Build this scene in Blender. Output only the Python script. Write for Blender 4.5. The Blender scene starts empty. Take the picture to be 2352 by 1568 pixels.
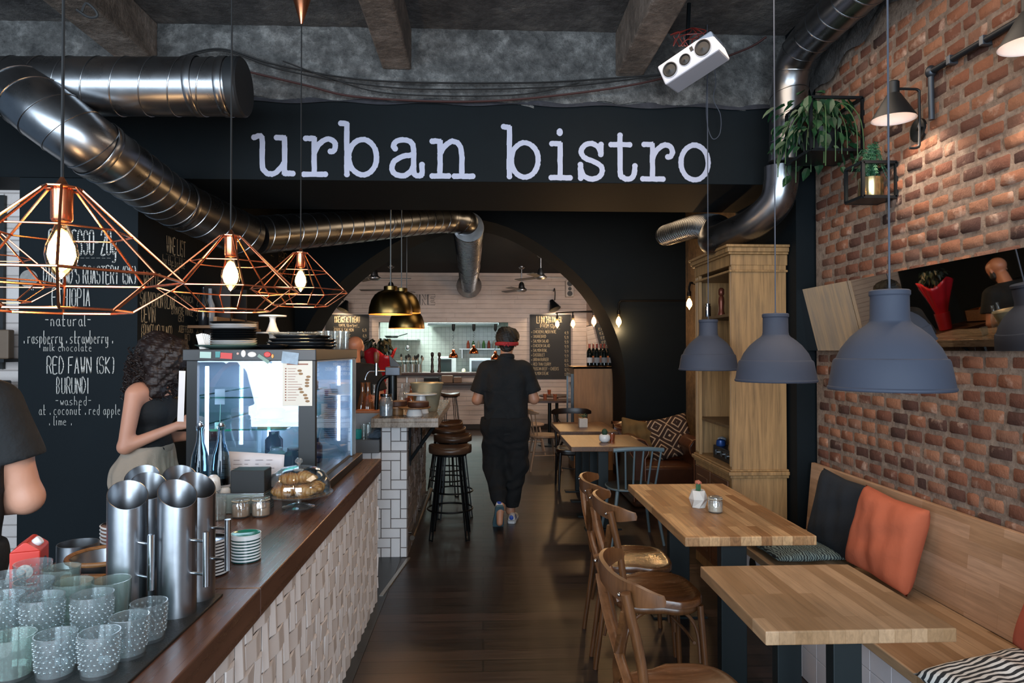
import bpy, math, random
import numpy as np
from mathutils import Vector, Matrix
random.seed(7)
C = bpy.context.scene.collection
PI = math.pi
# ---------------------------------------------------------------- camera, world, light
F0 = 1568.0                      # focal length in pixels of the 2352 px wide frame
CAM = Vector((0, 0, 1.58))
YAW, PITCH = math.radians(2.41), math.radians(0.69)
cd = bpy.data.cameras.new('camera'); cam = bpy.data.objects.new('camera', cd); C.objects.link(cam)
cd.sensor_width = 36; cd.lens = 36 * F0 / 2352; cd.clip_start = .05
cam.location = CAM; cam.rotation_euler = (PI/2 + PITCH, 0, -YAW)
bpy.context.scene.camera = cam
sc = bpy.context.scene
sc.view_settings.view_transform = 'Standard'; sc.view_settings.look = 'None'
sc.view_settings.gamma = 1; sc.view_settings.use_curve_mapping = False
sc.view_settings.exposure = 0.12
try:
    sc.cycles.max_bounces = 7; sc.cycles.diffuse_bounces = 3; sc.cycles.glossy_bounces = 3
    sc.cycles.transmission_bounces = 7; sc.cycles.transparent_max_bounces = 10
    sc.cycles.sample_clamp_indirect = 4; sc.cycles.caustics_refractive = False; sc.cycles.caustics_reflective = False
except Exception: pass
w = bpy.data.worlds.new('world'); sc.world = w; w.use_nodes = True
w.node_tree.nodes['Background'].inputs[0].default_value = (.42, .6, .85, 1)
w.node_tree.nodes['Background'].inputs[1].default_value = .28
def lamp(kind, loc, power, col=(1,1,1), size=.1, size_y=None, rot=(0,0,0), spread=None, parent=None, name='lamp_light'):
    l = bpy.data.lights.new(name, kind); o = bpy.data.objects.new(name, l); C.objects.link(o)
    l.energy = power; l.color = col; o.location = loc; o.rotation_euler = rot
    if kind == 'AREA':
        l.size = size
        if size_y: l.shape = 'RECTANGLE'; l.size_y = size_y
        if spread: l.spread = spread
    elif kind in ('POINT', 'SPOT'): l.shadow_soft_size = size
    if parent: o.parent = parent
    return o
# daylight through the shop windows behind the camera
DAY = (.72, .86, 1.0)
lamp('AREA', (-3.4, -2.2, 1.85), 330, DAY, 4.8, 2.5, rot=(PI/2, 0, 0), name='shop_window_daylight')
lamp('AREA', (.5, -2.2, 1.75), 210, DAY, 2.2, 2.4, rot=(PI/2, 0, 0), name='shop_window_daylight')
# kitchen strip lights behind the hatch, unseen fills added behind the arch wall
lamp('AREA', (-.9, 14.9, 2.85), 200, (.86, 1, .97), 2.4, .5, name='kitchen_light')
lamp('AREA', (1.45, 8.83, 2.78), 38, (1, .87, .79), .9, .55, rot=(PI/2, 0, 0), name='back_room_light')
lamp('AREA', (-2.9, 8.83, 2.6), 34, (1, .87, .79), 1.2, .8, rot=(PI/2, 0, 0), name='back_room_light')
lamp('AREA', (1.0, 6.6, 3.2), 14, (1, .72, .45), 1.6, 1.0, name='middle_room_light')  # unseen warm area light added above the middle room
lamp('AREA', (1.1, 3.0, 3.3), 24, (1, .8, .62), 1.2, 1.8, name='dining_light')  # unseen overhead fill added to brighten the tables

_cy, _sy, _cp, _sp = math.cos(YAW), math.sin(YAW), math.cos(PITCH), math.sin(PITCH)
FW = Vector((_sy*_cp, _cy*_cp, _sp)); RT = Vector((_cy, -_sy, 0)); UP = RT.cross(FW)
def P(u, v, Y=None, z=None, x=None):
    """point of the room seen at pixel (u, v) of the 2352x1568 frame, at depth Y, height z or side x"""
    d = FW + RT*((u-1176)/F0) + UP*((784-v)/F0)
    t = Y/d.y if Y is not None else ((z-CAM.z)/d.z if z is not None else x/d.x)
    return CAM + d*t

# ---------------------------------------------------------------- materials
def lin(h):
    if not isinstance(h, str): return tuple(h)+(1,) if len(h) == 3 else tuple(h)
    o = []
    for i in (0, 2, 4):
        c = int(h[i:i+2], 16)/255
        o.append(c/12.92 if c <= .04045 else ((c+.055)/1.055)**2.4)
    return tuple(o)+(1,)
class NT:
    def __init__(s, name):
        s.m = bpy.data.materials.new(name); s.m.use_nodes = True; s.t = s.m.node_tree
        s.b = s.t.nodes['Principled BSDF']; s.out = s.t.nodes['Material Output']
    def n(s, typ, ins={}, **kw):
        nd = s.t.nodes.new(typ)
        for k, v in kw.items(): setattr(nd, k, v)
        for k, v in ins.items(): s.set(nd, k, v)
        return nd
    def set(s, nd, k, v):
        i = nd.inputs[k]
        if isinstance(v, bpy.types.NodeSocket): s.t.links.new(v, i)
        elif isinstance(v, bpy.types.Node): s.t.links.new(v.outputs[0], i)
        else: i.default_value = v
    def coord(s, axes=None, scale=(1,1,1)):
        tc = s.n('ShaderNodeTexCoord').outputs['Object']
        if axes:
            sp = s.n('ShaderNodeSeparateXYZ', {0: tc}); cb = s.n('ShaderNodeCombineXYZ')
            for i, a in enumerate(axes): s.t.links.new(sp.outputs['xyz'.index(a)], cb.inputs[i])
            tc = cb.outputs[0]
        if scale != (1,1,1):
            mp = s.n('ShaderNodeMapping', {0: tc}); mp.inputs[3].default_value = scale; tc = mp.outputs[0]
        return tc
    def noise(s, vec, scale, detail=4, rough=.6):
        return s.n('ShaderNodeTexNoise', {'Vector': vec, 'Scale': scale, 'Detail': detail, 'Roughness': rough}).outputs[0]
    def ramp(s, fac, stops):
        r = s.n('ShaderNodeValToRGB', {0: fac}); e = r.color_ramp.elements
        while len(e) < len(stops): e.new(.5)
        for i, (p, c) in enumerate(stops): e[i].position = p; e[i].color = lin(c)
        return r.outputs[0]
    def mix(s, f, a, b, mode='MIX'):
        m = s.n('ShaderNodeMix', data_type='RGBA', blend_type=mode)
        s.set(m, 0, f)
        for k, v in ((6, a), (7, b)): s.set(m, k, lin(v) if isinstance(v, (str, tuple)) else v)
        return m.outputs[2]
    def bump(s, h, strength=.5, dist=.01, prev=None):
        b = s.n('ShaderNodeBump', {'Height': h, 'Strength': strength, 'Distance': dist})
        if prev is not None: s.set(b, 'Normal', prev)
        return b.outputs[0]
    def fin(s, col=None, rough=None, metal=None, normal=None, **kw):
        if col is not None: s.set(s.b, 'Base Color', lin(col) if isinstance(col, (str, tuple)) else col)
        if rough is not None: s.set(s.b, 'Roughness', rough)
        if metal is not None: s.set(s.b, 'Metallic', metal)
        if normal is not None: s.set(s.b, 'Normal', normal)
        for k, v in kw.items(): s.set(s.b, k.replace('_', ' '), v)
        return s.m
_mc = {}
def M(col, rough=.5, metal=0, nz=.12, ns=14, bump=0, bs=60, **kw):
    """plain paint / plastic / metal with a little procedural variation"""
    key = (col, rough, metal, nz, ns, bump, bs, tuple(kw.items()))
    if key in _mc: return _mc[key]
    t = NT('mat_%s' % (col if isinstance(col, str) else 'c')); c = t.coord()
    f = t.noise(c, ns)
    cc = t.mix(f, tuple(x*(1-nz) for x in lin(col)[:3])+(1,), tuple(min(1, x*(1+nz)) for x in lin(col)[:3])+(1,))
    nm = t.bump(t.noise(c, bs), bump, .004) if bump else None
    _mc[key] = t.fin(cc, rough, metal, nm, **kw)
    return _mc[key]
def glow(col, strength, name='glow'):
    t = NT(name); e = t.n('ShaderNodeEmission', {0: lin(col), 1: strength}); t.t.links.new(e.outputs[0], t.out.inputs[0]); return t.m
def glass(col='FFFFFF', rough=.0, ior=1.45, name='glass'):
    t = NT(name); return t.fin(col, rough, 0, None, Transmission_Weight=1.0, IOR=ior)
def schlick(t, f0):
    lw = t.n('ShaderNodeLayerWeight', {0: .5}); p = t.n('ShaderNodeMath', {0: lw.outputs['Facing'], 1: 4.0}, operation='POWER')
    return t.n('ShaderNodeMath', {0: p.outputs[0], 1: 1-f0, 2: f0}, operation='MULTIPLY_ADD').outputs[0]
def pane(name='glass_pane', col='F4FBFF', f0=.07, rough=.01, milk=0):
    """thin glass wall: clear transmission, mirror reflection rising at grazing angles, optionally whitened in place of refracted light"""
    t = NT(name)
    g = t.n('ShaderNodeBsdfGlossy', {'Color': (1,1,1,1), 'Roughness': rough}); tr = t.n('ShaderNodeBsdfTransparent', {0: lin(col)})
    a = tr.outputs[0]
    if milk:
        d = t.n('ShaderNodeBsdfDiffuse', {0: lin(col)}); m0 = t.n('ShaderNodeMixShader', {0: milk, 1: a, 2: d.outputs[0]}); a = m0.outputs[0]
    mx = t.n('ShaderNodeMixShader', {0: schlick(t, f0), 1: a, 2: g.outputs[0]})
    t.t.links.new(mx.outputs[0], t.out.inputs[0]); return t.m
def wood(name, c1, c2, cm=None, axes=('y','x','z'), plank=(.35,.045), rough=.45, grain=(3,60,60), gk=.45, mortar=.0008, off=.37, bump=.15, jit=0):
    t = NT(name); c = t.coord(axes)
    br = t.n('ShaderNodeTexBrick', {'Vector': c, 'Color1': lin(c1), 'Color2': lin(c2), 'Mortar': lin(cm or c2), 'Scale': 1.0,
        'Mortar Size': mortar, 'Mortar Smooth': .2, 'Bias': 0.0, 'Brick Width': plank[0], 'Row Height': plank[1]}, offset=off, offset_frequency=2, squash=1.0)
    mp = t.n('ShaderNodeMapping', {0: c}); mp.inputs[3].default_value = grain
    g = t.n('ShaderNodeTexNoise', {'Vector': mp.outputs[0], 'Scale': 1.0, 'Detail': 6, 'Roughness': .65, 'Distortion': .6}).outputs[0]
    dk = t.ramp(g, [(.3, (1-gk,)*3), (.62, (1.0,)*3)])
    col = t.mix(1.0, br.outputs[0], dk, 'MULTIPLY')
    big = t.noise(c, 2.2, 3); col = t.mix(1.0, col, t.ramp(big, [(.3, (.8,)*3), (.7, (1.0,)*3)]), 'MULTIPLY')
    r = t.n('ShaderNodeMapRange', {0: g, 3: rough-.08, 4: rough+.14}).outputs[0]
    return t.fin(col, r, 0, t.bump(g, bump, .002))
def concrete(name, a, b, c_, rough=.85, k=.8, s1=3.2):
    t = NT(name); c = t.coord()
    n1 = t.noise(c, s1, 8, .7); n2 = t.noise(c, 22, 6, .7)
    col = t.ramp(n1, [(.3, a), (.52, b), (.72, c_)])
    col = t.mix(1.0, col, t.ramp(n2, [(.35, (.6,)*3), (.6, (1,)*3)]), 'MULTIPLY')
    nm = t.bump(n2, k, .02, t.bump(n1, k, .04))
    return t.fin(col, rough, 0, nm)

STEEL = None
def steel(name, col='A9ABB0', rough=.28, seam=None):
    t = NT(name); c = t.coord(); n = t.noise(c, 7, 5, .6)
    r = t.n('ShaderNodeMapRange', {0: n, 3: rough-.08, 4: rough+.12}).outputs[0]
    return t.fin(t.mix(n, tuple(x*.8 for x in lin(col)[:3])+(1,), lin(col)), r, 1.0, t.bump(t.noise(c, 18, 3), .08, .004))
BLACKWALL = M('081014', .7, nz=.25, ns=5, bump=.15, bs=40, Specular_IOR_Level=.18)
CHALK = M('0E171C', .75, nz=.2, ns=3, bump=.1, Specular_IOR_Level=.22)
CONC = concrete('rough_concrete', '33302F', '5A5755', '7F7A74')
CONC2 = concrete('girder_concrete', '3C3C3C', '706F6D', 'AEADA9', k=1.0, s1=6.5)
CONC3 = concrete('beam_concrete', '4A4038', '7C6E62', 'A3958A', k=.7, s1=4)
OAK = wood('butcher_block_oak', 'DDB180', '946338', axes=('y','x','z'), plank=(.42,.047), rough=.42, grain=(5,90,40))
OAK2 = wood('pale_oak_block', 'BB9976', '8F6D4A', axes=('y','x','z'), plank=(.55,.05), rough=.42, grain=(5,90,40), gk=.3)
OAKY = wood('bench_oak_back', 'C9A283', 'A98260', axes=('y','z','x'), plank=(.5,.06), rough=.42, grain=(4,70,40), gk=.3)
CAB = wood('cabinet_oak', 'A98253', '9A7346', axes=('z','x','y'), plank=(9,.31), rough=.5, grain=(2.2,42,42), gk=.55)
CABD = wood('cabinet_dark_oak', '6E4526', '5B3820', axes=('y','z','x'), plank=(9,.6), rough=.32, grain=(3,40,40), gk=.45)
WALNUT = wood('counter_walnut', '6E4C3C', '4E3328', axes=('y','x','z'), plank=(1.4,.095), rough=.26, grain=(1.4,80,30), gk=.35, bump=.02)
FLOORW = wood('dark_plank_floor', '40302A', '1C1512', '050303', axes=('x','y','z'), plank=(2.4,.125), rough=.32, grain=(3,40,10), gk=.6, mortar=.005, bump=.35)
CHAIRW = wood('chair_bentwood', '6A4427', '593820', axes=('z','x','y'), plank=(9,9), rough=.28, grain=(4,50,50), gk=.5)
SEATW = wood('chair_seat_wood', '6E4527', '5E3A20', axes=('x','y','z'), plank=(9,9), rough=.22, grain=(6,60,60), gk=.45)
BLACK = M('0D1113', .45, nz=.2)
BLACKM = M('12171A', .38, .3, nz=.2)
WHITE = M('D9DCDF', .3, nz=.05)
CERAM = M('E8E8E6', .18, nz=.03)
COPPER = M('F09A70', .25, 1.0, nz=.08)
BRASS = M('75613A', .3, 1.0, nz=.25, ns=9)
CHROME = M('C9CCD0', .12, 1.0, nz=.06)
STEELM = steel('brushed_steel', 'A5A9AE', .3)
DUCTM = steel('galvanised_duct', '9A9C9F', .27)
GLASS = pane('clear_glass', 'F6FAFA', .10, .04, .07); GREENGL = pane('green_glass', 'EFF8F5', .10, .04, .06); GLASSK = pane('pressed_glass', 'F2F7F8', .10, .10, .05)  # diffuse white share stands in for window light caught in the glass
PANE = pane()
SKIN = M('C08E76', .5, nz=.06, ns=9, bump=.08, bs=160, Subsurface_Weight=.0)
SKIND = M('9C6A52', .5, nz=.08, ns=9, bump=.08, bs=160)
CHALKW = M('C9C8C2', .9, nz=.3, ns=60)
CHALKC = M('C9B899', .9, nz=.3, ns=60)

# ---------------------------------------------------------------- mesh builder
def T(loc=(0,0,0), rz=0, rx=0, ry=0, s=1):
    sv = s if isinstance(s, (tuple, list)) else (s, s, s)
    return Matrix.Translation(loc) @ Matrix.Rotation(rz, 4, 'Z') @ Matrix.Rotation(ry, 4, 'Y') @ Matrix.Rotation(rx, 4, 'X') @ Matrix.Diagonal((*sv, 1))
def align(a, b):
    """matrix taking +Z at the origin to the direction a->b at a"""
    a, b = Vector(a), Vector(b); q = (b-a).to_track_quat('Z', 'Y')
    return Matrix.Translation(a) @ q.to_matrix().to_4x4()
def catmull(pts, n=6, closed=False):
    pts = [Vector(p) for p in pts]; out = []; m = len(pts)
    rng = range(m if closed else m-1)
    for i in rng:
        g = (lambda k: pts[k % m]) if closed else (lambda k: pts[max(0, min(m-1, k))])
        p0, p1, p2, p3 = g(i-1), g(i), g(i+1), g(i+2)
        for j in range(n):
            t = j/n
            out.append(.5*((2*p1)+(p2-p0)*t+(2*p0-5*p1+4*p2-p3)*t*t+(3*p1-p0-3*p2+p3)*t**3))
    if not closed: out.append(pts[-1])
    return out
class MB:
    def __init__(s): s.v = []; s.f = []; s.c = []; s.cc = 0.0
    def add(s, vs, fs, X=None):
        n = len(s.v)
        s.v += [tuple(X @ Vector(p)) if X else tuple(p) for p in vs]
        s.f += [tuple(i+n for i in f) for f in fs]; s.c += [s.cc]*len(fs)
        return s
    def bb(s, x0, x1, y0, y1, z0, z1, X=None):
        vs = [(x, y, z) for z in (z0, z1) for y in (y0, y1) for x in (x0, x1)]
        return s.add(vs, [(0,2,3,1), (4,5,7,6), (0,1,5,4), (2,6,7,3), (0,4,6,2), (1,3,7,5)], X)
    def box(s, c, d, X=None): return s.bb(c[0]-d[0]/2, c[0]+d[0]/2, c[1]-d[1]/2, c[1]+d[1]/2, c[2]-d[2]/2, c[2]+d[2]/2, X)
    def lathe(s, prof, c=(0,0,0), n=24, X=None, cap=(True, True), sx=1, sy=1):
        vs = []; fs = []
        for r, z in prof:
            for k in range(n):
                a = 2*PI*k/n; vs.append((c[0]+r*sx*math.cos(a), c[1]+r*sy*math.sin(a), c[2]+z))
        for i in range(len(prof)-1):
            for k in range(n):
                k2 = (k+1) % n; fs.append((i*n+k, i*n+k2, (i+1)*n+k2, (i+1)*n+k))
        if cap[0] and prof[0][0] > 1e-5: fs.append(tuple(reversed(range(n))))
        if cap[1] and prof[-1][0] > 1e-5: fs.append(tuple((len(prof)-1)*n+k for k in range(n)))
        return s.add(vs, fs, X)
    def cyl(s, a, b, r, r2=None, n=12):
        L = (Vector(b)-Vector(a)).length
        return s.lathe([(r, 0), (r if r2 is None else r2, L)], n=n, X=align(a, b))
    def tube(s, pts, r, n=8, closed=False, cap=True, sq=None):
        pts = [Vector(p) for p in pts]; m = len(pts); vs = []; fs = []
        rs = r if isinstance(r, (list, tuple)) else [r]*m
        t0 = (pts[1]-pts[0]).normalized(); nrm = t0.orthogonal().normalized()
        if abs(t0.z) < .9: nrm = (Vector((0,0,1)) - t0*t0.z).normalized()
        for i in range(m):
            if closed: t = (pts[(i+1) % m]-pts[i-1]).normalized()
            else: t = (pts[min(m-1, i+1)]-pts[max(0, i-1)]).normalized()
            nrm = (nrm - t*nrm.dot(t)).normalized(); bi = t.cross(nrm)
            for k in range(n):
                a = 2*PI*k/n; ca, sa = math.cos(a), math.sin(a)
                w1, w2 = sq if sq else (1, 1)
                vs.append(pts[i] + (nrm*ca*w1 + bi*sa*w2)*rs[i])
        for i in range(m if closed else m-1):
            j = (i+1) % m
            for k in range(n):
                k2 = (k+1) % n; fs.append((i*n+k, i*n+k2, j*n+k2, j*n+k))
        if cap and not closed:
            fs.append(tuple(reversed(range(n)))); fs.append(tuple((m-1)*n+k for k in range(n)))
        return s.add(vs, fs)
    def ring(s, c, R, r, n=32, m=8, X=None, sx=1, sy=1):
        b = MB(); b.tube([(R*sx*math.cos(2*PI*k/n), R*sy*math.sin(2*PI*k/n), 0) for k in range(n)], r, m, closed=True)
        return s.add(b.v, b.f, (Matrix.Translation(c) @ X) if X else Matrix.Translation(c))
    def ball(s, c, r, n=14, m=9, X=None, jit=0):
        rr = r if isinstance(r, (tuple, list)) else (r, r, r); vs = [(0,0,-1)]
        for i in range(1, m):
            th = PI*i/m
            for k in range(n):
                a = 2*PI*k/n; vs.append((math.sin(th)*math.cos(a), math.sin(th)*math.sin(a), -math.cos(th)))
        vs.append((0,0,1)); fs = [(0, 1+(k+1) % n, 1+k) for k in range(n)]
        for i in range(m-2):
            for k in range(n): fs.append((1+i*n+k, 1+i*n+(k+1) % n, 1+(i+1)*n+(k+1) % n, 1+(i+1)*n+k))
        e = 1+(m-2)*n; fs += [(e+k, e+(k+1) % n, len(vs)-1) for k in range(n)]
        out = []
        for p in vs:
            q = 1+jit*(random.random()-.5); out.append((c[0]+p[0]*rr[0]*q, c[1]+p[1]*rr[1]*q, c[2]+p[2]*rr[2]*q))
        return s.add(out, fs, X)
    def prism(s, poly, a0, a1, axis='z', X=None):
        """extrude a 2D outline; axis z: (x,y), y: (x,z), x: (y,z)"""
        n = len(poly)
        def m(p, a): return {'z': (p[0], p[1], a), 'y': (p[0], a, p[1]), 'x': (a, p[0], p[1])}[axis]
        vs = [m(p, a0) for p in poly]+[m(p, a1) for p in poly]
        fs = [tuple(range(n)), tuple(reversed(range(n, 2*n)))] + [(i, n+i, n+(i+1) % n, (i+1) % n) for i in range(n)]
        return s.add(vs, fs, X)
    def quad(s, a, b, c, d): return s.add([a, b, c, d], [(0,1,2,3)])
    def grid(s, fn, nu, nv, wrap=False):
        vs = [fn(i/nu, j/nv) for j in range(nv+1) for i in range(nu+1)]
        fs = [(j*(nu+1)+i, j*(nu+1)+i+1, (j+1)*(nu+1)+i+1, (j+1)*(nu+1)+i) for j in range(nv) for i in range(nu)]
        return s.add(vs, fs)
    def build(s, name, mt, parent=None, smooth=True, bevel=0, attr=False, ang=.7, solid=0, fix=True, seg=2):
        me = bpy.data.meshes.new(name); me.from_pydata([tuple(p) for p in s.v], [], s.f)
        if attr:
            at = me.attributes.new('rnd', 'FLOAT', 'FACE'); at.data.foreach_set('value', s.c)
        me.materials.append(mt)
        if fix:
            import bmesh
            bm = bmesh.new(); bm.from_mesh(me); bmesh.ops.recalc_face_normals(bm, faces=bm.faces); bm.to_mesh(me); bm.free()
        if smooth: me.shade_smooth(); me.set_sharp_from_angle(angle=ang)
        o = bpy.data.objects.new(name, me); C.objects.link(o)
        if parent is not None: o.parent = parent
        if solid: md = o.modifiers.new('solid', 'SOLIDIFY'); md.thickness = solid; md.offset = 0
        if bevel: md = o.modifiers.new('bevel', 'BEVEL'); md.width = bevel; md.segments = seg; md.limit_method = 'ANGLE'; md.angle_limit = .6
        return o
def thing(name, label, cat, loc=(0,0,0), rz=0, group=None):
    o = bpy.data.objects.new(name, None); C.objects.link(o); o.empty_display_size = .1
    o.location = loc; o.rotation_euler = (0, 0, rz); o['label'] = label; o['category'] = cat
    if group: o['group'] = group
    return o
def tag(o, label, cat, group=None, kind=None):
    o['label'] = label; o['category'] = cat
    if group: o['group'] = group
    if kind: o['kind'] = kind
    return o
def struct(o, label=None):
    o['kind'] = 'structure'
    if label: o['label'] = label
    return o
def dup(o, loc=None, rz=None, label=None, parent=None, scale=None):
    c = o.copy(); C.objects.link(c)
    if parent is not None: c.parent = parent
    for ch in list(o.children): dup(ch, parent=c)
    if loc is not None: c.location = loc
    if rz is not None: c.rotation_euler = (0, 0, rz)
    if label: c['label'] = label
    if scale: c.scale = scale if isinstance(scale, (tuple, list)) else (scale,)*3
    return c

# ---------------------------------------------------------------- implicit surfaces (bodies, cushions, bread)
def nets(F, o, h):
    s = F < 0; sh = tuple(d-1 for d in F.shape)
    cs = [(a, b, c) for a in (0,1) for b in (0,1) for c in (0,1)]
    sl = lambda A, k: A[k[0]:k[0]+sh[0], k[1]:k[1]+sh[1], k[2]:k[2]+sh[2]]
    cnt = sum(sl(s, k).astype(np.int8) for k in cs); act = (cnt > 0) & (cnt < 8)
    ix = np.argwhere(act); idx = -np.ones(sh, int); idx[act] = np.arange(len(ix))
    acc = np.zeros((len(ix), 3)); num = np.zeros(len(ix))
    for k in cs:
        for ax in range(3):
            if k[ax]: continue
            k2 = list(k); k2[ax] = 1
            fa = sl(F, k)[act]; fb = sl(F, k2)[act]; m = (fa < 0) != (fb < 0)
            t = np.where(m, fa/np.where(m, fa-fb, 1), 0)
            p = np.array(k, float)[None].repeat(len(ix), 0); p[:, ax] += t
            acc += p*m[:, None]; num += m
    V = (ix+acc/num[:, None])*h+np.array(o); fs = []
    for ax in range(3):
        a1, a2 = (ax+1) % 3, (ax+2) % 3
        lo = [slice(None)]*3; hi = [slice(None)]*3; lo[ax] = slice(0, -1); hi[ax] = slice(1, None)
        A = s[tuple(lo)]; B = s[tuple(hi)]; e = np.argwhere(A != B)
        e = e[(e[:, a1] > 0) & (e[:, a2] > 0) & (e[:, a1] < sh[a1]) & (e[:, a2] < sh[a2])]
        q = []
        for d1, d2 in ((1,1), (0,1), (0,0), (1,0)):
            c = e.copy(); c[:, a1] -= d1; c[:, a2] -= d2; q.append(idx[c[:,0], c[:,1], c[:,2]])
        q = np.stack(q, 1); fl = A[e[:,0], e[:,1], e[:,2]]
        q[~fl] = q[~fl][:, ::-1]; fs.append(q)
    return V, np.concatenate(fs)
def fbm(X, Y, Z, s, seed=0):
    r = np.random.RandomState(seed); out = 0
    for k in range(6):
        a = r.normal(size=3)*s*(1+k*.35); ph = r.rand()*6.28; out = out+np.sin(X*a[0]+Y*a[1]+Z*a[2]+ph)
    return out/6
def sdf(name, prims, mt, parent=None, h=.008, k=.03, disp=None, cut=None, pad=.03, smooth=1):
    """prims: ('c', a, b, ra, rb[, k]) tapered limb, ('e', centre, radii[, rz[, k]]) ellipsoid, ('b', centre, half, round)"""
    lo = np.array([1e9]*3); hi = -lo
    for p in prims:
        if p[0] == 'c':
            for q, r in ((p[1], p[3]), (p[2], p[4])): lo = np.minimum(lo, np.array(q)-r); hi = np.maximum(hi, np.array(q)+r)
        else:
            r = max(p[2]) if p[0] == 'e' and len(p) > 3 and p[3] else np.array(p[2])
            lo = np.minimum(lo, np.array(p[1])-r); hi = np.maximum(hi, np.array(p[1])+r)
    lo -= pad+h*2; hi += pad+h*2
    g = [np.arange(lo[i], hi[i], h) for i in range(3)]; X, Y, Z = np.meshgrid(*g, indexing='ij'); F = None
    for p in prims:
        kk = k
        if p[0] == 'c':
            a = np.array(p[1], float); b = np.array(p[2], float); ba = b-a; L = (ba*ba).sum()+1e-9
            t = np.clip(((X-a[0])*ba[0]+(Y-a[1])*ba[1]+(Z-a[2])*ba[2])/L, 0, 1)
            d = np.sqrt((X-a[0]-ba[0]*t)**2+(Y-a[1]-ba[1]*t)**2+(Z-a[2]-ba[2]*t)**2)-(p[3]+(p[4]-p[3])*t)
            if len(p) > 5: kk = p[5]
        elif p[0] == 'e':
            dx, dy, dz = X-p[1][0], Y-p[1][1], Z-p[1][2]
            if len(p) > 3 and p[3]: c_, s_ = math.cos(p[3]), math.sin(p[3]); dx, dy = dx*c_+dy*s_, -dx*s_+dy*c_
            r = p[2]; q0 = np.sqrt((dx/r[0])**2+(dy/r[1])**2+(dz/r[2])**2); q1 = np.sqrt((dx/r[0]**2)**2+(dy/r[1]**2)**2+(dz/r[2]**2)**2)+1e-9
            d = q0*(q0-1)/q1
            if len(p) > 4: kk = p[4]
        else:
            q = [np.abs(A-p[1][i])-(p[2][i]-p[3]) for i, A in enumerate((X, Y, Z))]
            d = np.sqrt(sum(np.maximum(a, 0)**2 for a in q))+np.minimum(np.maximum(np.maximum(q[0], q[1]), q[2]), 0)-p[3]
        if F is None: F = d
        else:
            hh = np.clip(.5+.5*(F-d)/kk, 0, 1); F = F*(1-hh)+d*hh-kk*hh*(1-hh)
    if disp: F = F+disp(X, Y, Z)
    if cut: F = np.maximum(F, cut(X, Y, Z))
    V, Q = nets(F, lo, h)
    me = bpy.data.meshes.new(name); me.from_pydata(V.tolist(), [], Q.tolist()); me.materials.append(mt); me.shade_smooth()
    o = bpy.data.objects.new(name, me); C.objects.link(o)
    if parent is not None: o.parent = parent
    if smooth: md = o.modifiers.new('smooth', 'SMOOTH'); md.factor = .5; md.iterations = smooth
    return o

# ---------------------------------------------------------------- stroke lettering
GL = {}
for _l in """A 02 28 42;14 34|B 02 08 28 37 36 25 05;25 34 33 22 02|C 47 38 18 07 03 12 32 43|D 02 08 28 46 44 22 02|E 48 08 02 42;05 35|F 48 08 02;05 35
G 47 38 18 07 03 12 32 43 45 25|H 02 08;42 48;05 45|I 22 28|J 38 33 22 12 03|K 02 08;48 05 42|L 08 02 42|M 02 08 25 48 42|N 02 08 42 48
O 18 07 03 12 32 43 47 38 18|P 02 08 38 47 46 35 05|R 02 08 38 47 46 35 05;25 42|S 47 38 18 07 06 15 35 44 43 32 12 03|T 08 48;28 22
U 08 03 12 32 43 48|V 08 22 48|W 08 12 25 32 48|X 02 48;08 42|Y 08 25 48;25 22|Z 08 48 02 42|0 18 07 03 12 32 43 47 38 18|1 17 28 22
2 07 18 38 47 46 02 42|3 07 18 38 47 46 35 15;35 44 43 32 12 03|4 32 38 04 44|5 48 08 05 35 44 43 32 02|6 38 18 06 03 12 32 43 44 35 05
7 08 48 12|8 15 06 07 18 38 47 46 35 15 04 03 12 32 43 44 35|9 45 15 06 07 18 38 47 44 32 12|a 35 15 04 03 12 22 33;35 33 42
b 08 02 22 33 34 25 05|c 35 15 04 03 12 32|d 38 32 12 03 04 15 35|e 04 34 25 15 04 03 12 32|f 37 28 17 12;05 25|g 35 15 04 03 12 33;35 31 20 00
h 08 02;04 15 25 34 32|i 15 12;17 18|k 08 02;35 04 32|l 18 12 22|m 05 02;04 15 24 22;24 35 44 42|n 05 02;04 15 25 34 32
o 15 04 03 12 22 33 34 25 15|p 05 00;05 25 34 33 22 02|r 05 02;04 15 35|s 35 15 04 33 22 02|t 18 12 32;05 35|u 05 03 12 22 33;35 32
w 05 12 24 32 45|y 05 03 12 33;35 31 20 00|( 28 17 13 22|) 18 27 23 12|- 05 35|. 12 13|, 12 01|/ 02 48|' 28 26|& 42 07 18 27 04 03 12 44
* 13 35;15 33|< 35 05 16;05 14|€ 47 38 18 06 04 12 32 43;05 35|_ 02 42""".replace('\n', '|').split('|'):
    GL[_l[0]] = [[(int(p[0]), int(p[1])-2) for p in st.split()] for st in _l[2:].split(';')]
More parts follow.
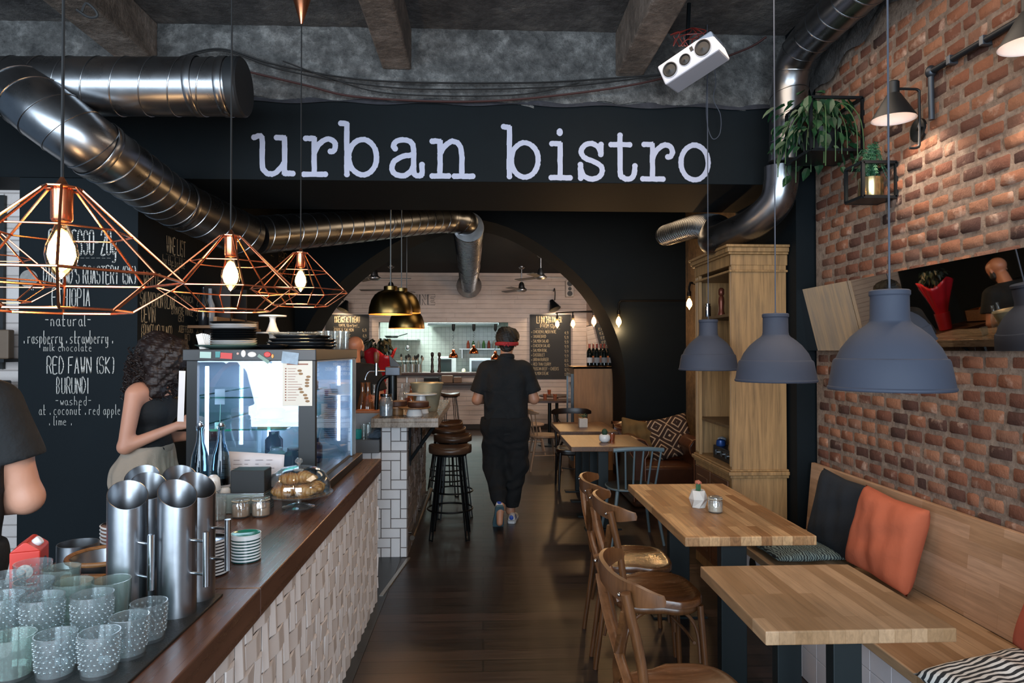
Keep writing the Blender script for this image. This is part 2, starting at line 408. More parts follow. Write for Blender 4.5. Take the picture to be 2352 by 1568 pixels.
def text_mb(mb, s, org, h, R=(1,0,0), U=(0,0,1), wd=None, asp=.62, th=.09, align='l', jit=.05, rise=0, gap=1.35):
    """chalk strokes as thin ribbons in the plane (R, U); h = capital height"""
    R, U = Vector(R), Vector(U); org = Vector(org); k = h/6; adv = 4*k*asp*gap
    tot = sum(adv*(.55 if c in ' .,\'I(1il' else 1) for c in s)
    if wd: asp *= wd/tot; adv *= wd/tot; tot = wd
    x = {'l': 0, 'c': -tot/2, 'r': -tot}[align]; nn = R.cross(U)*-.0005
    for c in s:
        a = adv*(.55 if c in ' .,\'I(1il' else 1)
        for st in GL.get(c, []):
            ox = x if c not in 'I1il' else x-.9*k*asp
            pts = [org+R*(ox+(p[0]+jit*4*(random.random()-.5))*k*asp)+U*((p[1]+jit*4*(random.random()-.5))*k+rise*(x/(tot+.001))) for p in st]
            if len(pts) > 3: pts = catmull(pts, 2)
            ribbon(mb, pts, h*th/2, R, U)
        x += a
def ribbon(mb, pts, r, R, U, jit=0):
    N_ = R.cross(U)
    for i in range(len(pts)-1):
        a, b = pts[i], pts[i+1]; d = b-a
        if d.length < 1e-6: continue
        d.normalize(); s_ = d.cross(N_).normalized(); a = a-d*r*.5; b = b+d*r*.5
        r1 = r*(1+jit*(random.random()-.5)); r2 = r*(1+jit*(random.random()-.5))
        mb.quad(a-s_*r1, b-s_*r2, b+s_*r2, a+s_*r1)
# ================================================================ the setting
def slab(name, x0, x1, y0, y1, z0, z1, mt, bevel=0):
    return struct(MB().bb(x0, x1, y0, y1, z0, z1).build(name, mt, smooth=False, bevel=bevel))
slab('floor', -4.6, 2.7, -3, 13.8, -.1, 0, FLOORW)
def tiles(name, col, grout, axes, size, rough=.35, gw=.003, off=0, bump=.6, c2=None):
    t = NT(name); c = t.coord(axes)
    br = t.n('ShaderNodeTexBrick', {'Vector': c, 'Color1': lin(col), 'Color2': lin(c2 or col), 'Mortar': lin(grout), 'Scale': 1.0, 'Mortar Size': gw,
        'Mortar Smooth': .1, 'Bias': 0.0, 'Brick Width': size[0], 'Row Height': size[1]}, offset=off, squash=1.0)
    n = t.noise(c, 9, 3)
    h = t.n('ShaderNodeMath', {0: 1.0, 1: br.outputs['Fac']}, operation='SUBTRACT')
    return t.fin(t.mix(1.0, br.outputs[0], t.ramp(n, [(.3, (.85,)*3), (.7, (1,)*3)]), 'MULTIPLY'), rough, 0, t.bump(h.outputs[0], bump, .003))
slab('floor', -4.6, -.62, -3, 7.95, 0.0, .004, tiles('dark_floor_tiles', '23282A', '121414', ('x','y','z'), (.3,.3)))
# metal threshold strip between the bar corner and the counter
b = MB(); b.prism([(-.665, 4.42), (-.575, 5.22), (-.552, 5.22), (-.64, 4.42)], 0.0, .008); struct(b.build('trim_1', M('A8A39A', .35, .8)))

# --- brick wall on the right, brick by brick
def brick_mat():
    t = NT('old_brick'); c = t.coord()
    a = t.n('ShaderNodeAttribute', attribute_name='rnd'); n = t.noise(c, 30, 6, .7); n2 = t.noise(c, 9, 4, .6)
    col = t.ramp(a.outputs['Fac'], [(0, '38221B'), (.2, '5F3828'), (.5, '7A4931'), (.8, '8F6045'), (1, '624437')])
    mo = t.n('ShaderNodeMath', {0: n, 1: n2}, operation='ADD')
    col = t.mix(t.ramp(mo.outputs[0], [(.42, (1,1,1)), (.56, (0,0,0))]), col, t.mix(1, col, (.42,.4,.4,1), 'MULTIPLY'))
    col = t.mix(t.ramp(n2, [(.58, (0,0,0)), (.72, (.75,.75,.75))]), col, 'B79A86')
    return t.fin(col, .88, 0, t.bump(n, .9, .012, t.bump(n2, .5, .02)))
def mortar_mat():
    t = NT('lime_mortar'); c = t.coord(); n = t.noise(c, 26, 8, .75); n2 = t.noise(c, 5, 3)
    col = t.ramp(n, [(.3, '665447'), (.5, '96806F'), (.7, 'B39E8B')]); col = t.mix(1, col, t.ramp(n2, [(.3, (.75,)*3), (.65, (1,)*3)]), 'MULTIPLY')
    return t.fin(col, .95, 0, t.bump(n, 1.0, .02))
WX = 2.1
b = MB(); bw, bh = .138, .0735; z = .02; r = 0
rnd = random.Random(3)
while z < 3.5:
    y = -1.5 + (r % 2)*bw*.5 + rnd.uniform(-.02, .02)
    while y < 4.22:
        L = bw*rnd.choice((1, 1, .95, 1.05, .62 if rnd.random() < .3 else 1))
        top = 3.19 + .13*max(0, (4.3-y)/.9) + .05*math.sin(y*9) if y > 3 else 3.42
        if z+bh < top and y+L < 4.24:
            g = .0088; d = .009+rnd.uniform(-.003, .006); ch = .009; b.cc = rnd.random()
            j = lambda s=.0055: rnd.uniform(-s, s)
            y0, y1, z0, z1 = y+g+j(), min(y+L-g+j(), 4.217), z+g+j(.003), z+bh-g+j(.003)
            ys, zs = [y0, y0+ch, (y0+y1)/2, y1-ch, y1], [z0, z0+ch, z1-ch, z1]; vs = []
            for q, zz in enumerate(zs):
                for p_, yy in enumerate(ys):
                    edge = (p_ in (0, 4)) + (q in (0, 3)); dep = d if edge == 0 else (.001 if edge == 1 else -.001)
                    iny = (1 if q in (0, 3) else 0)*ch*.5*(1 if p_ == 0 else -1 if p_ == 4 else 0)
                    vs.append((WX+.004-dep-(j(.002) if not edge else 0), yy+iny+j(.0025), zz+j(.0025)))
            fs = [(q*5+p_, q*5+p_+1, (q+1)*5+p_+1, (q+1)*5+p_) for q in range(3) for p_ in range(4)]
            b.add(vs, fs)
        y += L
    z += bh; r += 1
bricks = b
wr = struct(MB().bb(WX, 2.5, -3, 4.22, 0, 3.65).build('wall_right', mortar_mat(), smooth=False))
bricks.build('brickwork', brick_mat(), wr, attr=True, ang=1.2)
b = MB()
def plasterfn(i, j):
    y = 4.22-1.9*i; z0 = 3.16 + .16*max(0, (4.3-y)/.9) + .03*math.sin(y*17); z = z0+(3.65-z0)*j
    return (WX-.02-.03*abs(math.sin(y*11+z*23))*(1-abs(j-.5)), y, z)
b.grid(plasterfn, 40, 10).build('plaster_patch', CONC, wr)
# --- dark pier beside the cabinet, ochre side wall behind it, left walls
slab('wall_over_chalkboard', -2.908, -2.18, 5.3, 8.0, 2.66, 3.4, BLACKWALL)
slab('wall_pier', 1.99, 2.6, 4.26, 5.3, 0, 3.65, BLACKWALL)
slab('wall_side', 2.4, 2.6, 5.3, 8.0, 0, 3.5, concrete('ochre_plaster', '4A3A2A', '6E583F', '806A4C', k=.3))
slab('wall_left', -4.7, -4.6, 4.41, 13.8, 0, 3.65, BLACKWALL)
WBR = NT('white_painted_brick'); c = WBR.coord(('x','z','y'))
_br = WBR.n('ShaderNodeTexBrick', {'Vector': c, 'Color1': lin('DAD3CF'), 'Color2': lin('C9BFBA'), 'Mortar': lin('A39A95'), 'Scale': 1.0, 'Mortar Size': .006, 'Mortar Smooth': .3, 'Brick Width': .24, 'Row Height': .08})
WBR = WBR.fin(_br.outputs[0], .8, 0, WBR.bump(WBR.noise(c, 25, 5), .8, .01, WBR.bump(_br.outputs[1], -.5, .01)))
wp = slab('wall_white', -4.6, -2.8, 4.75, 4.95, 0, 3.17, WBR)
slab('window_1', -3.5, -3.222, 4.72, 4.75, 1.45, 2.62, BLACK)
# --- chalk pier left
pier = slab('wall_chalkboard', -2.908, -2.18, 4.4, 8.0, 0, 2.66, CHALK)
# --- the girder and painted beam
def rough_face(i, j):
    x = -4.6+7.2*i; z = 3.17+.48*j; e = max(0, 1-j*5)
    n = math.sin(x*13+z*31)*.4+math.sin(x*37-z*17)*.3+math.sin(x*71+z*83)*.3
    return (x, 4.4-.012*n*(1-j*.5)-.012*e*abs(math.sin(x*7)+.5*math.sin(x*29)), z-.02*e*(math.sin(x*5)+.6*math.sin(x*23))*(1 if j < .02 else .3))
gd = slab('ceiling_girder', -4.6, 2.6, 4.41, 5.3, 3.17, 3.65, CONC2)
MB().grid(rough_face, 360, 24).build('crumbled_face', CONC2, gd)
beam = slab('wall_beam', -4.6, 2.6, 4.385, 5.3, 2.66, 3.165, BLACKWALL, bevel=.004)
b = MB()
b.grid(lambda i, j: (-4.5+7*i, 4.365+.02*j, 3.15+.03*j*(1+.3*math.sin(i*120))+.008*math.sin(i*77)*(1-j)), 260, 2)
b.build('broken_plaster_lip', M('3A3A40', .8, nz=.6, ns=20, bump=.8), beam)
slab('ceiling', -4.6, 2.6, -3, 4.41, 3.65, 3.8, CONC)
for x0, x1, z0 in ((-2.30, -2.065, 3.40), (-.648, -.463, 3.38), (.86, 1.04, 3.36)):
    t_ = .012
    b = MB().bb(x0, x1, -3, 4.40, z0, 3.65); struct(b.build('ceiling_beam', CONC3, smooth=False, bevel=t_))
slab('ceiling_mid', -4.6, 2.6, 5.3, 8.0, 3.4, 3.6, BLACKWALL)
slab('ceiling_back', -4.6, 2.2, 8.8, 13.8, 3.12, 3.3, BLACKWALL)
slab('wall_side_back', 2.08, 2.3, 8.8, 13.8, 0, 3.12, M('B9A499', .7, nz=.08, ns=3))
# --- arch wall
def arch_out():
    cx, cz = -.15, 1.124; pts = [(2.42, 0), (2.42, 3.5), (-4.6, 3.5), (-4.6, 0), (cx-2.06, 0)]
    for k in range(41):
        a = PI - PI*k/40; s = .5-.5*math.cos(a); R = 1.83+(2.06-1.83)*(.5-.5*math.cos(a))
        pts.append((cx+R*math.cos(a), cz+(1.80+.05*(.5-.5*math.cos(a)))*math.sin(a)+.16*math.sin(a)**10))
    pts.append((cx+1.83, 0)); return pts
struct(MB().prism(arch_out(), 8.0, 8.8, 'y').build('wall_arch', BLACKWALL, ang=.5))
# --- shiplap back wall with the kitchen hatch
HX0, HX1, HZ0, HZ1 = -2.08, .50, 1.13, 2.13
b = MB(); z = 0; k = 0
rr = random.Random(5)
while z < 3.12:
    z1 = min(z+.0925, 3.12); g = .004
    segs = [(-4.6, 2.08)] if (z1 <= HZ0+.02 or z >= HZ1-.03) else [(-4.6, HX0), (HX1, 2.08)]
    for s0, s1 in segs:
        x = s0; 
        while x < s1-.01:
            L = rr.uniform(1.1, 2.6); e = min(s1, x+L); e = s1 if s1-e < .3 else e
            b.bb(x+.001, e-.001, 13.68+rr.uniform(0, .004), 13.76, z+g/2, z1-g/2); x = e
    z = z1
SHIP = NT('painted_shiplap'); c = SHIP.coord(); _n = SHIP.noise(c, 3, 4); _n2 = SHIP.noise(SHIP.coord(None, (3, 30, 30)), 1.0, 5)
SHIP = SHIP.fin(SHIP.mix(1, SHIP.ramp(_n, [(.3, 'CDBDB3'), (.7, 'DCCEC5')]), SHIP.ramp(_n2, [(.3, (.85,)*3), (.6, (1,)*3)]), 'MULTIPLY'), .6, 0, SHIP.bump(_n2, .2, .002))
wb = struct(b.build('wall_back', SHIP, smooth=False, bevel=0))
b = MB()
for a in ((-4.6, HX0, 0, 3.12), (HX1, 2.1, 0, 3.12), (HX0, HX1, 0, HZ0-.01), (HX0, HX1, HZ1, 3.12)): b.bb(a[0], a[1], 13.74, 13.9, a[2], a[3])
b.build('wall_backing', M('4A403B', .8), wb, smooth=False)
struct(MB().bb(-4.6, 2.08, 13.655, 13.69, 0, .09).build('baseboard_back', M('2B2522', .6), smooth=False))
# kitchen beyond the hatch
KT = tiles('kitchen_tiles', 'D5E0D3', '8C988F', ('x','z','y'), (.1, .1), .22, .0022, c2='DFE8DE')
slab('wall_kitchen', -3.2, 1.8, 16.3, 16.4, 0, 3.0, KT)
slab('wall_kitchen_left', -3.2, -3.1, 13.9, 16.3, 0, 3.0, KT); slab('wall_kitchen_right', 1.7, 1.8, 13.9, 16.3, 0, 3.0, KT)
slab('ceiling_kitchen', -3.2, 1.8, 13.9, 16.3, 3.0, 3.1, M('C9CFCB', .7)); slab('floor_kitchen', -3.2, 1.8, 13.8, 16.3, -.1, 0, M('5B5F5F', .5))
b = MB(); b.bb(HX0-.12, HX1+.02, 13.5, 13.95, HZ0-.05, HZ0); struct(b.build('trim_2', wood('hatch_counter_wood', '6E4A33', '5A3A28', axes=('x','y','z'), plank=(1.2,.1), rough=.35), smooth=False, bevel=.006))
# ================================================================ counter, bar
CT = .885
def herring(b, n_u, n_v, cell, place, gap=.0022, tilt=0, depth=.008, seed=1, lim=None, rid=False):
    """straight herringbone of 2:1 tiles; place(u, v, w) -> 3D point"""
    rn = random.Random(seed)
    for i in range(-1, n_u+1):
        for j in range(-1, n_v+1):
            m = (i-j) % 4
            if m == 0: du, dv = 2, 1
            elif m == 3: du, dv = 1, 2
            else: continue
            u0, u1, v0, v1 = i*cell, (i+du)*cell, j*cell, (j+dv)*cell
            if lim:
                u0, u1 = max(u0, lim[0]), min(u1, lim[1]); v0, v1 = max(v0, lim[2]), min(v1, lim[3])
                if u1-u0 < .008 or v1-v0 < .008: continue
            u0 += gap; u1 -= gap; v0 += gap; v1 -= gap; c = .0025
            ta, tb = rn.uniform(-tilt, tilt), rn.uniform(-tilt, tilt)
            w = lambda u, v: depth+ta*(u-(u0+u1)/2)+tb*(v-(v0+v1)/2)
            vs = [place(u0, v0, 0), place(u1, v0, 0), place(u1, v1, 0), place(u0, v1, 0)] + \
                 [place(u, v, w(u, v)) for u, v in ((u0+c, v0+c), (u1-c, v0+c), (u1-c, v1-c), (u0+c, v1-c))]
            fs = [(4,5,6,7), (0,1,5,4), (1,2,6,5), (2,3,7,6), (3,0,4,7)]
            if rid:   # a raised rib down the middle of the tile
                vs = vs[:4]; a = (u0+u1)/2; q = .004
                vs += [place(u0+c, v0+c, w(u0, v0)-q), place(a-.004, v0+c, w(a, v0)+q), place(a+.004, v0+c, w(a, v0)+q), place(u1-c, v0+c, w(u1, v0)-q),
                       place(u0+c, v1-c, w(u0, v1)-q), place(a-.004, v1-c, w(a, v1)+q), place(a+.004, v1-c, w(a, v1)+q), place(u1-c, v1-c, w(u1, v1)-q)]
                fs = [(4,5,9,8), (5,6,10,9), (6,7,11,10), (0,4,8,3), (1,2,11,7), (0,1,7,6,5,4), (3,8,9,10,11,2)]
            b.add(vs, fs)
TILEW = M('EAE7E6', .22, nz=.06, ns=8); TILEP = M('DDD2CB', .25, nz=.08, ns=5)
cnt = thing('service_counter', 'long counter in the left foreground, thick dark wood top over glossy relief tiles', 'counter', (-1.0, 2.4, 0))
def loc(o): return Vector(o.location)
def PM(org): return T(tuple(-x for x in org))
def part(b, name, mt, par, **k):
    """build a part given in room coordinates under a thing standing somewhere"""
    n = Vector(par.location) if par.parent is None else Vector((0,0,0))
    if par.rotation_euler.z == 0: b.v = [tuple(Vector(p)-n) for p in b.v]
    return b.build(name, mt, par, **k)
part(MB().bb(-1.38, -.675, .2, 4.37, .02, .80), 'counter_body', M('5A504B', .6), cnt, smooth=False)
b = MB(); herring(b, 58, 11, .0745, lambda u, v, w_: (-.672+w_, .1+u, v), tilt=.05, depth=.006, lim=(0, 4.27, 0, .80), rid=True)
part(b, 'relief_tiles', TILEP, cnt, smooth=False)
b = MB(); herring(b, 10, 11, .0745, lambda u, v, w_: (-1.38+u, 4.37+w_, v), lim=(0, .7, 0, .8)); part(b, 'end_tiles', TILEW, cnt, smooth=False)
b = MB().bb(-1.40, -.648, 2.03, 4.40, .80, CT).bb(-1.40, -.648, .2, 2.028, .80, CT)
part(b, 'worktop', WALNUT, cnt, smooth=False, bevel=.004)

BT = 1.07
bar = thing('bar_counter', 'raised bar behind the counter, wooden top on white tiled base, stools along its right side', 'bar', (-.75, 6.0, 0))
part(MB().bb(-.78, -.58, 5.25, 6.9, 0, 1.0).bb(-2.0, -.78, 5.25, 6.2, 0, .80), 'bar_body', M('4D4440', .7), bar, smooth=False)
b = MB(); herring(b, 21, 14, .0735, lambda u, v, w_: (-2.10+u, 5.25-w_, v), depth=.006, lim=(0, 1.52, 0, .80), seed=2)
herring(b, 30, 14, .0735, lambda u, v, w_: (-2.10+u, 5.25-w_, v), depth=.006, lim=(1.325, 1.52, .80, 1.0), seed=2)
part(b, 'white_tiles', TILEW, bar, smooth=False)
b = MB(); herring(b, 24, 14, .0735, lambda u, v, w_: (-.58+w_, 5.25+u, v), depth=.006, lim=(0, 1.65, 0, 1.0), tilt=.06, seed=2)
part(b, 'side_tiles', M('7A6E68', .18, nz=.15, ns=5), bar, smooth=False)  # same white tile as the end, its shade put into the colour
part(MB().bb(-.835, -.335, 5.12, 7.0, 1.0, BT-.03).bb(-.835, -.335, 5.12, 7.0, BT-.03, BT), 'bar_top', wood('bar_top_wood', 'B5A594', '8E7A68', axes=('y','x','z'), plank=(.6,.06), rough=.25, grain=(4,60,40)), bar, smooth=False, bevel=.003)
part(MB().bb(-2.10, -.785, 5.2, 6.25, .80, .90), 'prep_worktop', M('6F7173', .3, .4), bar, smooth=False, bevel=.004)
for yy in (5.35, 6.3):
    b = MB(); b.tube([(-.57, yy, .72), (-.38, yy, .985)], .013); b.tube([(-.57, yy, .985), (-.36, yy, .985)], .012); b.tube([(-.572, yy, .99), (-.572, yy, .68)], .012)
    part(b, 'bracket', BLACKM, bar)
b = MB(); b.tube([(-.535, 5.2, .16), (-.535, 7.0, .16)], .019, 12)
for yy in (5.35, 6.1, 6.85): b.tube([(-.58, yy, .16), (-.535, yy, .16)], .012)
part(b, 'foot_rail', M('4C443C', .35, .9), bar)

# ---------------------------------------------------------------- display fridge on the counter
FX0, FX1, FY0, FY1, FZ0, FZ1 = -1.405, -.80, 3.25, 4.29, .885, 1.583
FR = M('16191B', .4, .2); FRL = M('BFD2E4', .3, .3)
fr = thing('display_fridge', 'glass-sided refrigerated display case with black frame on the wooden counter, plates on its roof', 'fridge', (-1.1, 3.77, FZ0))
part(MB().bb(FX0-.01, FX1+.04, FY0-.0, FY1+.02, FZ0, FZ0+.045), 'base', FR, fr, smooth=False, bevel=.004)
part(MB().bb(FX0-.015, FX1+.005, FY0-.01, FY1+.01, 1.527, FZ1), 'lid', M('2A2B2C', .35, .3), fr, smooth=False, bevel=.004)
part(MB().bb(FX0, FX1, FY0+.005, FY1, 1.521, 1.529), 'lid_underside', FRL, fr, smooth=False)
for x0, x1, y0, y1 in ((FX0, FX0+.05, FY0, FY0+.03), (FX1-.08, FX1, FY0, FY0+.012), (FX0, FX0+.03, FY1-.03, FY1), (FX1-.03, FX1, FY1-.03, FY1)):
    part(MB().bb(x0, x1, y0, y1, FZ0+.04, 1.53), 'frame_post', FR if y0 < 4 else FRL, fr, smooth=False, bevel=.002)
part(MB().bb(FX1-.018, FX1, FY0+.012, FY0+.03, FZ0+.04, 1.53), 'frame_post', FR, fr, smooth=False)
part(MB().bb(FX0+.05, FX1-.08, FY0+.012, FY0+.016, FZ0+.045, 1.527), 'front_glass', PANE, fr, smooth=False)
part(MB().bb(FX1-.008, FX1-.004, FY0+.03, FY1-.03, FZ0+.045, 1.527), 'side_glass', PANE, fr, smooth=False)
part(MB().bb(FX0+.004, FX0+.008, FY0+.03, FY1-.03, FZ0+.045, 1.527), 'side_glass', PANE, fr, smooth=False)
part(MB().bb(FX0+.03, FX1-.03, FY1-.02, FY1-.012, FZ0+.045, 1.527), 'back_panel', M('AFC2D6', .35, nz=.15, ns=3), fr, smooth=False)
part(MB().bb(FX0+.01, FX1-.01, FY0+.02, FY1-.03, FZ0+.045, FZ0+.06), 'floor_plate', M('9FB0BD', .3, .5), fr, smooth=False)
b = MB(); b.bb(FX1-.006, FX1+.001, FY1-.13, FY1-.03, FZ0+.05, 1.52); part(b, 'door_edge', M('9DB9CE', .25, .2), fr, smooth=False)
LED = glow('D6E2FF', 9, 'led_tube')
for x, y, z0, z1 in ((FX0+.075, FY0+.055, 1.0, 1.50), (FX1-.09, FY1-.08, 1.02, 1.30), (FX1-.09, FY1-.08, 1.36, 1.48), (FX0+.09, FY1-.08, 1.0, 1.48)):
    part(MB().cyl((x, y, z0), (x, y, z1), .009, n=10), 'led_tube', LED, fr)
b = MB()
for k in range(14):
    for q in range(24): b.bb(FX1-.19+.006*k, FX1-.186+.006*k, FY1-.034, FY1-.03, 1.03+.013*q, 1.037+.013*q)
part(b, 'vent_grille', M('26415E', .4), fr, smooth=False)
lamp('AREA', (FX0+.3, FY0+.55, 1.515), 5, (.72, .82, 1.0), .4, .8, name='fridge_light')
SHG = pane('shelf_glass', '9FD8C8')
for z in (1.19, 1.345):
    part(MB().bb(FX0+.04, FX1-.16, FY0+.06, FY1-.08, z, z+.007), 'glass_shelf', SHG, fr, smooth=False)
part(MB().bb(FX0+.09, FX0+.19, FY0+.055, FY0+.062, 1.187, 1.197), 'shelf_edge', M('2FA27E', .2), fr, smooth=False)
# things standing in the fridge
for k, (x, y, z, r_, h, col) in enumerate(((-1.0, 3.6, .945, .05, .12, '44586B'), (-.95, 3.85, .945, .045, .14, '2C4468'), (-1.13, 3.75, .945, .05, .10, '9FB3C8'), (-1.22, 4.0, .945, .05, .16, '3C4E6C'))):
    g = tag(MB().lathe([(r_*.8, 0), (r_, .01), (r_, h*.7), (r_*.6, h*.85), (r_*.6, h), (0, h)], (x, y, z), 16).build('juice_jar', M(col, .15)), ('squat blue-grey jar at the front of the display fridge floor', 'dark blue jar behind the others on the fridge floor', 'pale blue jar on the fridge floor, left of the dark ones', 'tall slate jar at the back left of the fridge floor')[k], 'jar')
for k, (x, y, z, lb) in enumerate(((-.98, 3.6, 1.197, 'white plate of cake on the lower fridge shelf, nearest the aisle'), (-1.16, 3.75, 1.197, 'white plate of cake on the lower fridge shelf, inner side'), (-.99, 3.8, 1.352, 'white plate of cake on the upper fridge shelf'))):
    pl = thing('cake_plate', lb, 'plate', (x, y, z), 0, 'plates of cake in the display fridge')
    MB().lathe([(.05, 0), (.085, .008), (.095, .014), (.083, .012), (0, .008)], n=24).build('plate', CERAM, pl)
    MB().lathe([(.07, .0), (.072, .04), (.06, .05), (0, .052)], (0, 0, .012), 20).build('cake', M(('8B5A3A', 'B98A62', '5E4B4B')[k], .6), pl)
pc = thing('price_card', 'small grey card on a wire clip standing in the fridge', 'card', (-1.29, 3.36, 1.197))
MB().bb(-.024, .024, 0, .002, .115, .19).build('card', M('9AA6B0', .5), pc, smooth=False)
MB().tube([(0,0,0), (.004,0,.12)], .0018, 5).bb(-.02, .02, -.01, .012, 0, .028).build('clip', M('8FC0B4', .3), pc)
# menu sheet, magnets on the lid
def paper(name, lb, cat, cx, cz, wd, ht, y, rot=0, mt=None, x_=None):
    b = MB().bb(-wd/2, wd/2, -.0006, .0006, -ht/2, ht/2)
    o = b.build(name, mt or M('D6D2C6', .7, nz=.05), smooth=False); o.location = (cx, y, cz); o.rotation_euler = (0, rot, 0)
    return tag(o, lb, cat)
q = P(678, 881, Y=FY0+.004)
mn = paper('menu_sheet', 'cream printed food menu taped inside the fridge front glass', 'menu', q.x, q.z, .14, .215, FY0+.004)
mn.location.y = FY0-.003
b = MB(); rn = random.Random(4)
for k in range(13):
    z = .07-.0125*k; b.bb(-.058, -.052, -.0016, -.0008, z-.003, z+.003); b.bb(-.045, -.045+rn.uniform(.03, .07), -.0016, -.0008, z-.001, z+.001)
b.bb(-.05, .05, -.0016, -.0008, .088, .094); b.build('print', M('8C5B4A', .7), mn, smooth=False)
b = MB()
for k in range(11):
    b.ball((rn.uniform(.005, .055), -.001, .06-.0145*k), (.011, .0009, .006), 10, 5)
b.build('food_pictures', M('8A6B48', .6, nz=.5, ns=60), mn)
MG = [(540-77, 815, .052, .03, 'A7C8C0', 'pale teal postcard magnet at the left end of the fridge lid'), (492, 814, .024, .028, '3E8C8E', 'dark teal picture magnet beside the pale postcard'),
      (511, 817, .056, .028, 'C8362F', 'red rectangular magnet with white lettering on the fridge lid'), (538, 812, .012, .012, 'C9A59A', 'tiny round pink magnet on the fridge lid'),
      (551, 812, .022, .034, 'E6E1DC', 'small white figure magnet, left of a pair'), (571, 814, .04, .026, 'DAD6D2', 'broad white figure magnet, right of a pair'),
      (598, 824, .06, .016, '6B8A7C', 'slanted narrow green strip magnet on the lid edge'), (607, 814, .034, .026, 'C4281F', 'red oval lips-shaped magnet on the fridge lid'),
      (619, 818, .012, .02, 'D49A3F', 'small yellow magnet beside the red oval one')]
for u, v, wd, ht, col, lb in MG:
    q = P(u, v, Y=FY0-.012)
    o = MB().lathe([(.5, 0), (.5, .7), (.42, 1)], n=20).build('magnet', M(col, .4, nz=.3, ns=50), ang=.4) if 'oval' in lb or 'round' in lb or 'figure' in lb else MB().bb(-.5, .5, -.5, .5, 0, 1).build('magnet', M(col, .4, nz=.3, ns=50), smooth=False)
    o.location = (q.x, FY0-.010, q.z); o.rotation_euler = (PI/2, {'slanted': .6, 'red rec': .06, 'pale te': .03}.get(lb[:7], 0), 0); o.scale = (wd, ht, .004); tag(o, lb, 'magnet', 'magnets on the fridge lid')
q = P(660, 822, Y=FY0-.012)
pc = paper('postcard', 'blue and orange photo postcard tilted across the fridge lid corner', 'postcard', q.x, q.z, .078, .055, FY0-.0125, .12, M('7D93A5', .4, nz=.6, ns=28))
o = paper('paper_sheet', 'white paper sheet hanging down the left edge of the fridge', 'paper', FX0-.022, 1.36, .03, .24, FY0+.0, .03, M('E4E4E6', .6))
b = MB()
for k in range(5): b.bb(-.02+.003*k, .012+.003*k, .004*k, .004*k+.001, 0, .08-.002*k, T(ry=-.25+.07*k))
o = b.build('paper_receipts', M('E9E6E0', .6), smooth=False); o.location = (FX0+.0, FY0+.2, FZ1); tag(o, 'fan of white paper slips standing on the left corner of the fridge roof', 'papers')

# ---------------------------------------------------------------- on the fridge roof
def plate(r, h, n=36, deep=.5):
    return [(r*.5, 0), (r*.55, 0), (r*.93, h*.75), (r, h), (r*.97, h+.002), (r*.88, h*.7), (r*.5, h*.3), (0, h*.25)]
def stack(spec, x, y, z, grp):
    for k, (r_, h, mt, lb, dx) in enumerate(spec):
        o = MB().lathe(plate(r_, h), n=36).build('plate', mt, ang=1.2); o.location = (x+dx, y, z); tag(o, lb, 'plate', grp); z += h*.62
    return z
WP, BP = M('D4D5D6', .15), M('15181B', .2)
ords = ['bottom', 'second', 'third', 'fourth', 'fifth', 'sixth', 'seventh', 'eighth', 'ninth', 'tenth', 'eleventh', 'top']
R0 = FZ1
spec = [(.165, .02, M('7FA39B', .2), 'wide teal platter at the bottom of the plate pile on the fridge', -.02)]
cols = [WP, WP, BP, BP, BP, BP, BP, WP, WP, BP]
for k, c_ in enumerate(cols): spec.append((.115, .019, c_, '%s plate, %s above the teal platter in the pile on the fridge' % ('white' if c_ == WP else 'black', ords[k+1] if k else 'first'), .0))
stack(spec, -1.275, 3.50, R0, 'plates piled on the fridge')
o = MB().lathe(plate(.075, .02), n=36).build('plate', BP, ang=1.2); o.location = (-1.035, 3.36, R0); tag(o, 'small black dish between the plate pile and the trays on the fridge', 'plate')
o = MB().lathe(plate(.1, .016), n=36).build('plate', M('3C4043', .2), ang=1.2); o.location = (-1.29, 3.86, R0); tag(o, 'dark grey dish behind the plate pile on the fridge', 'plate')
CS = [(.046, 0), (.05, .004), (.034, .03), (.022, .06), (.024, .078), (.03, .084), (.105, .086), (.107, .094), (.1, .092), (0, .090)]
for k, (z, s_) in enumerate(((R0, .82), (R0+.0945, .70))):
    o = MB().lathe([(a*s_*(1 if i > 6 else 1), c_*1.0) for i, (a, c_) in enumerate(CS)], n=36).build('cake_stand', CERAM, ang=.6); o.location = (-1.17, 3.80, z)
    tag(o, ('wide white pedestal cake stand standing on the fridge roof', 'smaller white pedestal cake stand on top of the wide one')[k], 'cake stand')
def tray(wd, dp, h): 
    b = MB(); e = .012
    b.grid(lambda i, j: (lambda a, r_: (math.copysign(abs(math.cos(a))**.5, math.cos(a))*(wd/2-e*(1-r_)*2.2), math.copysign(abs(math.sin(a))**.5, math.sin(a))*(dp/2-e*(1-r_)*2.2), h*r_))(2*PI*i, j), 48, 3)
    b.add([(math.copysign(abs(math.cos(2*PI*i/48))**.5, math.cos(2*PI*i/48))*(wd/2-e*2.2), math.copysign(abs(math.sin(2*PI*i/48))**.5, math.sin(2*PI*i/48))*(dp/2-e*2.2), .002) for i in range(48)], [tuple(range(48))])
    return b
for k, (x, y, z, wd, dp, mt, lb) in enumerate(((-.955, 3.62, 0, .32, .4, BP, 'lowest black serving tray on the right end of the fridge roof'), (-.955, 3.62, .017, .32, .4, M('23272A', .18), 'dark grey serving tray second from the bottom on the fridge roof'),
        (-.955, 3.62, .034, .31, .38, BP, 'black serving tray third from the bottom on the fridge roof'), (-.955, 3.62, .052, .26, .33, M('1D2023', .18), 'uppermost black tray on the fridge roof, under the glass platter'))):
    o = tray(wd, dp, .016).build('serving_tray', mt, solid=.004); o.location = (x, y, R0+.003+z); tag(o, lb, 'tray', 'black trays on the fridge roof')
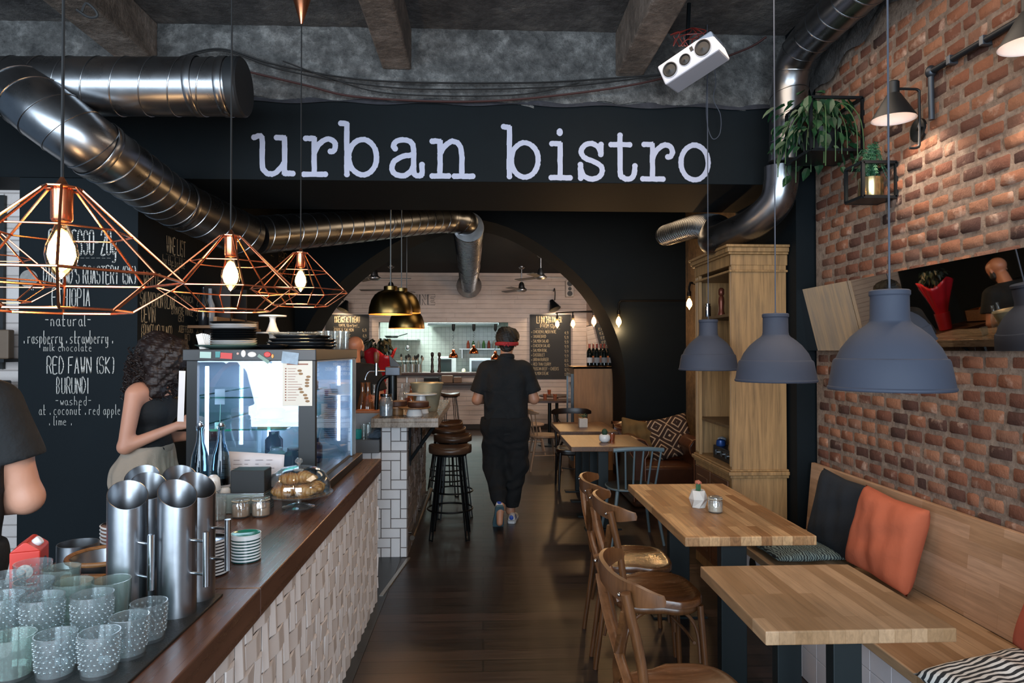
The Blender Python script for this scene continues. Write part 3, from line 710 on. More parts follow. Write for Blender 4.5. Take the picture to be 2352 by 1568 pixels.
o = tray(.24, .3, .012).build('glass_platter', GLASS, solid=.004); o.location = (-.985, 3.60, R0+.073); tag(o, 'clear glass platter with beaded rim on top of the black trays', 'platter')
b = MB()
for k in range(40):
    a = 2*PI*k/40; b.ball((math.copysign(abs(math.cos(a))**.5, math.cos(a))*.12, math.copysign(abs(math.sin(a))**.5, math.sin(a))*.15, .012), .005, 8, 5)
_o = b.build('beaded_rim', GLASS, o); _o['kind'] = 'stuff'
def tumbler_bm(r, h, rib=0, n=28, foot=.75):
    b = MB()
    def R(a, z): return r*(foot+(1-foot)*(z/h))*(1+(rib*.5*(math.cos(a*rib_n)*1) if rib else 0))
    rib_n = 14; t = .0024; out = []; fs = []
    zs = [0, .006, h*.12, h*.3, h*.5, h*.7, h*.9, h]
    prof = [(R(0, z), z) for z in zs]
    vs = []
    rings = [(z, 0) for z in zs]+[(z, t) for z in reversed(zs[1:])]
    for z, off in rings:
        for k in range(n):
            a = 2*PI*k/n; rr_ = R(a, z)-off; vs.append((rr_*math.cos(a), rr_*math.sin(a), z))
    m = len(rings)
    for i in range(m-1):
        for k in range(n): k2 = (k+1) % n; fs.append((i*n+k, i*n+k2, (i+1)*n+k2, (i+1)*n+k))
    fs.append(tuple(reversed(range(n)))); fs.append(tuple((m-1)*n+k for k in range(n)))
    return b.add(vs, fs)
for k, (u, lb) in enumerate(((733, 'leftmost small shot glass on the far end of the fridge roof'), (749, 'second shot glass from the left on the fridge roof'), (765, 'middle shot glass of the row on the fridge roof'), (777, 'fourth shot glass from the left on the fridge roof'), (790, 'rightmost shot glass of the row on the fridge roof'))):
    q = P(u, 790, Y=4.08 if k % 2 else 4.15); o = tumbler_bm(.024, .11).build('shot_glass', GLASS); o.location = (q.x, q.y, R0); tag(o, lb, 'glass', 'glasses on the fridge roof')
# ================================================================ things on the counter
# black mat with glasses
o = MB().bb(-1.31, -.735, 1.30, 1.93, CT, CT+.006).build('bar_mat', M('101314', .55, bump=.3, bs=200), smooth=False, bevel=.002); tag(o, 'black rubber bar mat under the glass tumblers at the near end of the counter', 'mat')
MZ = CT+.006
def ribbed(r, h, seg, mt_, rows=9):
    """pressed tumbler with rows of small knobs"""
    b = tumbler_bm(r, h, n=32, foot=.86)
    for j in range(rows):
        for k in range(seg):
            a = 2*PI*(k+.5*(j % 2))/seg; z = h*(.24+.62*j/(rows-1)); rr_ = r*(.86+.14*z/h)
            b.ball((rr_*math.cos(a), rr_*math.sin(a), z), (.0032, .0032, .0036), 6, 4)
    return b
protoS = ribbed(.041, .088, 20, None, 6).build('glass_tumbler', GLASSK, ang=1.2)
protoT = ribbed(.044, .132, 20, None, 9).build('glass_tumbler', GLASSK, ang=1.2)
PANED = pane('dome_glass', 'F4FBFF', .09, .01)
protoG = tumbler_bm(.044, .088, n=32, foot=.85).build('glass_tumbler', GREENGL, ang=1.2)
protoH = tumbler_bm(.043, .132, n=32, foot=.85).build('glass_tumbler', GREENGL, ang=1.2)
gs = [('G', -1.082, 1.45, 'smooth green-tinted tumbler in the nearest row, at the left edge of the photo'), ('G', -.993, 1.45, 'smooth green-rimmed tumbler, second in the nearest row from the left'),
      ('S', -.905, 1.455, 'knobbled clear tumbler in the nearest row, between a green tumbler and the mat edge'), ('S', -.818, 1.465, 'knobbled clear tumbler at the near right corner of the glasses'),
      ('S', -.800, 1.553, 'knobbled clear tumbler on the mat edge, second along the right side'), ('S', -.797, 1.638, 'knobbled clear tumbler on the mat edge, third along the right side, before the slanted pitcher'),
      ('T', -.996, 1.553, 'tall knobbled tumbler in the second row, rim highest left of the middle'), ('T', -.893, 1.57, 'tall knobbled tumbler right behind the knobbled short ones, nearest the pitchers'),
      ('H', -.985, 1.652, 'tall green-rimmed tumbler in the third row, centre of the group'), ('H', -.90, 1.665, 'tall green-rimmed tumbler just before the left front pitcher'),
      ('T', -1.09, 1.56, 'tall knobbled tumbler in the second row near the left edge'), ('T', -1.085, 1.66, 'tall knobbled tumbler in the third row near the left edge'),
      ('S', -1.18, 1.53, 'short knobbled tumbler cut by the left edge of the photo'), ('T', -1.185, 1.70, 'tall knobbled tumbler before the red carton'),
      ('T', -1.18, 1.80, 'tall knobbled tumbler at the back of the group beside the red carton'), ('H', -1.08, 1.76, 'tall green-rimmed tumbler at the back of the group, left of the pitchers'),
      ('G', -1.265, 1.62, 'short green-tinted tumbler at the far left of the mat')]
pr = {'S': protoS, 'T': protoT, 'G': protoG, 'H': protoH}; used = set()
for k, x, y, lb in gs:
    o = pr[k] if k not in used else dup(pr[k]); used.add(k); o.location = (x, y, MZ); o.rotation_euler.z = random.random(); tag(o, lb, 'glass', 'glass tumblers on the bar mat')
# steel pitchers with slanted mouths
def pitcher():
    t = thing('steel_pitcher', '', 'pitcher')
    n = 40; R_ = .0475; H = .318
    def f(i, j, q=1):
        a = 2*PI*i; x, y = R_*q*math.cos(a), R_*q*math.sin(a); top = H-.030*math.cos(a+.5)
        return (x, y, .004+(top-.004)*j)
    b = MB(); b.grid(lambda i, j: f(i, j), n, 6); b.grid(lambda i, j: f(i, 1-j, .965), n, 6)
    b.grid(lambda i, j: (f(i, 1)[0]*(1-.035*j), f(i, 1)[1]*(1-.035*j), f(i, 1)[2]), n, 1)
    b.lathe([(0, .0), (R_, .0), (R_, .004), (R_*.96, .006), (0, .006)], n=n)
    b.build('vessel', STEELM, t, ang=.8)
    b = MB(); h = MB()
    b.cyl((R_-.003, 0, .20), (R_+.045, 0, .20), .0042).build('handle_bracket', CHROME, t); MB().cyl((R_-.003, 0, .115), (R_+.045, 0, .115), .0042).build('handle_bracket', CHROME, t)
    h.cyl((R_+.045, 0, .085), (R_+.045, 0, .225), .0085, n=16); h.build('handle', CHROME, t)
    return t
pt = pitcher()
for k, (x, y, rz, lb) in enumerate(((-.925, 1.785, -.5, 'slanted-mouth steel pitcher at the left front, behind the tumblers'), (-.802, 1.80, -.35, 'slanted-mouth steel pitcher at the right front, nearest the aisle'),
        (-.93, 1.905, -.5, 'steel pitcher directly behind the left front one'), (-.798, 1.915, -.2, 'steel pitcher directly behind the right front one, before the plates'),
        (-.895, 2.02, -.6, 'steel pitcher at the back of the group, in the middle'), (-1.005, 2.02, -.8, 'steel pitcher at the back left, beside the striped bowls'))):
    o = pt if k == 0 else dup(pt); o.location = (x, y, CT); o.rotation_euler = (0, 0, rz); o['label'] = lb; o['group'] = 'slanted steel pitchers'
# saucer stacks
def saucer(r, h, mt, rim, top=None):
    t = MB().lathe([(r*.45, 0), (r*.5, 0), (r*.55, h*.2), (r*.96, h*.46), (r, h*.50), (r, h*1.0), (r*.96, h*1.02), (r*.85, h*.8), (r*.4, h*.45), (0, h*.45)], n=36).build('saucer', mt, ang=.9)
    MB().lathe([(r*.90, h*.06), (r*.972, h*.08), (r*.972, h*.47)], n=36, cap=(False, False)).build('rim', rim, t)  # dark band: shadow in the gap under each saucer, put into the colour
    if top: MB().lathe([(r*.945, h*1.03), (r*.84, h*.84), (r*.4, h*.5), (0, h*.5)], n=36, cap=(False, False)).build('glazed_well', top, t)
    return t
BR, WR_ = M('1B1F24', .15), M('E4E6E8', .15); TEALG = M('1C8578', .12)
pa = saucer(.0575, .0105, M('D7DADC', .15), M('15181C', .15)); tp = saucer(.0575, .0105, M('D7DADC', .15), M('15181C', .15), M('131518', .12))
N1 = 11
for k in range(N1):
    o = pa if k == 0 else (tp if k == N1-1 else dup(pa)); o.location = (-.853, 2.135, CT+.0098*k)
    tag(o, 'white saucer with black rim, %s in the stack behind the pitcher handles' % (['bottom']+ords[1:N1-1]+['dark-welled topmost'])[k], 'saucer', 'black and white saucers stacked behind the pitchers')
pa = saucer(.048, .0105, M('E0E3E4', .15), M('14403E', .15)); tp = saucer(.048, .0105, M('E0E3E4', .15), M('E4E6E8', .15), TEALG)
for k in range(9):
    o = pa if k == 0 else (tp if k == 8 else dup(pa)); o.location = (-.785, 2.27, CT+.0098*k)
    tag(o, 'small white saucer, %s in the teal-topped stack at the middle of the counter' % (['bottom']+ords[1:8]+['topmost teal-welled'])[k], 'saucer', 'saucers in the teal-topped stack')
# striped bowls at the back left
pb = MB().lathe([(.04, 0), (.05, .003), (.075, .012), (.082, .018), (.078, .018), (.045, .006), (0, .005)], n=36).build('bowl', M('1A1D22', .15), ang=.9)
MB().lathe([(.0805, .0135), (.0835, .018), (.079, .0195)], n=36, cap=(False, False)).build('rim', WR_, pb)
for k in range(5):
    o = pb if k == 0 else dup(pb); o.location = (-1.285, 2.47, CT+.013*k); tag(o, 'black dish with white rim, %s in the stack at the back left of the counter' % (['bottom', 'second', 'middle', 'fourth', 'top'][k]), 'dish', 'black dishes with white rims')
for k in range(3):
    o = dup(pb, scale=.5); o.location = (-1.245, 2.52, CT+.08+.012*k); tag(o, 'little striped dish, %s of three on the black dishes' % ['lowest', 'middle', 'upper'][k], 'dish', 'little striped dishes')
# red carton
rc = thing('drink_carton', 'red drinks carton with white screw cap, behind the tumblers at the left edge', 'carton', (-1.285, 1.945, CT), .35)
RED = M('C43327', .42, nz=.05)
MB().bb(-.036, .036, -.05, .05, 0, .135).build('carton_body', RED, rc, smooth=False, bevel=.003)
MB().prism([(-.036, .135), (.036, .135), (.004, .16), (-.004, .16)], -.05, .05, 'y').build('gable', RED, rc, smooth=False, bevel=.002)
MB().lathe([(.013, 0), (.013, .016), (.011, .018), (0, .018)], (0, 0, 0), 20, T((.016, -.015, .148), ry=.9)).build('screw_cap', WHITE, rc)
b = MB(); b.lathe([(0, 0), (.02, 0), (.02, .001), (0, .001)], n=24, X=T((0, -.0502, .08), rx=PI/2)).bb(-.028, .028, -.0512, -.05, .03, .036).bb(-.02, .02, -.0512, -.05, .045, .049)
b.build('printed_marks', M('E8D7CC', .5), rc, smooth=False)
b = MB().lathe([(0, 0), (.022, 0), (.022, .001), (0, .001)], n=24, X=T((.0362, 0, .085), ry=PI/2)); b.build('round_emblem', M('2F4A6B', .5), rc, smooth=False)
# wood-handled steel tray and pot behind the pitchers
tr = thing('serving_bowl', 'low steel bowl with light wooden rim and handle, left of the slanted pitchers', 'bowl', (-1.145, 2.08, CT))
MB().lathe([(.05, 0), (.08, .01), (.098, .07), (.094, .07), (.076, .014), (0, .008)], n=36).build('bowl_body', STEELM, tr, ang=.9)
WDL = wood('light_handle_wood', 'A87648', '96673D', axes=('x','y','z'), plank=(3,3), rough=.45, grain=(8,60,60))
MB().ring((0, 0, .072), .1, .007).build('wooden_rim', WDL, tr)
MB().bb(-.06, .06, -.125, -.10, .02, .05).build('wooden_handle', WDL, tr, smooth=False, bevel=.005)
o = MB().lathe([(.055, 0), (.06, .004), (.06, .07), (.057, .07), (.056, .006), (0, .006)], (0,0,0), 32).build('steel_pot', STEELM, ang=.8); o.location = (-1.31, 2.22, CT); tag(o, 'short open steel pot behind the red carton', 'pot')
o = MB().lathe([(.03, 0), (.035, .004), (.035, .05), (0, .05)], n=24).build('lidded_tin', CHROME); o.location = (-1.17, 2.27, CT); tag(o, 'small polished tin between the wooden-rimmed bowl and the striped dishes', 'tin')
# utensil cup, cups tray
o = MB().lathe([(.036, 0), (.04, .004), (.04, .10), (.038, .10), (.036, .006), (0, .006)], n=32).build('utensil_jar', GLASS, ang=.8); o.location = (-1.115, 2.62, CT); tag(o, 'clear glass jar of paper sticks beside the pitchers', 'jar')
st = MB()
rn = random.Random(8)
for k in range(26):
    a, r_ = rn.uniform(0, 6.28), rn.uniform(0, .026); x, y = r_*math.cos(a), r_*math.sin(a)
    MBk = MB().cyl((-1.115+x, 2.62+y, CT+.009), (-1.115+x*1.25, 2.62+y*1.25, CT+rn.uniform(.085, .115)), .0028, n=6); st.add(MBk.v, MBk.f)
tag(st.build('sugar_sticks', M('C9A07E', .6)), 'bunch of thin beige sugar sticks in the glass jar by the pitchers', 'sugar sticks', kind='stuff')
PERF = NT('perforated_steel'); c = PERF.coord(('x','z','y'))
_v = PERF.n('ShaderNodeTexVoronoi', {'Vector': c, 'Scale': 95.0, 'Randomness': 0.0})
PERF = PERF.fin(PERF.ramp(_v.outputs[0], [(.30, '2A2E30'), (.36, '9BA39C')]), .4, .5)
pt_ = thing('perforated_caddy', 'grey perforated metal caddy holding upturned cups, behind the sugar jars', 'caddy', (-1.10, 2.97, CT))
b = MB(); x0, x1, y0, y1, h = -.17, .17, -.07, .07, .085
b.bb(x0, x1, y0, y0+.002, 0, h).bb(x0, x1, y1-.002, y1, 0, h).bb(x0, x0+.002, y0, y1, 0, h).bb(x1-.002, x1, y0, y1, 0, h).bb(x0, x1, y0, y1, 0, .002).build('perforated_box', PERF, pt_, smooth=False)
b = MB(); b.tube([(x0, y0, h), (x1, y0, h), (x1, y1, h), (x0, y1, h)], .003, 6, closed=True); b.build('wire_rim', STEELM, pt_)
pc_ = MB().lathe([(.028, 0), (.032, .004), (.026, .05), (.016, .062), (.0, .064)], n=28).build('cup', CERAM)
MB().tube(catmull([(.028, 0, .012), (.042, 0, .015), (.046, 0, .03), (.036, 0, .046), (.024, 0, .048)], 4), .0032, 8).build('handle', CERAM, pc_)
for k, (x, y, z, lb) in enumerate(((-1.235, 2.945, .03, 'upturned white cup at the near left of the perforated caddy'), (-1.165, 2.935, .03, 'upturned white cup at the front middle of the perforated caddy'),
        (-1.20, 3.005, .03, 'upturned white cup at the back left of the perforated caddy'), (-1.13, 3.0, .03, 'upturned white cup at the back middle of the perforated caddy'), (-1.17, 2.97, .09, 'upturned white cup lying on top of the others in the caddy'))):
    o = pc_ if k == 0 else dup(pc_); o.location = (x, y, CT+z); o.rotation_euler = (0, (.25 if k == 4 else 0), k*1.3); tag(o, lb, 'cup', 'upturned cups in the perforated caddy')
o = MB().bb(-.072, .072, -.05, .05, 0, .11).build('napkin_box', M('14181A', .6), smooth=False, bevel=.004); o.location = (-1.005, 2.97, CT+.07); tag(o, 'black box sitting on the right part of the perforated caddy', 'box')
# clip jars of brown sugar
def clip_jar(r, h, fill):
    t = thing('clip_jar', '', 'jar')
    MB().lathe([(r*.85, 0), (r*.97, .005), (r, h*.15), (r, h*.68), (r*.88, h*.76), (r*.88, h*.84), (r*.83, h*.84), (r*.83, h*.77), (r*.94, h*.66), (r*.94, h*.12), (0, .006)], n=32).build('glass_jar', GLASS, t, ang=.9)
    MB().lathe([(r*.92, .008), (r*.92, h*.6), (0, h*.63)], n=28).build('contents', fill, t)
    MB().lathe([(r*.9, h*.86), (r*.97, h*.88), (r*.95, h*.97), (r*.7, h), (0, h)], n=32).build('lid', GLASS, t)
    MB().lathe([(r*.9, h*.83), (r*1.0, h*.845), (r*.9, h*.87)], n=32, cap=(False, False)).build('seal', M('C9BFA8', .5), t)
    b = MB(); b.ring((0, 0, h*.8), r*.92, .0014, 28, 6); b.tube([(r*.3, -r*.92, h*.8), (r*.32, -r*1.08, h*.5), (-r*.32, -r*1.08, h*.5), (-r*.3, -r*.92, h*.8), (-r*.15, -r*1.0, h*.98), (r*.15, -r*1.0, h*.98)], .0014, 6, closed=True)
    b.build('wire_clip', CHROME, t); return t
SUG = M('B98A5E', .8, nz=.25, ns=300, bump=.5, bs=500)
j1 = clip_jar(.037, .082, SUG); j1.location = (-1.005, 2.845, CT); j1['label'] = 'left glass clip jar of brown sugar in front of the perforated caddy'; j1['group'] = 'sugar clip jars'
j2 = dup(j1, (-.928, 2.865, CT), .5, 'right glass clip jar of brown sugar, next to the croissant stand'); j1.rotation_euler.z = .4
for k, (x, y, h_, lb) in enumerate(((-1.085, 2.80, .10, 'empty clear glass left of the sugar jars'), (-1.15, 2.84, .12, 'taller clear glass of wooden stirrers left of the sugar jars'))):
    o = tumbler_bm(.037, h_, n=28, foot=.9).build('drinking_glass', GLASS, ang=1.2); o.location = (x, y, CT); tag(o, lb, 'glass')
b = MB()
for k in range(14):
    a = rn.uniform(0, 6.28); x, y = -1.15+.018*math.cos(a), 2.84+.018*math.sin(a)
    b.cyl((x, y, CT+.009), (x+.014*math.cos(a+1), y+.014*math.sin(a+1), CT+.125), .0022, n=5)
tag(b.build('wooden_stirrers', M('C4A27C', .7)), 'wooden stirrers standing in the taller glass left of the sugar jars', 'stirrers', kind='stuff')
# croissant stand
cs = thing('glass_cake_stand', 'footed glass stand with domed cover over croissants, on the counter before the fridge', 'cake stand', (-.815, 3.03, CT))
MB().lathe([(.068, 0), (.07, .004), (.045, .012), (.012, .02), (.009, .035), (.014, .045), (.03, .052), (.142, .058), (.148, .066), (.143, .066), (.03, .060), (0, .060)], n=48).build('foot_and_plate', GLASS, cs, ang=.9)
MB().lathe([(.134, .068), (.137, .075), (.132, .115), (.11, .152), (.07, .175), (.02, .183), (.01, .184), (.01, .181), (.07, .172), (.108, .149), (.1295, .114), (.134, .075), (.131, .068)], n=48, cap=(False, False)).build('dome', PANED, cs, ang=.9)
MB().lathe([(.006, .183), (.008, .19), (.016, .198), (.016, .208), (.009, .216), (0, .217)], n=24).build('knob', GLASS, cs)
def crmat():
    t = NT('croissant_crust'); c = t.coord(); n = t.noise(c, 26, 4)
    wv = t.n('ShaderNodeTexWave', {'Vector': c, 'Scale': 22.0, 'Distortion': 3.0, 'Detail': 2.0})
    return t.fin(t.mix(1, t.ramp(n, [(.3, 'A8632F'), (.5, 'CF8E4E'), (.75, 'E7B67C')]), t.ramp(wv.outputs[0], [(0, (.75,.7,.65)), (.5, (1,1,1))]), 'MULTIPLY'), .38, 0, t.bump(wv.outputs[0], .5, .004))
CRM = crmat()
def croissant(nm='croissant'):
    b = MB(); m = 54; pts = []; rs = []
    for i in range(m+1):
        t = i/m; a = (t-.5)*2.3; pts.append((.052*math.sin(a), -.05*math.cos(a)+.045, .0))
        s = abs(t-.5)*2; base = .029*(1-s**1.7)+.006
        seg = ((1-s)*4.2) % 1; rs.append(base*(1-.18*(seg > .86)-.10*(1-seg)*(s > .12)))
    b.tube(pts, rs, 14); b.v = [(x, y, z*.85) for x, y, z in b.v]; return b.build(nm, CRM, ang=1.4)
cr = croissant()
for k, (x, y, z, rz, tl, lb) in enumerate(((-.86, 2.955, .03, .3, 0, 'croissant at the front left under the glass dome'), (-.775, 2.965, .03, -.35, 0, 'croissant at the front right under the glass dome'),
        (-.90, 3.045, .03, 1.6, 0, 'croissant lying along the left side under the dome'), (-.735, 3.05, .03, -1.5, 0, 'croissant lying along the right side under the dome'),
        (-.815, 3.08, .03, 3.1, 0, 'croissant at the back under the glass dome'), (-.845, 3.01, .075, .15, .1, 'upper croissant on the left of the heap under the dome'), (-.785, 3.03, .078, -.5, -.1, 'upper croissant on the right of the heap under the dome'))):
    o = cr if k == 0 else dup(cr); o.location = (x, y, CT+.06+z-.006); o.rotation_euler = (tl, 0, rz); tag(o, lb, 'croissant', 'croissants under the glass dome')
# swing-top bottles before the fridge, pens, leaning menu paper
bt = thing('swing_top_bottle', '', 'bottle')
MB().lathe([(.036, 0), (.04, .005), (.041, .02), (.041, .17), (.035, .22), (.018, .28), (.0135, .33), (.0145, .345), (.012, .345), (.0105, .33), (.015, .28), (.032, .22), (.038, .17), (.038, .02), (0, .012)], n=36).build('bottle_glass', glass('9FB6C2', name='bottle_glass'), bt, ang=1.0)
MB().lathe([(.0375, .013), (.0375, .12), (0, .12)], n=24).build('drink', M('1B1517', .1), bt)
MB().lathe([(.0413, .05), (.0413, .09)], n=36, cap=(False, False)).build('label', M('C9CBD2', .6), bt)
b = MB(); b.lathe([(.011, .347), (.013, .352), (.010, .366), (0, .368)], n=20); b.tube([(.015, 0, .33), (.02, 0, .35), (0, 0, .372), (-.02, 0, .35), (-.015, 0, .33)], .0012, 6); b.build('stopper', CHROME, bt)
bt.location = (-1.275, 3.085, CT); bt['label'] = 'left swing-top glass bottle with dark drink, before the fridge'; bt['group'] = 'swing-top bottles'
dup(bt, (-1.18, 3.085, CT), .8, 'right swing-top glass bottle, partly behind the left one')
pp = MB().grid(lambda i, j: (-.15+.30*i, .01*math.sin(i*3)+.045*j-.03, .003+.22*j-.02*i*j), 12, 6).build('menu_paper', M('D4D2D6', .7, nz=.06), solid=.001); pp.location = (-1.08, 3.185, CT+.0); tag(pp, 'white printed menu paper leaning behind the black box, before the fridge', 'paper')
b = MB()
for k in range(7):
    z = .18-.018*k
    for q in range(5): b.bb(-.13+.05*q, -.13+.05*q+rn.uniform(.015, .04), -.034+.045*z/.22, -.033+.045*z/.22, z, z+.002)
b.build('print', M('6F6C78', .7), pp, smooth=False)
ph = thing('pen_holder', 'dark pot of pens and white markers beside the fridge', 'pen pot', (-1.335, 2.93, CT))
MB().lathe([(.036, 0), (.038, .003), (.038, .10), (.035, .10), (.034, .006), (0, .006)], n=28).build('pot', M('1F2426', .4), ph)
for k in range(6):
    a = k*1.05; MB().cyl((.012*math.cos(a), .012*math.sin(a), .008), (.03*math.cos(a), .03*math.sin(a), .15+.012*(k % 3)), .0042, n=8).build('pen', M(('D8D8D8', '1D6B62', 'C9C9CC', '20262B', '1F7468', 'DADADA')[k], .4), ph)
# ================================================================ ducts
def duct(nm, lb, pts, r, seams, mt=DUCTM, sp=.14, n=40, smooth_n=10, rings=(), seam_r=.0035):
    """spiral duct: a swept tube with raised lock seams; returns the thing"""
    path = pts if smooth_n == 0 else catmull(pts, smooth_n)
    path = [Vector(p) for p in path]; base = path[0].copy()
    t = thing(nm, lb, 'duct', tuple(base)); path = [p-base for p in path]
    MB().tube(path, r, n).build('pipe', mt, t, ang=1.0)
    # seams
    if seams:
        L = [0]
        for a, c in zip(path, path[1:]): L.append(L[-1]+(c-a).length)
        tot = L[-1]; b = MB(); s = sp*.4
        def at(s):
            k = max(i for i in range(len(L)) if L[i] <= s+1e-9); k = min(k, len(path)-2); f = (s-L[k])/(L[k+1]-L[k]+1e-9)
            return path[k].lerp(path[k+1], f), (path[k+1]-path[k]).normalized()
        while s < tot-.02:
            p, d = at(s); q = d.to_track_quat('Z', 'Y').to_matrix().to_4x4(); m = 40; tl = .25*r
            ringp = [p + (q @ Vector((r*1.004*math.cos(2*PI*k/m), r*1.004*math.sin(2*PI*k/m), tl*math.sin(2*PI*k/m)))) for k in range(m)]
            b.tube(ringp, seam_r, 6, closed=True); s += sp
        b.build('lock_seams', mt, t)
    for p, d, R_ in rings:
        q = Matrix.Translation(Vector(p)-base) @ Vector(d).to_track_quat('Z', 'Y').to_matrix().to_4x4()
        MB().lathe([(R_, -.02), (R_*1.02, -.016), (R_*1.02, .016), (R_, .02)], n=40, X=q, cap=(False, False)).build('collar', mt, t)
    return t
D1a, D1b = P(-260, 198, Y=3.55), P(535, 200, Y=3.55)
duct('ventilation_duct', 'thick horizontal steel duct under the ceiling at upper left, closed by a dark end cap', [D1a, D1b], .144, True, smooth_n=0, sp=.14, rings=((D1b-Vector((.03,0,0)), (1,0,0), .147), (D1b-Vector((.18,0,0)), (1,0,0), .147)))
cap = bpy.data.objects['ventilation_duct']
MB().lathe([(.147, 0), (.149, .01), (.149, .05), (.14, .06), (0, .06)], n=40, X=T(D1b-D1a, ry=PI/2)).build('end_cap', M('2C2E30', .5, .5), cap)
A0, A1, A2 = P(105, 262, Y=3.42), P(350, 425, Y=4.1), P(560, 547, Y=4.85)
A0.z += .02
duct('branch_duct', 'wide steel duct slanting down from the upper left towards the middle of the room', [P(40, 205, Y=3.50), P(110, 262, Y=3.42), P(225, 345, Y=3.52), P(330, 418, Y=3.92), P(410, 470, Y=4.3), P(570, 543, Y=4.85)], .150, True, sp=.115, rings=((P(225, 345, Y=3.52), (P(330, 418, Y=3.92)-P(110, 262, Y=3.42)), .154), (P(410, 470, Y=4.3), (P(570, 543, Y=4.85)-P(330, 418, Y=3.92)), .154)))
B0, B1 = P(585, 540, Y=4.9), P(1010, 505, Y=7.15)
duct('branch_duct', 'steel duct rising to the right beneath the painted beam, beyond the first slanted duct', [B0, B0.lerp(B1, .5), B1, P(1070, 512, Y=7.38), P(1077, 528, Y=7.7)], .135, True, sp=.15)
E0 = P(1075, 512, Y=7.25); 
duct('long_duct', 'steel duct running away through the arch to a flared collar at the far wall', [Vector((-.16, 7.35, 2.90)), Vector((-.20, 9.5, 2.88)), Vector((-.28, 13.3, 2.84))], .165, True, sp=.085, seam_r=.0045, smooth_n=8, rings=((Vector((-.22, 10.5, 2.87)), (0,1,0), .172),))
ld = bpy.data.objects['long_duct']; MB().lathe([(.165, 0), (.24, .16), (.245, .17), (.17, .02)], n=36, X=T(Vector((-.28, 13.25, 2.84))-ld.location, rx=-PI/2)).build('flared_collar', DUCTM, ld)
V0 = (1.88, 2.2, 3.34)
duct('ceiling_duct', 'dark steel duct running along the ceiling above the brick wall then turning down', [V0, (1.88, 3.0, 3.36), (1.875, 3.75, 3.37), (1.87, 4.02, 3.34), (1.865, 4.13, 3.22), (1.86, 4.15, 3.05), (1.855, 4.15, 2.8), (1.85, 4.15, 2.72)], .108, True, sp=.135, smooth_n=8)
duct('elbow_duct', 'steel duct elbow below the vertical duct, turning away to the left above the cabinet', [(1.85, 4.15, 2.72), (1.85, 4.16, 2.62), (1.83, 4.2, 2.50), (1.75, 4.32, 2.40), (1.66, 4.5, 2.355), (1.60, 4.68, 2.34), P(1648, 524, Y=4.95)], .103, False, smooth_n=8)
duct('flexible_duct', 'ribbed metallic duct continuing behind the elbow towards the dark arch wall', [P(1646, 523, Y=5.03), P(1600, 520, Y=5.7), P(1528, 541, Y=6.6)], .098, True, sp=.06, smooth_n=8)
# cables under the girder
for k, (pts, r_, lb) in enumerate((
    ([(400, 135, 4.3), (505, 112, 4.3), (640, 150, 4.32), (860, 185, 4.33), (1200, 190, 4.33), (1400, 180, 4.33), (1530, 170, 4.3)], .006, 'black cable swagged along the concrete girder, the upper one'),
    ([(405, 137, 4.29), (510, 116, 4.29), (640, 158, 4.31), (820, 192, 4.33), (1000, 205, 4.33), (1300, 198, 4.33), (1520, 172, 4.3)], .005, 'black cable swagged along the girder just below the upper one'),
    ([(560, 162, 4.3), (700, 195, 4.31), (820, 222, 4.32), (1050, 233, 4.33), (1250, 222, 4.33), (1500, 185, 4.3), (1700, 118, 4.27), (1760, 85, 4.25)], .007, 'thick dark cable with a reddish tinge along the bottom of the concrete girder'),
    ([(650, 140, 4.3), (760, 180, 4.31), (900, 215, 4.32), (1180, 218, 4.33), (1330, 190, 4.33)], .0045, 'thin black cable crossing between the others on the girder'))):
    o = MB().tube(catmull([P(u, v, Y=y) for u, v, y in pts], 8), r_, 6).build('ceiling_cable', M('12100F' if k != 2 else '3A1B17', .6)); tag(o, lb, 'cable', 'cables along the girder')
# ================================================================ painted sign on the beam
SG = {
 'u': ([[(.0,.97),(.2,.97),(.21,.3),(.28,.10),(.42,.03),(.58,.08),(.76,.30)], [(.58,.97),(.78,.97),(.78,.05),(.99,.05)]], 1.03),
 'r': ([[(0,.97),(.22,.97),(.22,.05)], [(-.04,.04),(.5,.04)], [(.22,.6),(.34,.82),(.52,.95),(.68,.93),(.76,.80),(.72,.66),(.64,.64)]], .84),
 'b': ([[(0,1.38),(.15,1.36),(.15,.05)], 'E.56,.5,.36,.46'], .98),
 'a': ([[(.16,.74),(.12,.82),(.2,.93),(.4,.97),(.58,.9),(.64,.72),(.64,.18),(.7,.05),(.82,.04),(.86,.12),(.86,.33)], [(.64,.58),(.38,.54),(.16,.42),(.08,.24),(.16,.08),(.36,.03),(.54,.12),(.64,.28)]], .90),
 'n': ([[(0,.95),(.2,.95),(.2,.05)], [(0,.04),(.42,.04)], [(.2,.62),(.34,.84),(.52,.95),(.68,.88),(.76,.66),(.77,.05)], [(.58,.04),(1.05,.04)]], 1.08),
 'i': ([[(.02,.95),(.24,.95),(.24,.05)], [(0,.04),(.5,.04)], 'D.23,1.26,.085'], .52),
 's': ([[(.6,.95),(.6,.68)], [(.6,.72),(.5,.9),(.32,.97),(.14,.9),(.07,.72),(.18,.57),(.42,.48),(.6,.36),(.63,.2),(.52,.06),(.34,.02),(.16,.08),(.06,.26)], [(.05,.4),(.05,.04)]], .68),
 't': ([[(.24,1.2),(.24,.22),(.32,.07),(.46,.03),(.6,.12),(.64,.38)], [(0,.95),(.5,.95)]], .67),
 'o': (['E.42,.5,.37,.47'], .84)}
rn = random.Random(2); sgt = thing('sign_lettering', 'pale typewriter-style words urban bistro painted across the dark beam', 'sign', (0, 4.38, 2.8))
YB = 4.382
def sgpos(u, v): return P(u, v, Y=YB)
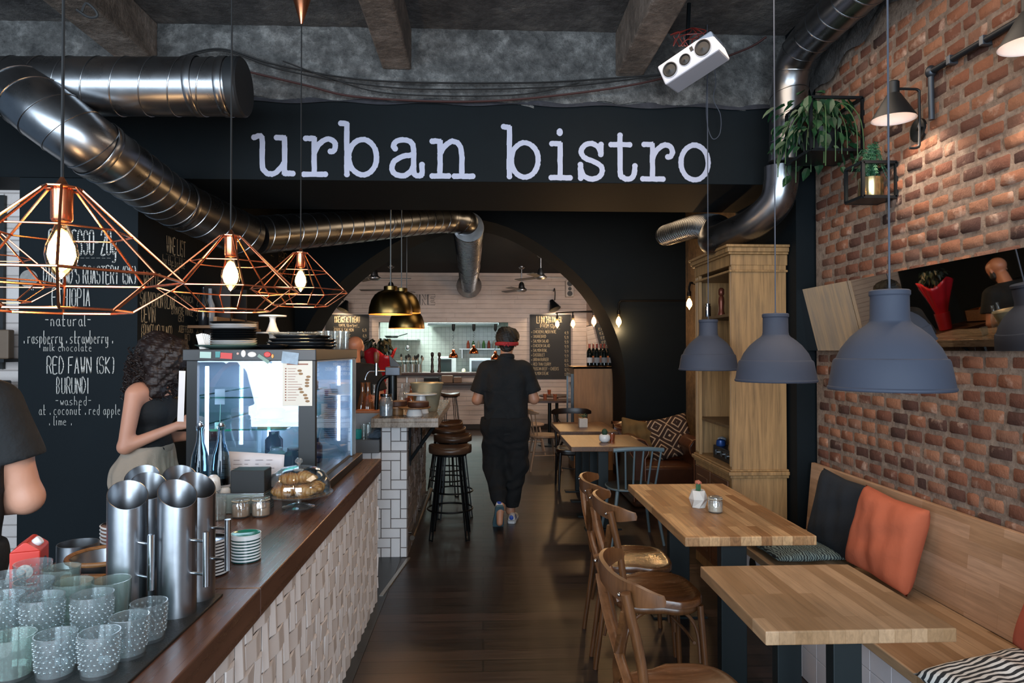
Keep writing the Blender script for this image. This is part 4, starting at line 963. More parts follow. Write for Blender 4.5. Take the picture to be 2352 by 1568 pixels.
starts = {0: ('u', 583), 1: ('r', 702), 2: ('b', 783), 3: ('a', 893), 4: ('n', 993), 5: ('b', 1157), 6: ('i', 1266), 7: ('s', 1329), 8: ('t', 1404), 9: ('r', 1480), 10: ('o', 1560)}
zb0, zb1 = P(600, 402, Y=YB).z, P(1600, 416, Y=YB).z
xb0, xb1 = P(600, 402, Y=YB).x, P(1600, 416, Y=YB).x
for k, (ch, u) in starts.items():
    v0 = 402+(u-600)*14/1000; o = P(u, v0, Y=YB); S = 88*YB/F0*(1 if k < 5 else .985)
    sx = S; b = MB(); yy = [YB]
    for st in SG[ch][0]:
        if isinstance(st, str) and st[0] == 'E':
            cx, cz, rx, rz_ = map(float, st[1:].split(',')); pts = [(cx-rx*math.cos(2*PI*i/26), cz+rz_*math.sin(2*PI*i/26)) for i in range(27)]
        elif isinstance(st, str):
            cx, cz, r_ = map(float, st[1:].split(',')); b.add([(o.x+(cx+r_*math.cos(2*PI*i/14)*(1+rn.uniform(-.1,.1)))*sx, YB, o.z+(cz+r_*1.25*math.sin(2*PI*i/14))*S) for i in range(14)], [tuple(range(14))]); continue
        else: pts = st
        pts = [Vector((o.x+p[0]*sx, YB, o.z+p[1]*S)) for p in pts]
        if len(pts) > 4 and not (isinstance(st, str)):
            pts = catmull(pts, 4)
        elif len(pts) <= 4:
            q = []
            for a_, c_ in zip(pts, pts[1:]): q += [a_.lerp(c_, t/6) for t in range(6)]
            pts = q+[pts[-1]]
        pts = [p+Vector((rn.uniform(-.0012, .0012), 0, rn.uniform(-.0012, .0012))) for p in pts]
        r0 = .069*S
        for i in range(len(pts)-1):
            yy[0] -= .00004; ribbon(b, [Vector((p.x, yy[0], p.z)) for p in (pts[i], pts[i+1])], r0, Vector((1,0,0)), Vector((0,0,1)), jit=.14)
        for p in (pts[0], pts[-1]):
            m = 10; yy[0] -= .00004; b.add([(p.x+r0*1.12*math.cos(2*PI*i/m), yy[0], p.z+r0*1.12*math.sin(2*PI*i/m)) for i in range(m)], [tuple(range(m))])
    part(b, 'letter', M('AEB2C6', .6, nz=.05), sgt, smooth=False, fix=False)

# ================================================================ chalk writing
def board_text(rows, name, parent, Y=None, plane='front', X=None, mt=CHALKW, fac=1):
    """rows: (u_left, v_base, u_right, cap px, text) read off the picture, laid onto the wall plane"""
    b = MB()
    for u0, v0, u1, hp, s in rows:
        if plane == 'front':
            a, c_ = P(u0, v0, Y=Y), P(u1, v0, Y=Y); h = hp*Y/F0
            text_mb(b, s, a, h, wd=(c_-a).length, th=.06, gap=1.5)
        else:
            a = P(u0, v0, x=X); c_ = P(u1, v0, x=X); h = hp*a.y/F0
            text_mb(b, s, (X, a.y, a.z), h, R=(0, 1, 0), wd=abs(c_.y-a.y), th=.08)
    return b.build(name, mt, parent, smooth=False, fix=False)
rows = [(112, 583, 272, 52, 'ESPRESSO-20g'), (112, 592, 258, 8, '____________'), (100, 650, 318, 38, "DIAMOND'S ROASTERY (SK)"), (120, 702, 210, 38, 'ETHIOPIA'), (104, 748, 214, 28, '-natural-'),
        (54, 788, 262, 28, '. raspberry . strawberry .'), (100, 806, 214, 18, 'milk chocolate'), (108, 857, 270, 36, 'RED FAWN (SK)'), (130, 903, 206, 34, 'BURUNDI'), (128, 930, 214, 20, '-washed-'),
        (90, 952, 290, 22, 'at . coconut . red apple .'), (112, 976, 168, 20, '. lime .')]
o = board_text(rows, 'chalk_writing', None, Y=4.396); tag(o, 'white chalk coffee list hand-lettered on the big chalkboard wall at left', 'chalk writing')
b = MB(); c0 = P(66, 640, Y=4.397)
b.add([(c0.x+.056*math.cos(2*PI*i/24), 4.397, c0.z+.056*math.sin(2*PI*i/24)) for i in range(24)], [tuple(range(24))]); o = b.build('chalk_emblem', M('8F8E8A', .9, nz=.4, ns=60), smooth=False, fix=False); tag(o, 'round grey chalked emblem left of the roastery line on the chalkboard wall', 'emblem')
text_mb(b := MB(), 'K.', tuple(P(68, 666, Y=4.395)), .035); b.build('initial', CHALKW, o, smooth=False, fix=False)
SX = -2.178
rows = [(383, 578, 427, 36, 'WINE LIST'), (381, 583, 427, 6, '________'), (374, 604, 426, 20, 'by the bottle'), (390, 622, 414, 14, '750ml'), (330, 652, 372, 30, 'WHITE'), (322, 700, 406, 32, 'SAUVIGNON BLANC'), (417, 692, 444, 14, 'PIVNICA'), (452, 702, 470, 24, '29,0€'),
        (325, 738, 358, 34, 'DEVIN'), (394, 720, 444, 17, 'ZITAVSKE VINICE'), (409, 738, 424, 14, '(SK)'), (450, 736, 469, 22, '30,0€'), (325, 780, 396, 34, 'GRUNER VELTLINER'), (410, 762, 444, 14, 'JOZEF FISCHER'), (424, 782, 438, 15, '(AT)'), (450, 775, 468, 22, '28,0€'),
        (325, 822, 380, 30, 'RIESLING'), (450, 818, 467, 20, '26,0€'), (325, 905, 400, 26, 'ROSE'), (388, 935, 412, 20, 'PINOT'), (392, 956, 412, 18, '(SK)')]
o = board_text(rows, 'chalk_writing', None, plane='side', X=SX, mt=CHALKC); tag(o, 'chalk wine list on the dark wall running back behind the woman', 'chalk writing')
rows = [(622, 590, 634, 8, '<'), (641, 600, 682, 24, 'BREWERY'), (641, 628, 690, 20, 'WINE CELLAR'), (622, 618, 634, 8, '<'), (642, 660, 680, 18, 'MILAN'), (642, 685, 676, 14, 'HERE')]
o = board_text(rows, 'chalk_writing', None, plane='side', X=SX, mt=M('9A8460', .9)); tag(o, 'faint chalk brewery list with small arrows near the arch, behind the copper lamps', 'chalk writing')
# ================================================================ lamps
BULBG = glow('FFD9A0', 34, 'bulb_filament'); BULBT = pane('bulb_glass', 'FFE2B8', .08, .02)
BULBW = NT('lit_bulb'); _e = BULBW.n('ShaderNodeEmission', {0: lin('FFC27A'), 1: 9.0}); BULBW.t.links.new(_e.outputs[0], BULBW.out.inputs[0]); BULBW = BULBW.m
def bulb(par, z, s=1.0, power=6, at=(0, 0)):
    """pear-shaped filament bulb hanging below height z"""
    prof = [(.013, 0), (.014, -.012), (.02, -.03), (.031, -.058), (.034, -.08), (.029, -.103), (.016, -.122), (.004, -.13), (0, -.134)]
    o = MB().lathe([(r*s, zz*s) for r, zz in prof], (at[0], at[1], z), 24).build('bulb', BULBT, par, ang=2)
    MB().lathe([(0, -.022*s), (.012*s, -.03*s), (.025*s, -.058*s), (.028*s, -.08*s), (.022*s, -.10*s), (0, -.118*s)], (at[0], at[1], z), 16).build('glowing_filament', BULBG if s > .8 else BULBW, o, ang=2)
    lamp('POINT', (at[0], at[1], z-.16*s), power, (1, .60, .28), .03, parent=par, name='bulb_light')
    return o
def cage(loc_, cord, lb, ph=0.0, pw=5):
    t = thing('copper_cage_lamp', lb, 'lamp', loc_, ph, 'copper wire cage pendants')
    n = 8; lv = [(.038, .275), (.138, .175), (.250, .075), (.140, 0)]
    V = lambda i, k: Vector((lv[i][0]*math.cos(2*PI*(k+.5)/n), lv[i][0]*math.sin(2*PI*(k+.5)/n), lv[i][1]))
    for i, nm in ((0, 'top_ring'), (1, 'hoop'), (2, 'wide_ring'), (3, 'bottom_ring')):
        MB().tube([V(i, k) for k in range(n)], .0032 if i != 1 else .0022, 6, closed=True).build(nm, COPPER, t)
    for k in range(n):
        MB().tube([V(0, k), V(2, k), V(3, k)], .0032, 6).build('strut', COPPER, t)
    MB().lathe([(.004, .30), (.012, .285), (.022, .28), (.022, .205), (.019, .2), (0, .2)], n=24).build('lamp_holder', COPPER, t)
    b = MB(); 
    for k in range(4): b.tube([(0, 0, .277), (lv[0][0]*math.cos(PI/2*k), lv[0][0]*math.sin(PI/2*k), .275)], .002, 5)
    b.build('spokes', COPPER, t)
    MB().tube([(0, 0, .29), (0, 0, cord)], .0035, 6).build('cord', M('0C0D0E', .7), t)
    bulb(t, .205, 1.0, pw)
    return t
for (x, y, z, lb) in ((-.945, 1.53, 1.667, 'nearest copper diamond cage pendant, largest in the photo, over the left foreground'), (-.936, 2.53, 1.725, 'copper diamond cage pendant hanging before the fridge, second in the row'),
        (-.954, 3.56, 1.81, 'copper diamond cage pendant hanging above the fridge, farthest of the row'), (-1.99, 2.75, 1.777, 'copper diamond cage pendant mostly cut off by the left edge of the photo')):
    t = cage((x, y, z), 3.64-z, lb, .12)
    if y == 3.56: MB().lathe([(.006, 0), (.045, .13), (.045, .14), (0, .14)], (0, 0, P(694, 46, Y=3.56).z-z), 28).build('ceiling_rose', COPPER, t)
b = MB(); q = P(165, 8, Y=1.57); b.tube(catmull([q, q+Vector((.01,0,.02)), q+Vector((.03,0,.005)), q+Vector((.035,0,-.01)), q+Vector((.015,0,-.012)), q+Vector((-.012,0,.005))], 6), .003, 6)
tag(b.build('cable_loop', M('0C0D0E', .7)), 'black cord knot looped at the top of the nearest copper pendant cord', 'cord')
# grey rubber pendants
RUB = M('343A48', .75, nz=.05, ns=20, bump=.1, bs=400)
def grey(loc_, cord, lb, s=1.0):
    t = thing('grey_pendant_lamp', lb, 'lamp', loc_, 0, 'grey dome pendants over the tables')
    o_ = [(.196, 0), (.2, .004), (.2, .010), (.196, .014), (.19, .05), (.181, .10), (.176, .108), (.171, .11), (.155, .145), (.125, .185), (.095, .212), (.073, .228), (.066, .236), (.064, .24), (.064, .245), (.062, .25), (.061, .325), (.065, .33), (.065, .343), (.06, .347), (.012, .349), (.006, .352)]
    i_ = [(.003, .32), (.056, .32), (.057, .25), (.06, .235), (.09, .207), (.12, .18), (.15, .14), (.17, .105), (.186, .05), (.192, .01), (.196, 0)]
    MB().lathe([(r*s, z*s) for r, z in o_], n=64, cap=(False, False)).build('lamp_shade', RUB, t, ang=.5)
    MB().lathe([(r*s, z*s) for r, z in i_], n=48, cap=(False, False)).build('shade_lining', M('B9B2AA', .6), t)
    MB().tube([(0, 0, .349*s), (0, 0, cord)], .0032, 8).build('cord', M('454A55', .8), t)
    MB().lathe([(0, .16), (.03, .17), (.036, .2), (.02, .24), (.015, .3)], n=20).build('bulb', M('E6DED2', .3), t)
    return t
grey((1.290, 2.17, 1.452), 3.65-1.452, 'nearest and largest grey rubber dome pendant, in front of the brick wall', .915)
grey((1.406, 3.29, 1.426), 3.65-1.426, 'middle grey rubber dome pendant, before the oak cabinet side', .945)
grey((1.425, 4.33, 1.450), 3.65-1.450, 'farthest grey rubber dome pendant, before the open cabinet shelves', .925)
b = MB(); q = P(1628, 236, Y=4.35); b.tube(catmull([q+Vector((0,0,.30)), q+Vector((-.03,0,.15)), q+Vector((-.035,0,-.12)), q+Vector((0,0,-.25)), q+Vector((.05,0,-.22)), q+Vector((.055,0,-.1)), q+Vector((.01,0,0)), q+Vector((.025,0,.12)), q+Vector((0,0,.3))], 6), .0025, 6)
tag(b.build('cable_loop', M('454A55', .8)), 'spare cord looped around the cable of the farthest grey pendant', 'cord')
# brass domes above the bar
def brass(loc_, cord, s, lb):
    t = thing('brass_pendant_lamp', lb, 'lamp', loc_, 0, 'brass dome pendants over the bar')
    oo = [(.185, 0), (.187, .01), (.182, .06), (.165, .12), (.135, .168), (.10, .195), (.065, .207), (.058, .209), (.058, .24), (.054, .243), (.01, .243)]
    MB().lathe([(r*s, z*s) for r, z in oo], n=56, cap=(False, False)).build('lamp_shade', BRASS, t, ang=.6)
    MB().lathe([(.004, .2*s), (.095*s, .19*s), (.13*s, .163*s), (.16*s, .117*s), (.177*s, .06*s), (.183*s, .01*s), (.185*s, 0)], n=48, cap=(False, False)).build('shade_lining', M('D89A4E', .4, .6), t)
    MB().tube([(0, 0, .243*s), (0, 0, cord)], .005, 8).build('stem', M('8A8F90', .4, .8), t)
    MB().ball((0, 0, .10*s), .035, 16, 10).build('bulb', BULBW, t)
    lamp('POINT', (0, 0, .03), 5, (1, .66, .36), .03, parent=t, name='brass_lamp_light')
    return t
for u, v, Y, s, lb in ((897, 722, 5.65, .955, 'nearest brass dome pendant over the bar, with a thick stem'), (922, 719, 6.25, .94, 'middle brass dome pendant over the bar, mostly behind the nearest one'), (934, 754, 7.45, 1.04, 'farthest brass dome pendant over the bar, hanging lower than the others')):
    q = P(u, v, Y=Y); brass(tuple(q), 3.4-q.z if Y > 5.3 else 2.6-q.z, s, lb)
# edison bulbs on pipe arms
def pipe_bulb(pts, hang, lb, pw=6, s=.8):
    base = Vector(pts[0]); t = thing('pipe_arm_lamp', lb, 'lamp', tuple(base))
    b = MB(); b.tube(catmull([Vector(p)-base for p in pts], 4), .011, 8); b.build('pipe_arm', M('1A1817', .45, .6), t)
    e = Vector(pts[-1])-base
    MB().lathe([(.014, .0), (.02, -.01), (.02, -.05), (.015, -.055), (0, -.055)], tuple(e), 20).build('lamp_holder', M('2A2420', .4, .7), t)
    bulb(t, e.z-.05, s, pw, at=(e.x, e.y)); return t
a = P(1575, 690, Y=7.95)
pipe_bulb([a, P(1440, 690, Y=7.93), P(1425, 692, Y=7.93), P(1421, 700, Y=7.93), P(1421, 712, Y=7.93)], 0, 'lit filament bulb on a long black pipe across the dark arch wall', 11, 1.15)
pipe_bulb([(2.40, 6.6, 2.03)]+[P(1596, 652, Y=6.55), P(1584, 655, Y=6.55), P(1583, 668, Y=6.55)], 0, 'lit filament bulb on a short bent pipe beside the open cabinet', 7, 1.0)
for k, (u, v, Y, u0, v0, lb) in enumerate(((1280, 732, 11.6, 1345, 718, 'lit bulb on a pipe arm before the lunch board, leftmost of three'), (1316, 730, 10.9, 1350, 722, 'lit bulb on a pipe arm in the back room, middle of three'), (1364, 722, 9.6, 1400, 716, 'lit bulb on a pipe arm in the back room, rightmost of three'))):
    pipe_bulb([(2.08, Y+.1, P(u, v0-6, Y=Y).z), P(u+6, v-14, Y=Y), P(u, v-12, Y=Y), P(u, v-7, Y=Y)], 0, lb, 9, 1.25)
# black cone sconces on the brick wall
def sconce(x, y, z, lb, pw=3.2):
    """z = rim height of the shade; the wall is at WX"""
    t = thing('cone_sconce', lb, 'lamp', (x, y, z))
    MB().lathe([(.098, 0), (.096, .006), (.032, .115), (.025, .122), (.025, .175), (.02, .18), (0, .18)], n=48, cap=(False, False)).build('lamp_shade', M('0B0E10', .5), t, ang=.5)
    MB().lathe([(.0, .11), (.022, .11), (.093, .004), (.098, 0)], n=40, cap=(False, False)).build('shade_lining', M('D8CCC8', .5), t)
    MB().ball((0, 0, .055), .022, 14, 9).build('bulb', glow('FFE3CC', 14, 'sconce_bulb'), t)
    dx = WX-x
    MB().tube(catmull([(.02, 0, .145), (dx*.45, 0, .145), (dx*.72, -.0, .14), (dx*.75, 0, .10), (dx*.75, 0, -.09), (dx*.70, 0, -.13), (dx*.45, 0, -.135)], 5), .0065, 8).build('arm', M('0B0E10', .5), t)
    MB().lathe([(.055, 0), (.055, .014), (.045, .02), (0, .02)], n=36, X=T((dx, .06, -.03), ry=-PI/2)).build('wall_plate', M('0B0E10', .45), t)
    MB().cyl((dx*.75, 0, -.03), (dx-.01, .06, -.03), .009).build('wall_plate_stem', M('0B0E10', .45), t)
    lamp('SPOT', (0, 0, .035), pw*6, (1, .80, .64), .06, parent=t, name='sconce_light').data.spot_size = 2.0
    return t
q = P(2053, 274, Y=3.13); sconce(q.x, 3.13, q.z, 'black cone sconce with white lining on the brick wall, above the small plant shelf')
q = P(2366, 104, Y=2.33); sconce(q.x, 2.33, q.z, 'black cone sconce cut by the upper right corner of the photo')
ct = thing('wall_conduit', 'grey steel conduit climbing the brick wall from the sconce up to the right', 'pipe', (WX-.03, 3.30, 2.7))
z1 = P(2138, 165, x=WX-.03); z0 = P(2140, 275, x=WX-.03); zz = P(2352, 40, x=WX-.03)
b = MB(); b.tube([z0, z1], .013, 12); part(b, 'conduit', M('4A5058', .4, .7), ct)
b = MB(); b.tube([z1, z1.lerp(zz, .5), zz+(zz-z1)*.5], .014, 12); part(b, 'conduit', M('23272C', .5, .5), ct)
part(MB().ball(tuple(z1), (.024, .024, .03), 14, 9), 'elbow', M('3A3F46', .4, .7), ct)
for f in (.25, .62):
    p = z1.lerp(zz, f); part(MB().bb(p.x-.016, WX, p.y-.012, p.y+.012, p.z-.02, p.z+.02), 'clamp', M('5A6068', .4, .7), ct, smooth=False, bevel=.003)
# white loudspeaker under the right beam
sp_ = P(1590, 126, Y=3.75)
s = thing('loudspeaker', 'white loudspeaker with three black drivers hung askew under the right ceiling beam', 'speaker', tuple(sp_))
X = T(rz=-.66, ry=-.38, rx=.06)
b = MB().bb(-.20, .14, 0, .20, -.062, .062); b.v = [tuple(X @ Vector(p)) for p in b.v]; b.build('cabinet', M('B9BCC6', .45, nz=.04), s, smooth=False, bevel=.01)
for x, r_ in ((-.14, .042), (-.045, .032), (.065, .045)):
    b = MB().lathe([(r_*1.1, -.001), (r_*1.1, .004), (r_, .005)], n=32, X=X @ T((x, 0, 0), rx=PI/2), cap=(False, False)); b.build('driver_rim', M('8E929A', .4), s)
    b = MB().lathe([(r_, .003), (r_*.9, .006), (r_*.75, -.0), (r_*.3, -.004+.006), (0, .008)], n=32, X=X @ T((x, 0, 0), rx=PI/2), cap=(False, False)); b.build('driver', M('0C0D0F', .5), s)
b = MB().bb(.0, .018, -.004, 0, .02, .045); b.v = [tuple(X @ Vector(p)) for p in b.v]; b.build('port', M('0C0D0F', .5), s, smooth=False)
rn = random.Random(12); RW = M('6E1F18', .5)
b = MB(); b.tube([(.0, .1, .06), (.02, .12, .35)], .012, 8); b.build('mount_arm', BLACKM, s)
for k in range(9):
    p0 = Vector((rn.uniform(-.12, .05), .05, .07)); pts = [p0, p0+Vector((rn.uniform(-.06, .04), rn.uniform(-.03, .05), rn.uniform(.02, .08))), p0+Vector((rn.uniform(-.02, .12), rn.uniform(-.03, .05), rn.uniform(.05, .12))), Vector((.03, .1, .2))]
    MB().tube(catmull(pts, 5), .0025, 5).build('red_wire', RW, s)
# ================================================================ tables, chairs, bench
GREEN_LEG = M('0A171A', .5, .2)
def table(x0, x1, y0, y1, lb, mt, legs, th=.042, nm='dining_table', h=.75):
    t = thing(nm, lb, 'table', ((x0+x1)/2, (y0+y1)/2, 0)); cx, cy = (x0+x1)/2, (y0+y1)/2
    MB().bb(x0-cx, x1-cx, y0-cy, y1-cy, h-th, h).build('tabletop', mt, t, smooth=False, bevel=.004)
    for (x, y, wx, wy) in legs:
        MB().bb(x-wx/2, x+wx/2, y-wy/2, y+wy/2, .012, h-th-.006).build('leg', GREEN_LEG, t, smooth=False, bevel=.003)
        MB().bb(x-.16, x+.16, y-wy/2-.02, y+wy/2+.02, 0, .012).build('foot_plate', GREEN_LEG, t, smooth=False); MB().bb(x-.12, x+.12, y-wy/2-.02, y+wy/2+.02, h-th-.008, h-th).build('top_plate', GREEN_LEG, t, smooth=False)
    return t
table(.832, 1.412, 2.035, 2.645, 'nearest square oak-block table in the right foreground', OAK2, [(.0, -.20, .09, .05), (-.0, .2, .09, .05)])
table(.893, 1.487, 3.045, 4.24, 'long oak-block table with cactus pot, second from the front', OAK, [(-.03, -.44, .12, .06), (-.03, .44, .12, .06)])
DKT = wood('dark_oak_block', '7C5638', '63432B', axes=('y','x','z'), plank=(.42,.06), rough=.35, grain=(5,80,40))
table(.75, 1.42, 5.86, 6.68, 'brown wooden table with round cactus pot, third from the front', DKT, [(-.03, -.22, .09, .06), (-.03, .25, .09, .06)])
table(.775, 1.37, 6.95, 7.85, 'wooden table with square white plant pot, before the arch', DKT, [(0, -.25, .09, .06), (0, .25, .09, .06)])
# bentwood cross-back chair, facing +x (the back is on the -x side)
def bentwood(mt=CHAIRW, smt=SEATW, nm='cross_back_chair'):
    t = thing(nm, '', 'chair'); r = .0135
    # seat
    def sx(a, k=1): 
        c_, s_ = math.cos(a), math.sin(a); e = .62
        x = math.copysign(abs(c_)**e, c_)*.205*k; y = math.copysign(abs(s_)**e, s_)*(.205 + (.012 if c_ > 0 else -.02))*k
        return x, y
    b = MB(); n = 48; prof = [(.93, .425), (1.0, .43), (1.0, .452), (.985, .459), (.93, .46), (.86, .455), (.7, .447), (.4, .442)]
    vs = [(sx(2*PI*i/n, k)[0], sx(2*PI*i/n, k)[1], z) for k, z in prof for i in range(n)]+[(0, 0, .441)]
    fs = [(j*n+i, j*n+(i+1) % n, (j+1)*n+(i+1) % n, (j+1)*n+i) for j in range(len(prof)-1) for i in range(n)]
    e = (len(prof)-1)*n; fs += [(e+i, e+(i+1) % n, len(vs)-1) for i in range(n)]+[tuple(reversed(range(n)))]
    b.add(vs, fs).build('seat', smt, t, ang=1.0)
    b = MB(); b.tube([(sx(2*PI*i/n, .9)[0], sx(2*PI*i/n, .9)[1], .412) for i in range(n)], .016, 8, closed=True, sq=(1.2, .6)); b.build('seat_frame', mt, t)
    for s in (-1, 1):
        # rear leg runs up into the back post
        pts = [(-.235, s*.175, 0), (-.205, s*.172, .22), (-.18, s*.17, .44), (-.195, s*.178, .62), (-.235, s*.188, .80), (-.25, s*.19, .86)]
        MB().tube(catmull(pts, 6), [.012+.004*min(1, i/18) for i in range(31)], 10).build('leg', mt, t)
        pts = [(.20, s*.185, 0), (.185, s*.175, .22), (.17, s*.165, .425)]
        MB().tube(catmull(pts, 5), [.0125+.0035*i/10 for i in range(11)], 10).build('leg', mt, t)
        MB().tube(catmull([(.17, s*.168, .17), (.16, s*.160, .30), (.12, s*.15, .375), (.05, s*.14, .398), (-.05, s*.14, .398), (-.12, s*.145, .37), (-.165, s*.155, .30), (-.19, s*.162, .17)], 6), .0085, 8).build('side_brace', mt, t)
        # crossed slat
        pts = [(-.245, s*.175, .80), (-.238, s*.10, .70), (-.222, 0, .60), (-.205, -s*.09, .52), (-.19, -s*.135, .445)]
        MB().tube(catmull(pts, 6), .014, 8, sq=(.35, 1.15)).build('cross_slat', mt, t)
        MB().ball((-.262, s*.165, .848), .0065, 10, 6).build('screw', CHROME, t)
        MB().ball((-.232, s*.165, .858), .0065, 10, 6).build('screw', CHROME, t)
    b = MB(); b.tube(catmull([(.15, -.15, .25), (.165, 0, .24), (.15, .15, .25)], 6), .0075, 8); b.build('stretcher', mt, t)
    # wide curved top rail, ends sweeping forward
    m = 26; vs = []
    for i in range(m+1):
        a = (i/m-.5)*2; y = .235*math.sin(a*1.25)/math.sin(1.25); x = -.265+.115*(abs(a)**2.2); hh = .034*(1-.5*max(0, abs(a)-.72)/.28)
        zc = .848+.008*(1-abs(a)); 
        for dx, dz in ((-.008, -hh), (.007, -hh*.95), (.010, 0), (.004, hh), (-.010, hh*.96), (-.012, 0)): vs.append((x+dx, y, zc+dz))
    fs = [(i*6+k, i*6+(k+1) % 6, (i+1)*6+(k+1) % 6, (i+1)*6+k) for i in range(m) for k in range(6)]+[tuple(range(6)), tuple(reversed(range(m*6, m*6+6)))]
    MB().add(vs, fs).build('top_rail', mt, t, ang=.9)
    return t
ch = bentwood(); ch.location = (.66, 2.24, 0); ch.rotation_euler.z = .05; ch['label'] = 'nearest cross-back bentwood chair, its back tall in the foreground, at the square table'; ch['group'] = 'cross-back bentwood chairs'
dup(ch, (.80, 3.25, 0), .06, 'cross-back bentwood chair at the near end of the long table')
dup(ch, (.80, 3.72, 0), -.04, 'cross-back bentwood chair at the middle of the long table, behind another')
# dark cross-back chairs further on
DKW = M('1D1512', .35, nz=.3, ns=12)
dc = bentwood(DKW, M('2A1D17', .3, nz=.3), 'dark_bentwood_chair'); dc.location = (1.03, 7.86, 0); dc.rotation_euler.z = -PI/2; dc['label'] = 'dark bentwood chair tucked under the far side of the table with the square pot'
# grey spindle-back chair, facing +y
GS = M('5F7077', .4, nz=.08)
t = thing('spindle_back_chair', 'blue-grey painted spindle-back chair with its back to us, between the two rows of tables', 'chair', (1.235, 5.72, 0), .04)
b = MB(); n = 40
def _sq(i, k, z):
    a = 2*PI*i/n; c_, s_ = math.cos(a), math.sin(a); return (math.copysign(abs(c_)**.7, c_)*.205*k, math.copysign(abs(s_)**.7, s_)*.2*k, z)
prof = [(.9, .425), (1, .435), (1, .448), (.93, .455), (.5, .445)]
vs = [_sq(i, k, z) for k, z in prof for i in range(n)]; fs = [(j*n+i, j*n+(i+1) % n, (j+1)*n+(i+1) % n, (j+1)*n+i) for j in range(4) for i in range(n)]+[tuple(reversed(range(n))), tuple(4*n+i for i in range(n))]
b.add(vs, fs).build('seat', M('20282B', .4), t, ang=.9)
MB().tube(catmull([(-.205, -.235, .775), (-.1, -.25, .785), (0, -.255, .788), (.1, -.25, .785), (.205, -.235, .775)], 6), .017, 10, sq=(1.0, .75)).build('top_rail', GS, t)
for k in range(6):
    x = -.185+.074*k; MB().cyl((x*.80, -.17, .445), (x, -.24-.012*(1-abs(x)/.19), .775), .009, .0075, n=10).build('spindle', GS, t)
MB().tube([_sq(i, 1.0, .442) for i in range(n)], .008, 6, closed=True).build('seat_rim', GS, t)
for sx_ in (-1, 1):
    for sy_ in (-1, 1): MB().cyl((sx_*.215, sy_*.21, 0), (sx_*.15, sy_*.14, .43), .0115, .0155, n=12).build('leg', GS, t)
# pale windsor chairs in the back room, facing +x
def windsor(mt):
    t = thing('windsor_chair', '', 'chair')
    b = MB(); b.lathe([(.19, .425), (.205, .435), (.205, .455), (.19, .462), (.1, .452), (0, .45)], n=36, sx=1.02, sy=1.0).build('seat', mt, t, ang=.9)
    m = 18; vs = []
    for i in range(m+1):
        a = PI-1.15+2.3*i/m; x, y = .225*math.cos(a)-.01, .235*math.sin(a); e = abs(i/m-.5)*2; h = .036*(1-.75*e*e)
        for dr, dz in ((-.008, -h), (.008, -h), (.01, h), (-.01, h)): vs.append((x+dr*math.cos(a), y+dr*math.sin(a), .775+dz-.02*e))
    fs = [(i*4+k, i*4+(k+1) % 4, (i+1)*4+(k+1) % 4, (i+1)*4+k) for i in range(m) for k in range(4)]+[(0,1,2,3), (m*4+3, m*4+2, m*4+1, m*4)]
    MB().add(vs, fs).build('top_rail', mt, t, ang=.9, bevel=.003)
    for k in range(7):
        a = PI-.9+.3*k; MB().cyl((.17*math.cos(a), .17*math.sin(a), .45), (.225*math.cos(a)-.01, .235*math.sin(a), .76), .008, n=8).build('spindle', mt, t)
    for sx_ in (-1, 1):
        for sy_ in (-1, 1): MB().cyl((sx_*.21, sy_*.20, 0), (sx_*.12, sy_*.12, .44), .012, .016, n=10).build('leg', mt, t)
    MB().cyl((-.16, -.16, .2), (.16, -.16, .2), .008).cyl((-.16, .16, .2), (.16, .16, .2), .008).build('stretcher', mt, t); return t
PALEW = wood('pale_ash', 'B59A84', 'A38873', axes=('z','x','y'), plank=(9,9), rough=.45, grain=(4,50,50), gk=.25)
wc = windsor(PALEW); wc.location = (.80, 9.05, 0); wc.rotation_euler.z = .1; wc['label'] = 'pale wooden windsor chair in the opening of the arch, right of the walking man'
dup(wc, (.72, 10.4, 0), .0, 'pale windsor chair half hidden behind the walking man, beyond the nearer pale one')
wd = windsor(DKW); wd.location = (1.28, 9.9, 0); wd.rotation_euler.z = PI-.3; wd['label'] = 'dark windsor chair beside the small table before the fridge cabinet'
# far small tables
for k, (x, y, r_, lb) in enumerate(((1.10, 11.3, .36, 'small dark table with glasses in the back room, near the lunch board'), (1.35, 12.5, .33, 'farthest small round dark table below the lunch board'))):
    t = thing('cafe_table', lb, 'table', (x, y, 0))
    (MB().lathe([(r_-.01, .72), (r_, .725), (r_, .745), (r_-.01, .75), (0, .75)], n=40) if k else MB().bb(-.42, .42, -.3, .3, .72, .75)).build('tabletop', M('3A261C', .35, nz=.3), t, smooth=bool(k))
    MB().cyl((0, 0, .02), (0, 0, .72), .03).build('pedestal', BLACKM, t); MB().lathe([(.2, 0), (.2, .015), (.05, .03), (0, .03)], n=32).build('base', BLACKM, t)
AMB = pane('amber_glass', 'E0A878', .1, .04, .12)
for k, (x, y, z, lb) in enumerate(((1.02, 11.25, .75, 'amber tumbler on the small dark table in the back room, left one'), (1.18, 11.2, .75, 'amber candle glass on the small dark table in the back room, right one'), (1.2, 12.4, .75, 'tall glass on the farthest round table'))):
    o = tumbler_bm(.035, .10).build('tumbler', AMB, ang=1.2); o.location = (x, y, z); tag(o, lb, 'glass')
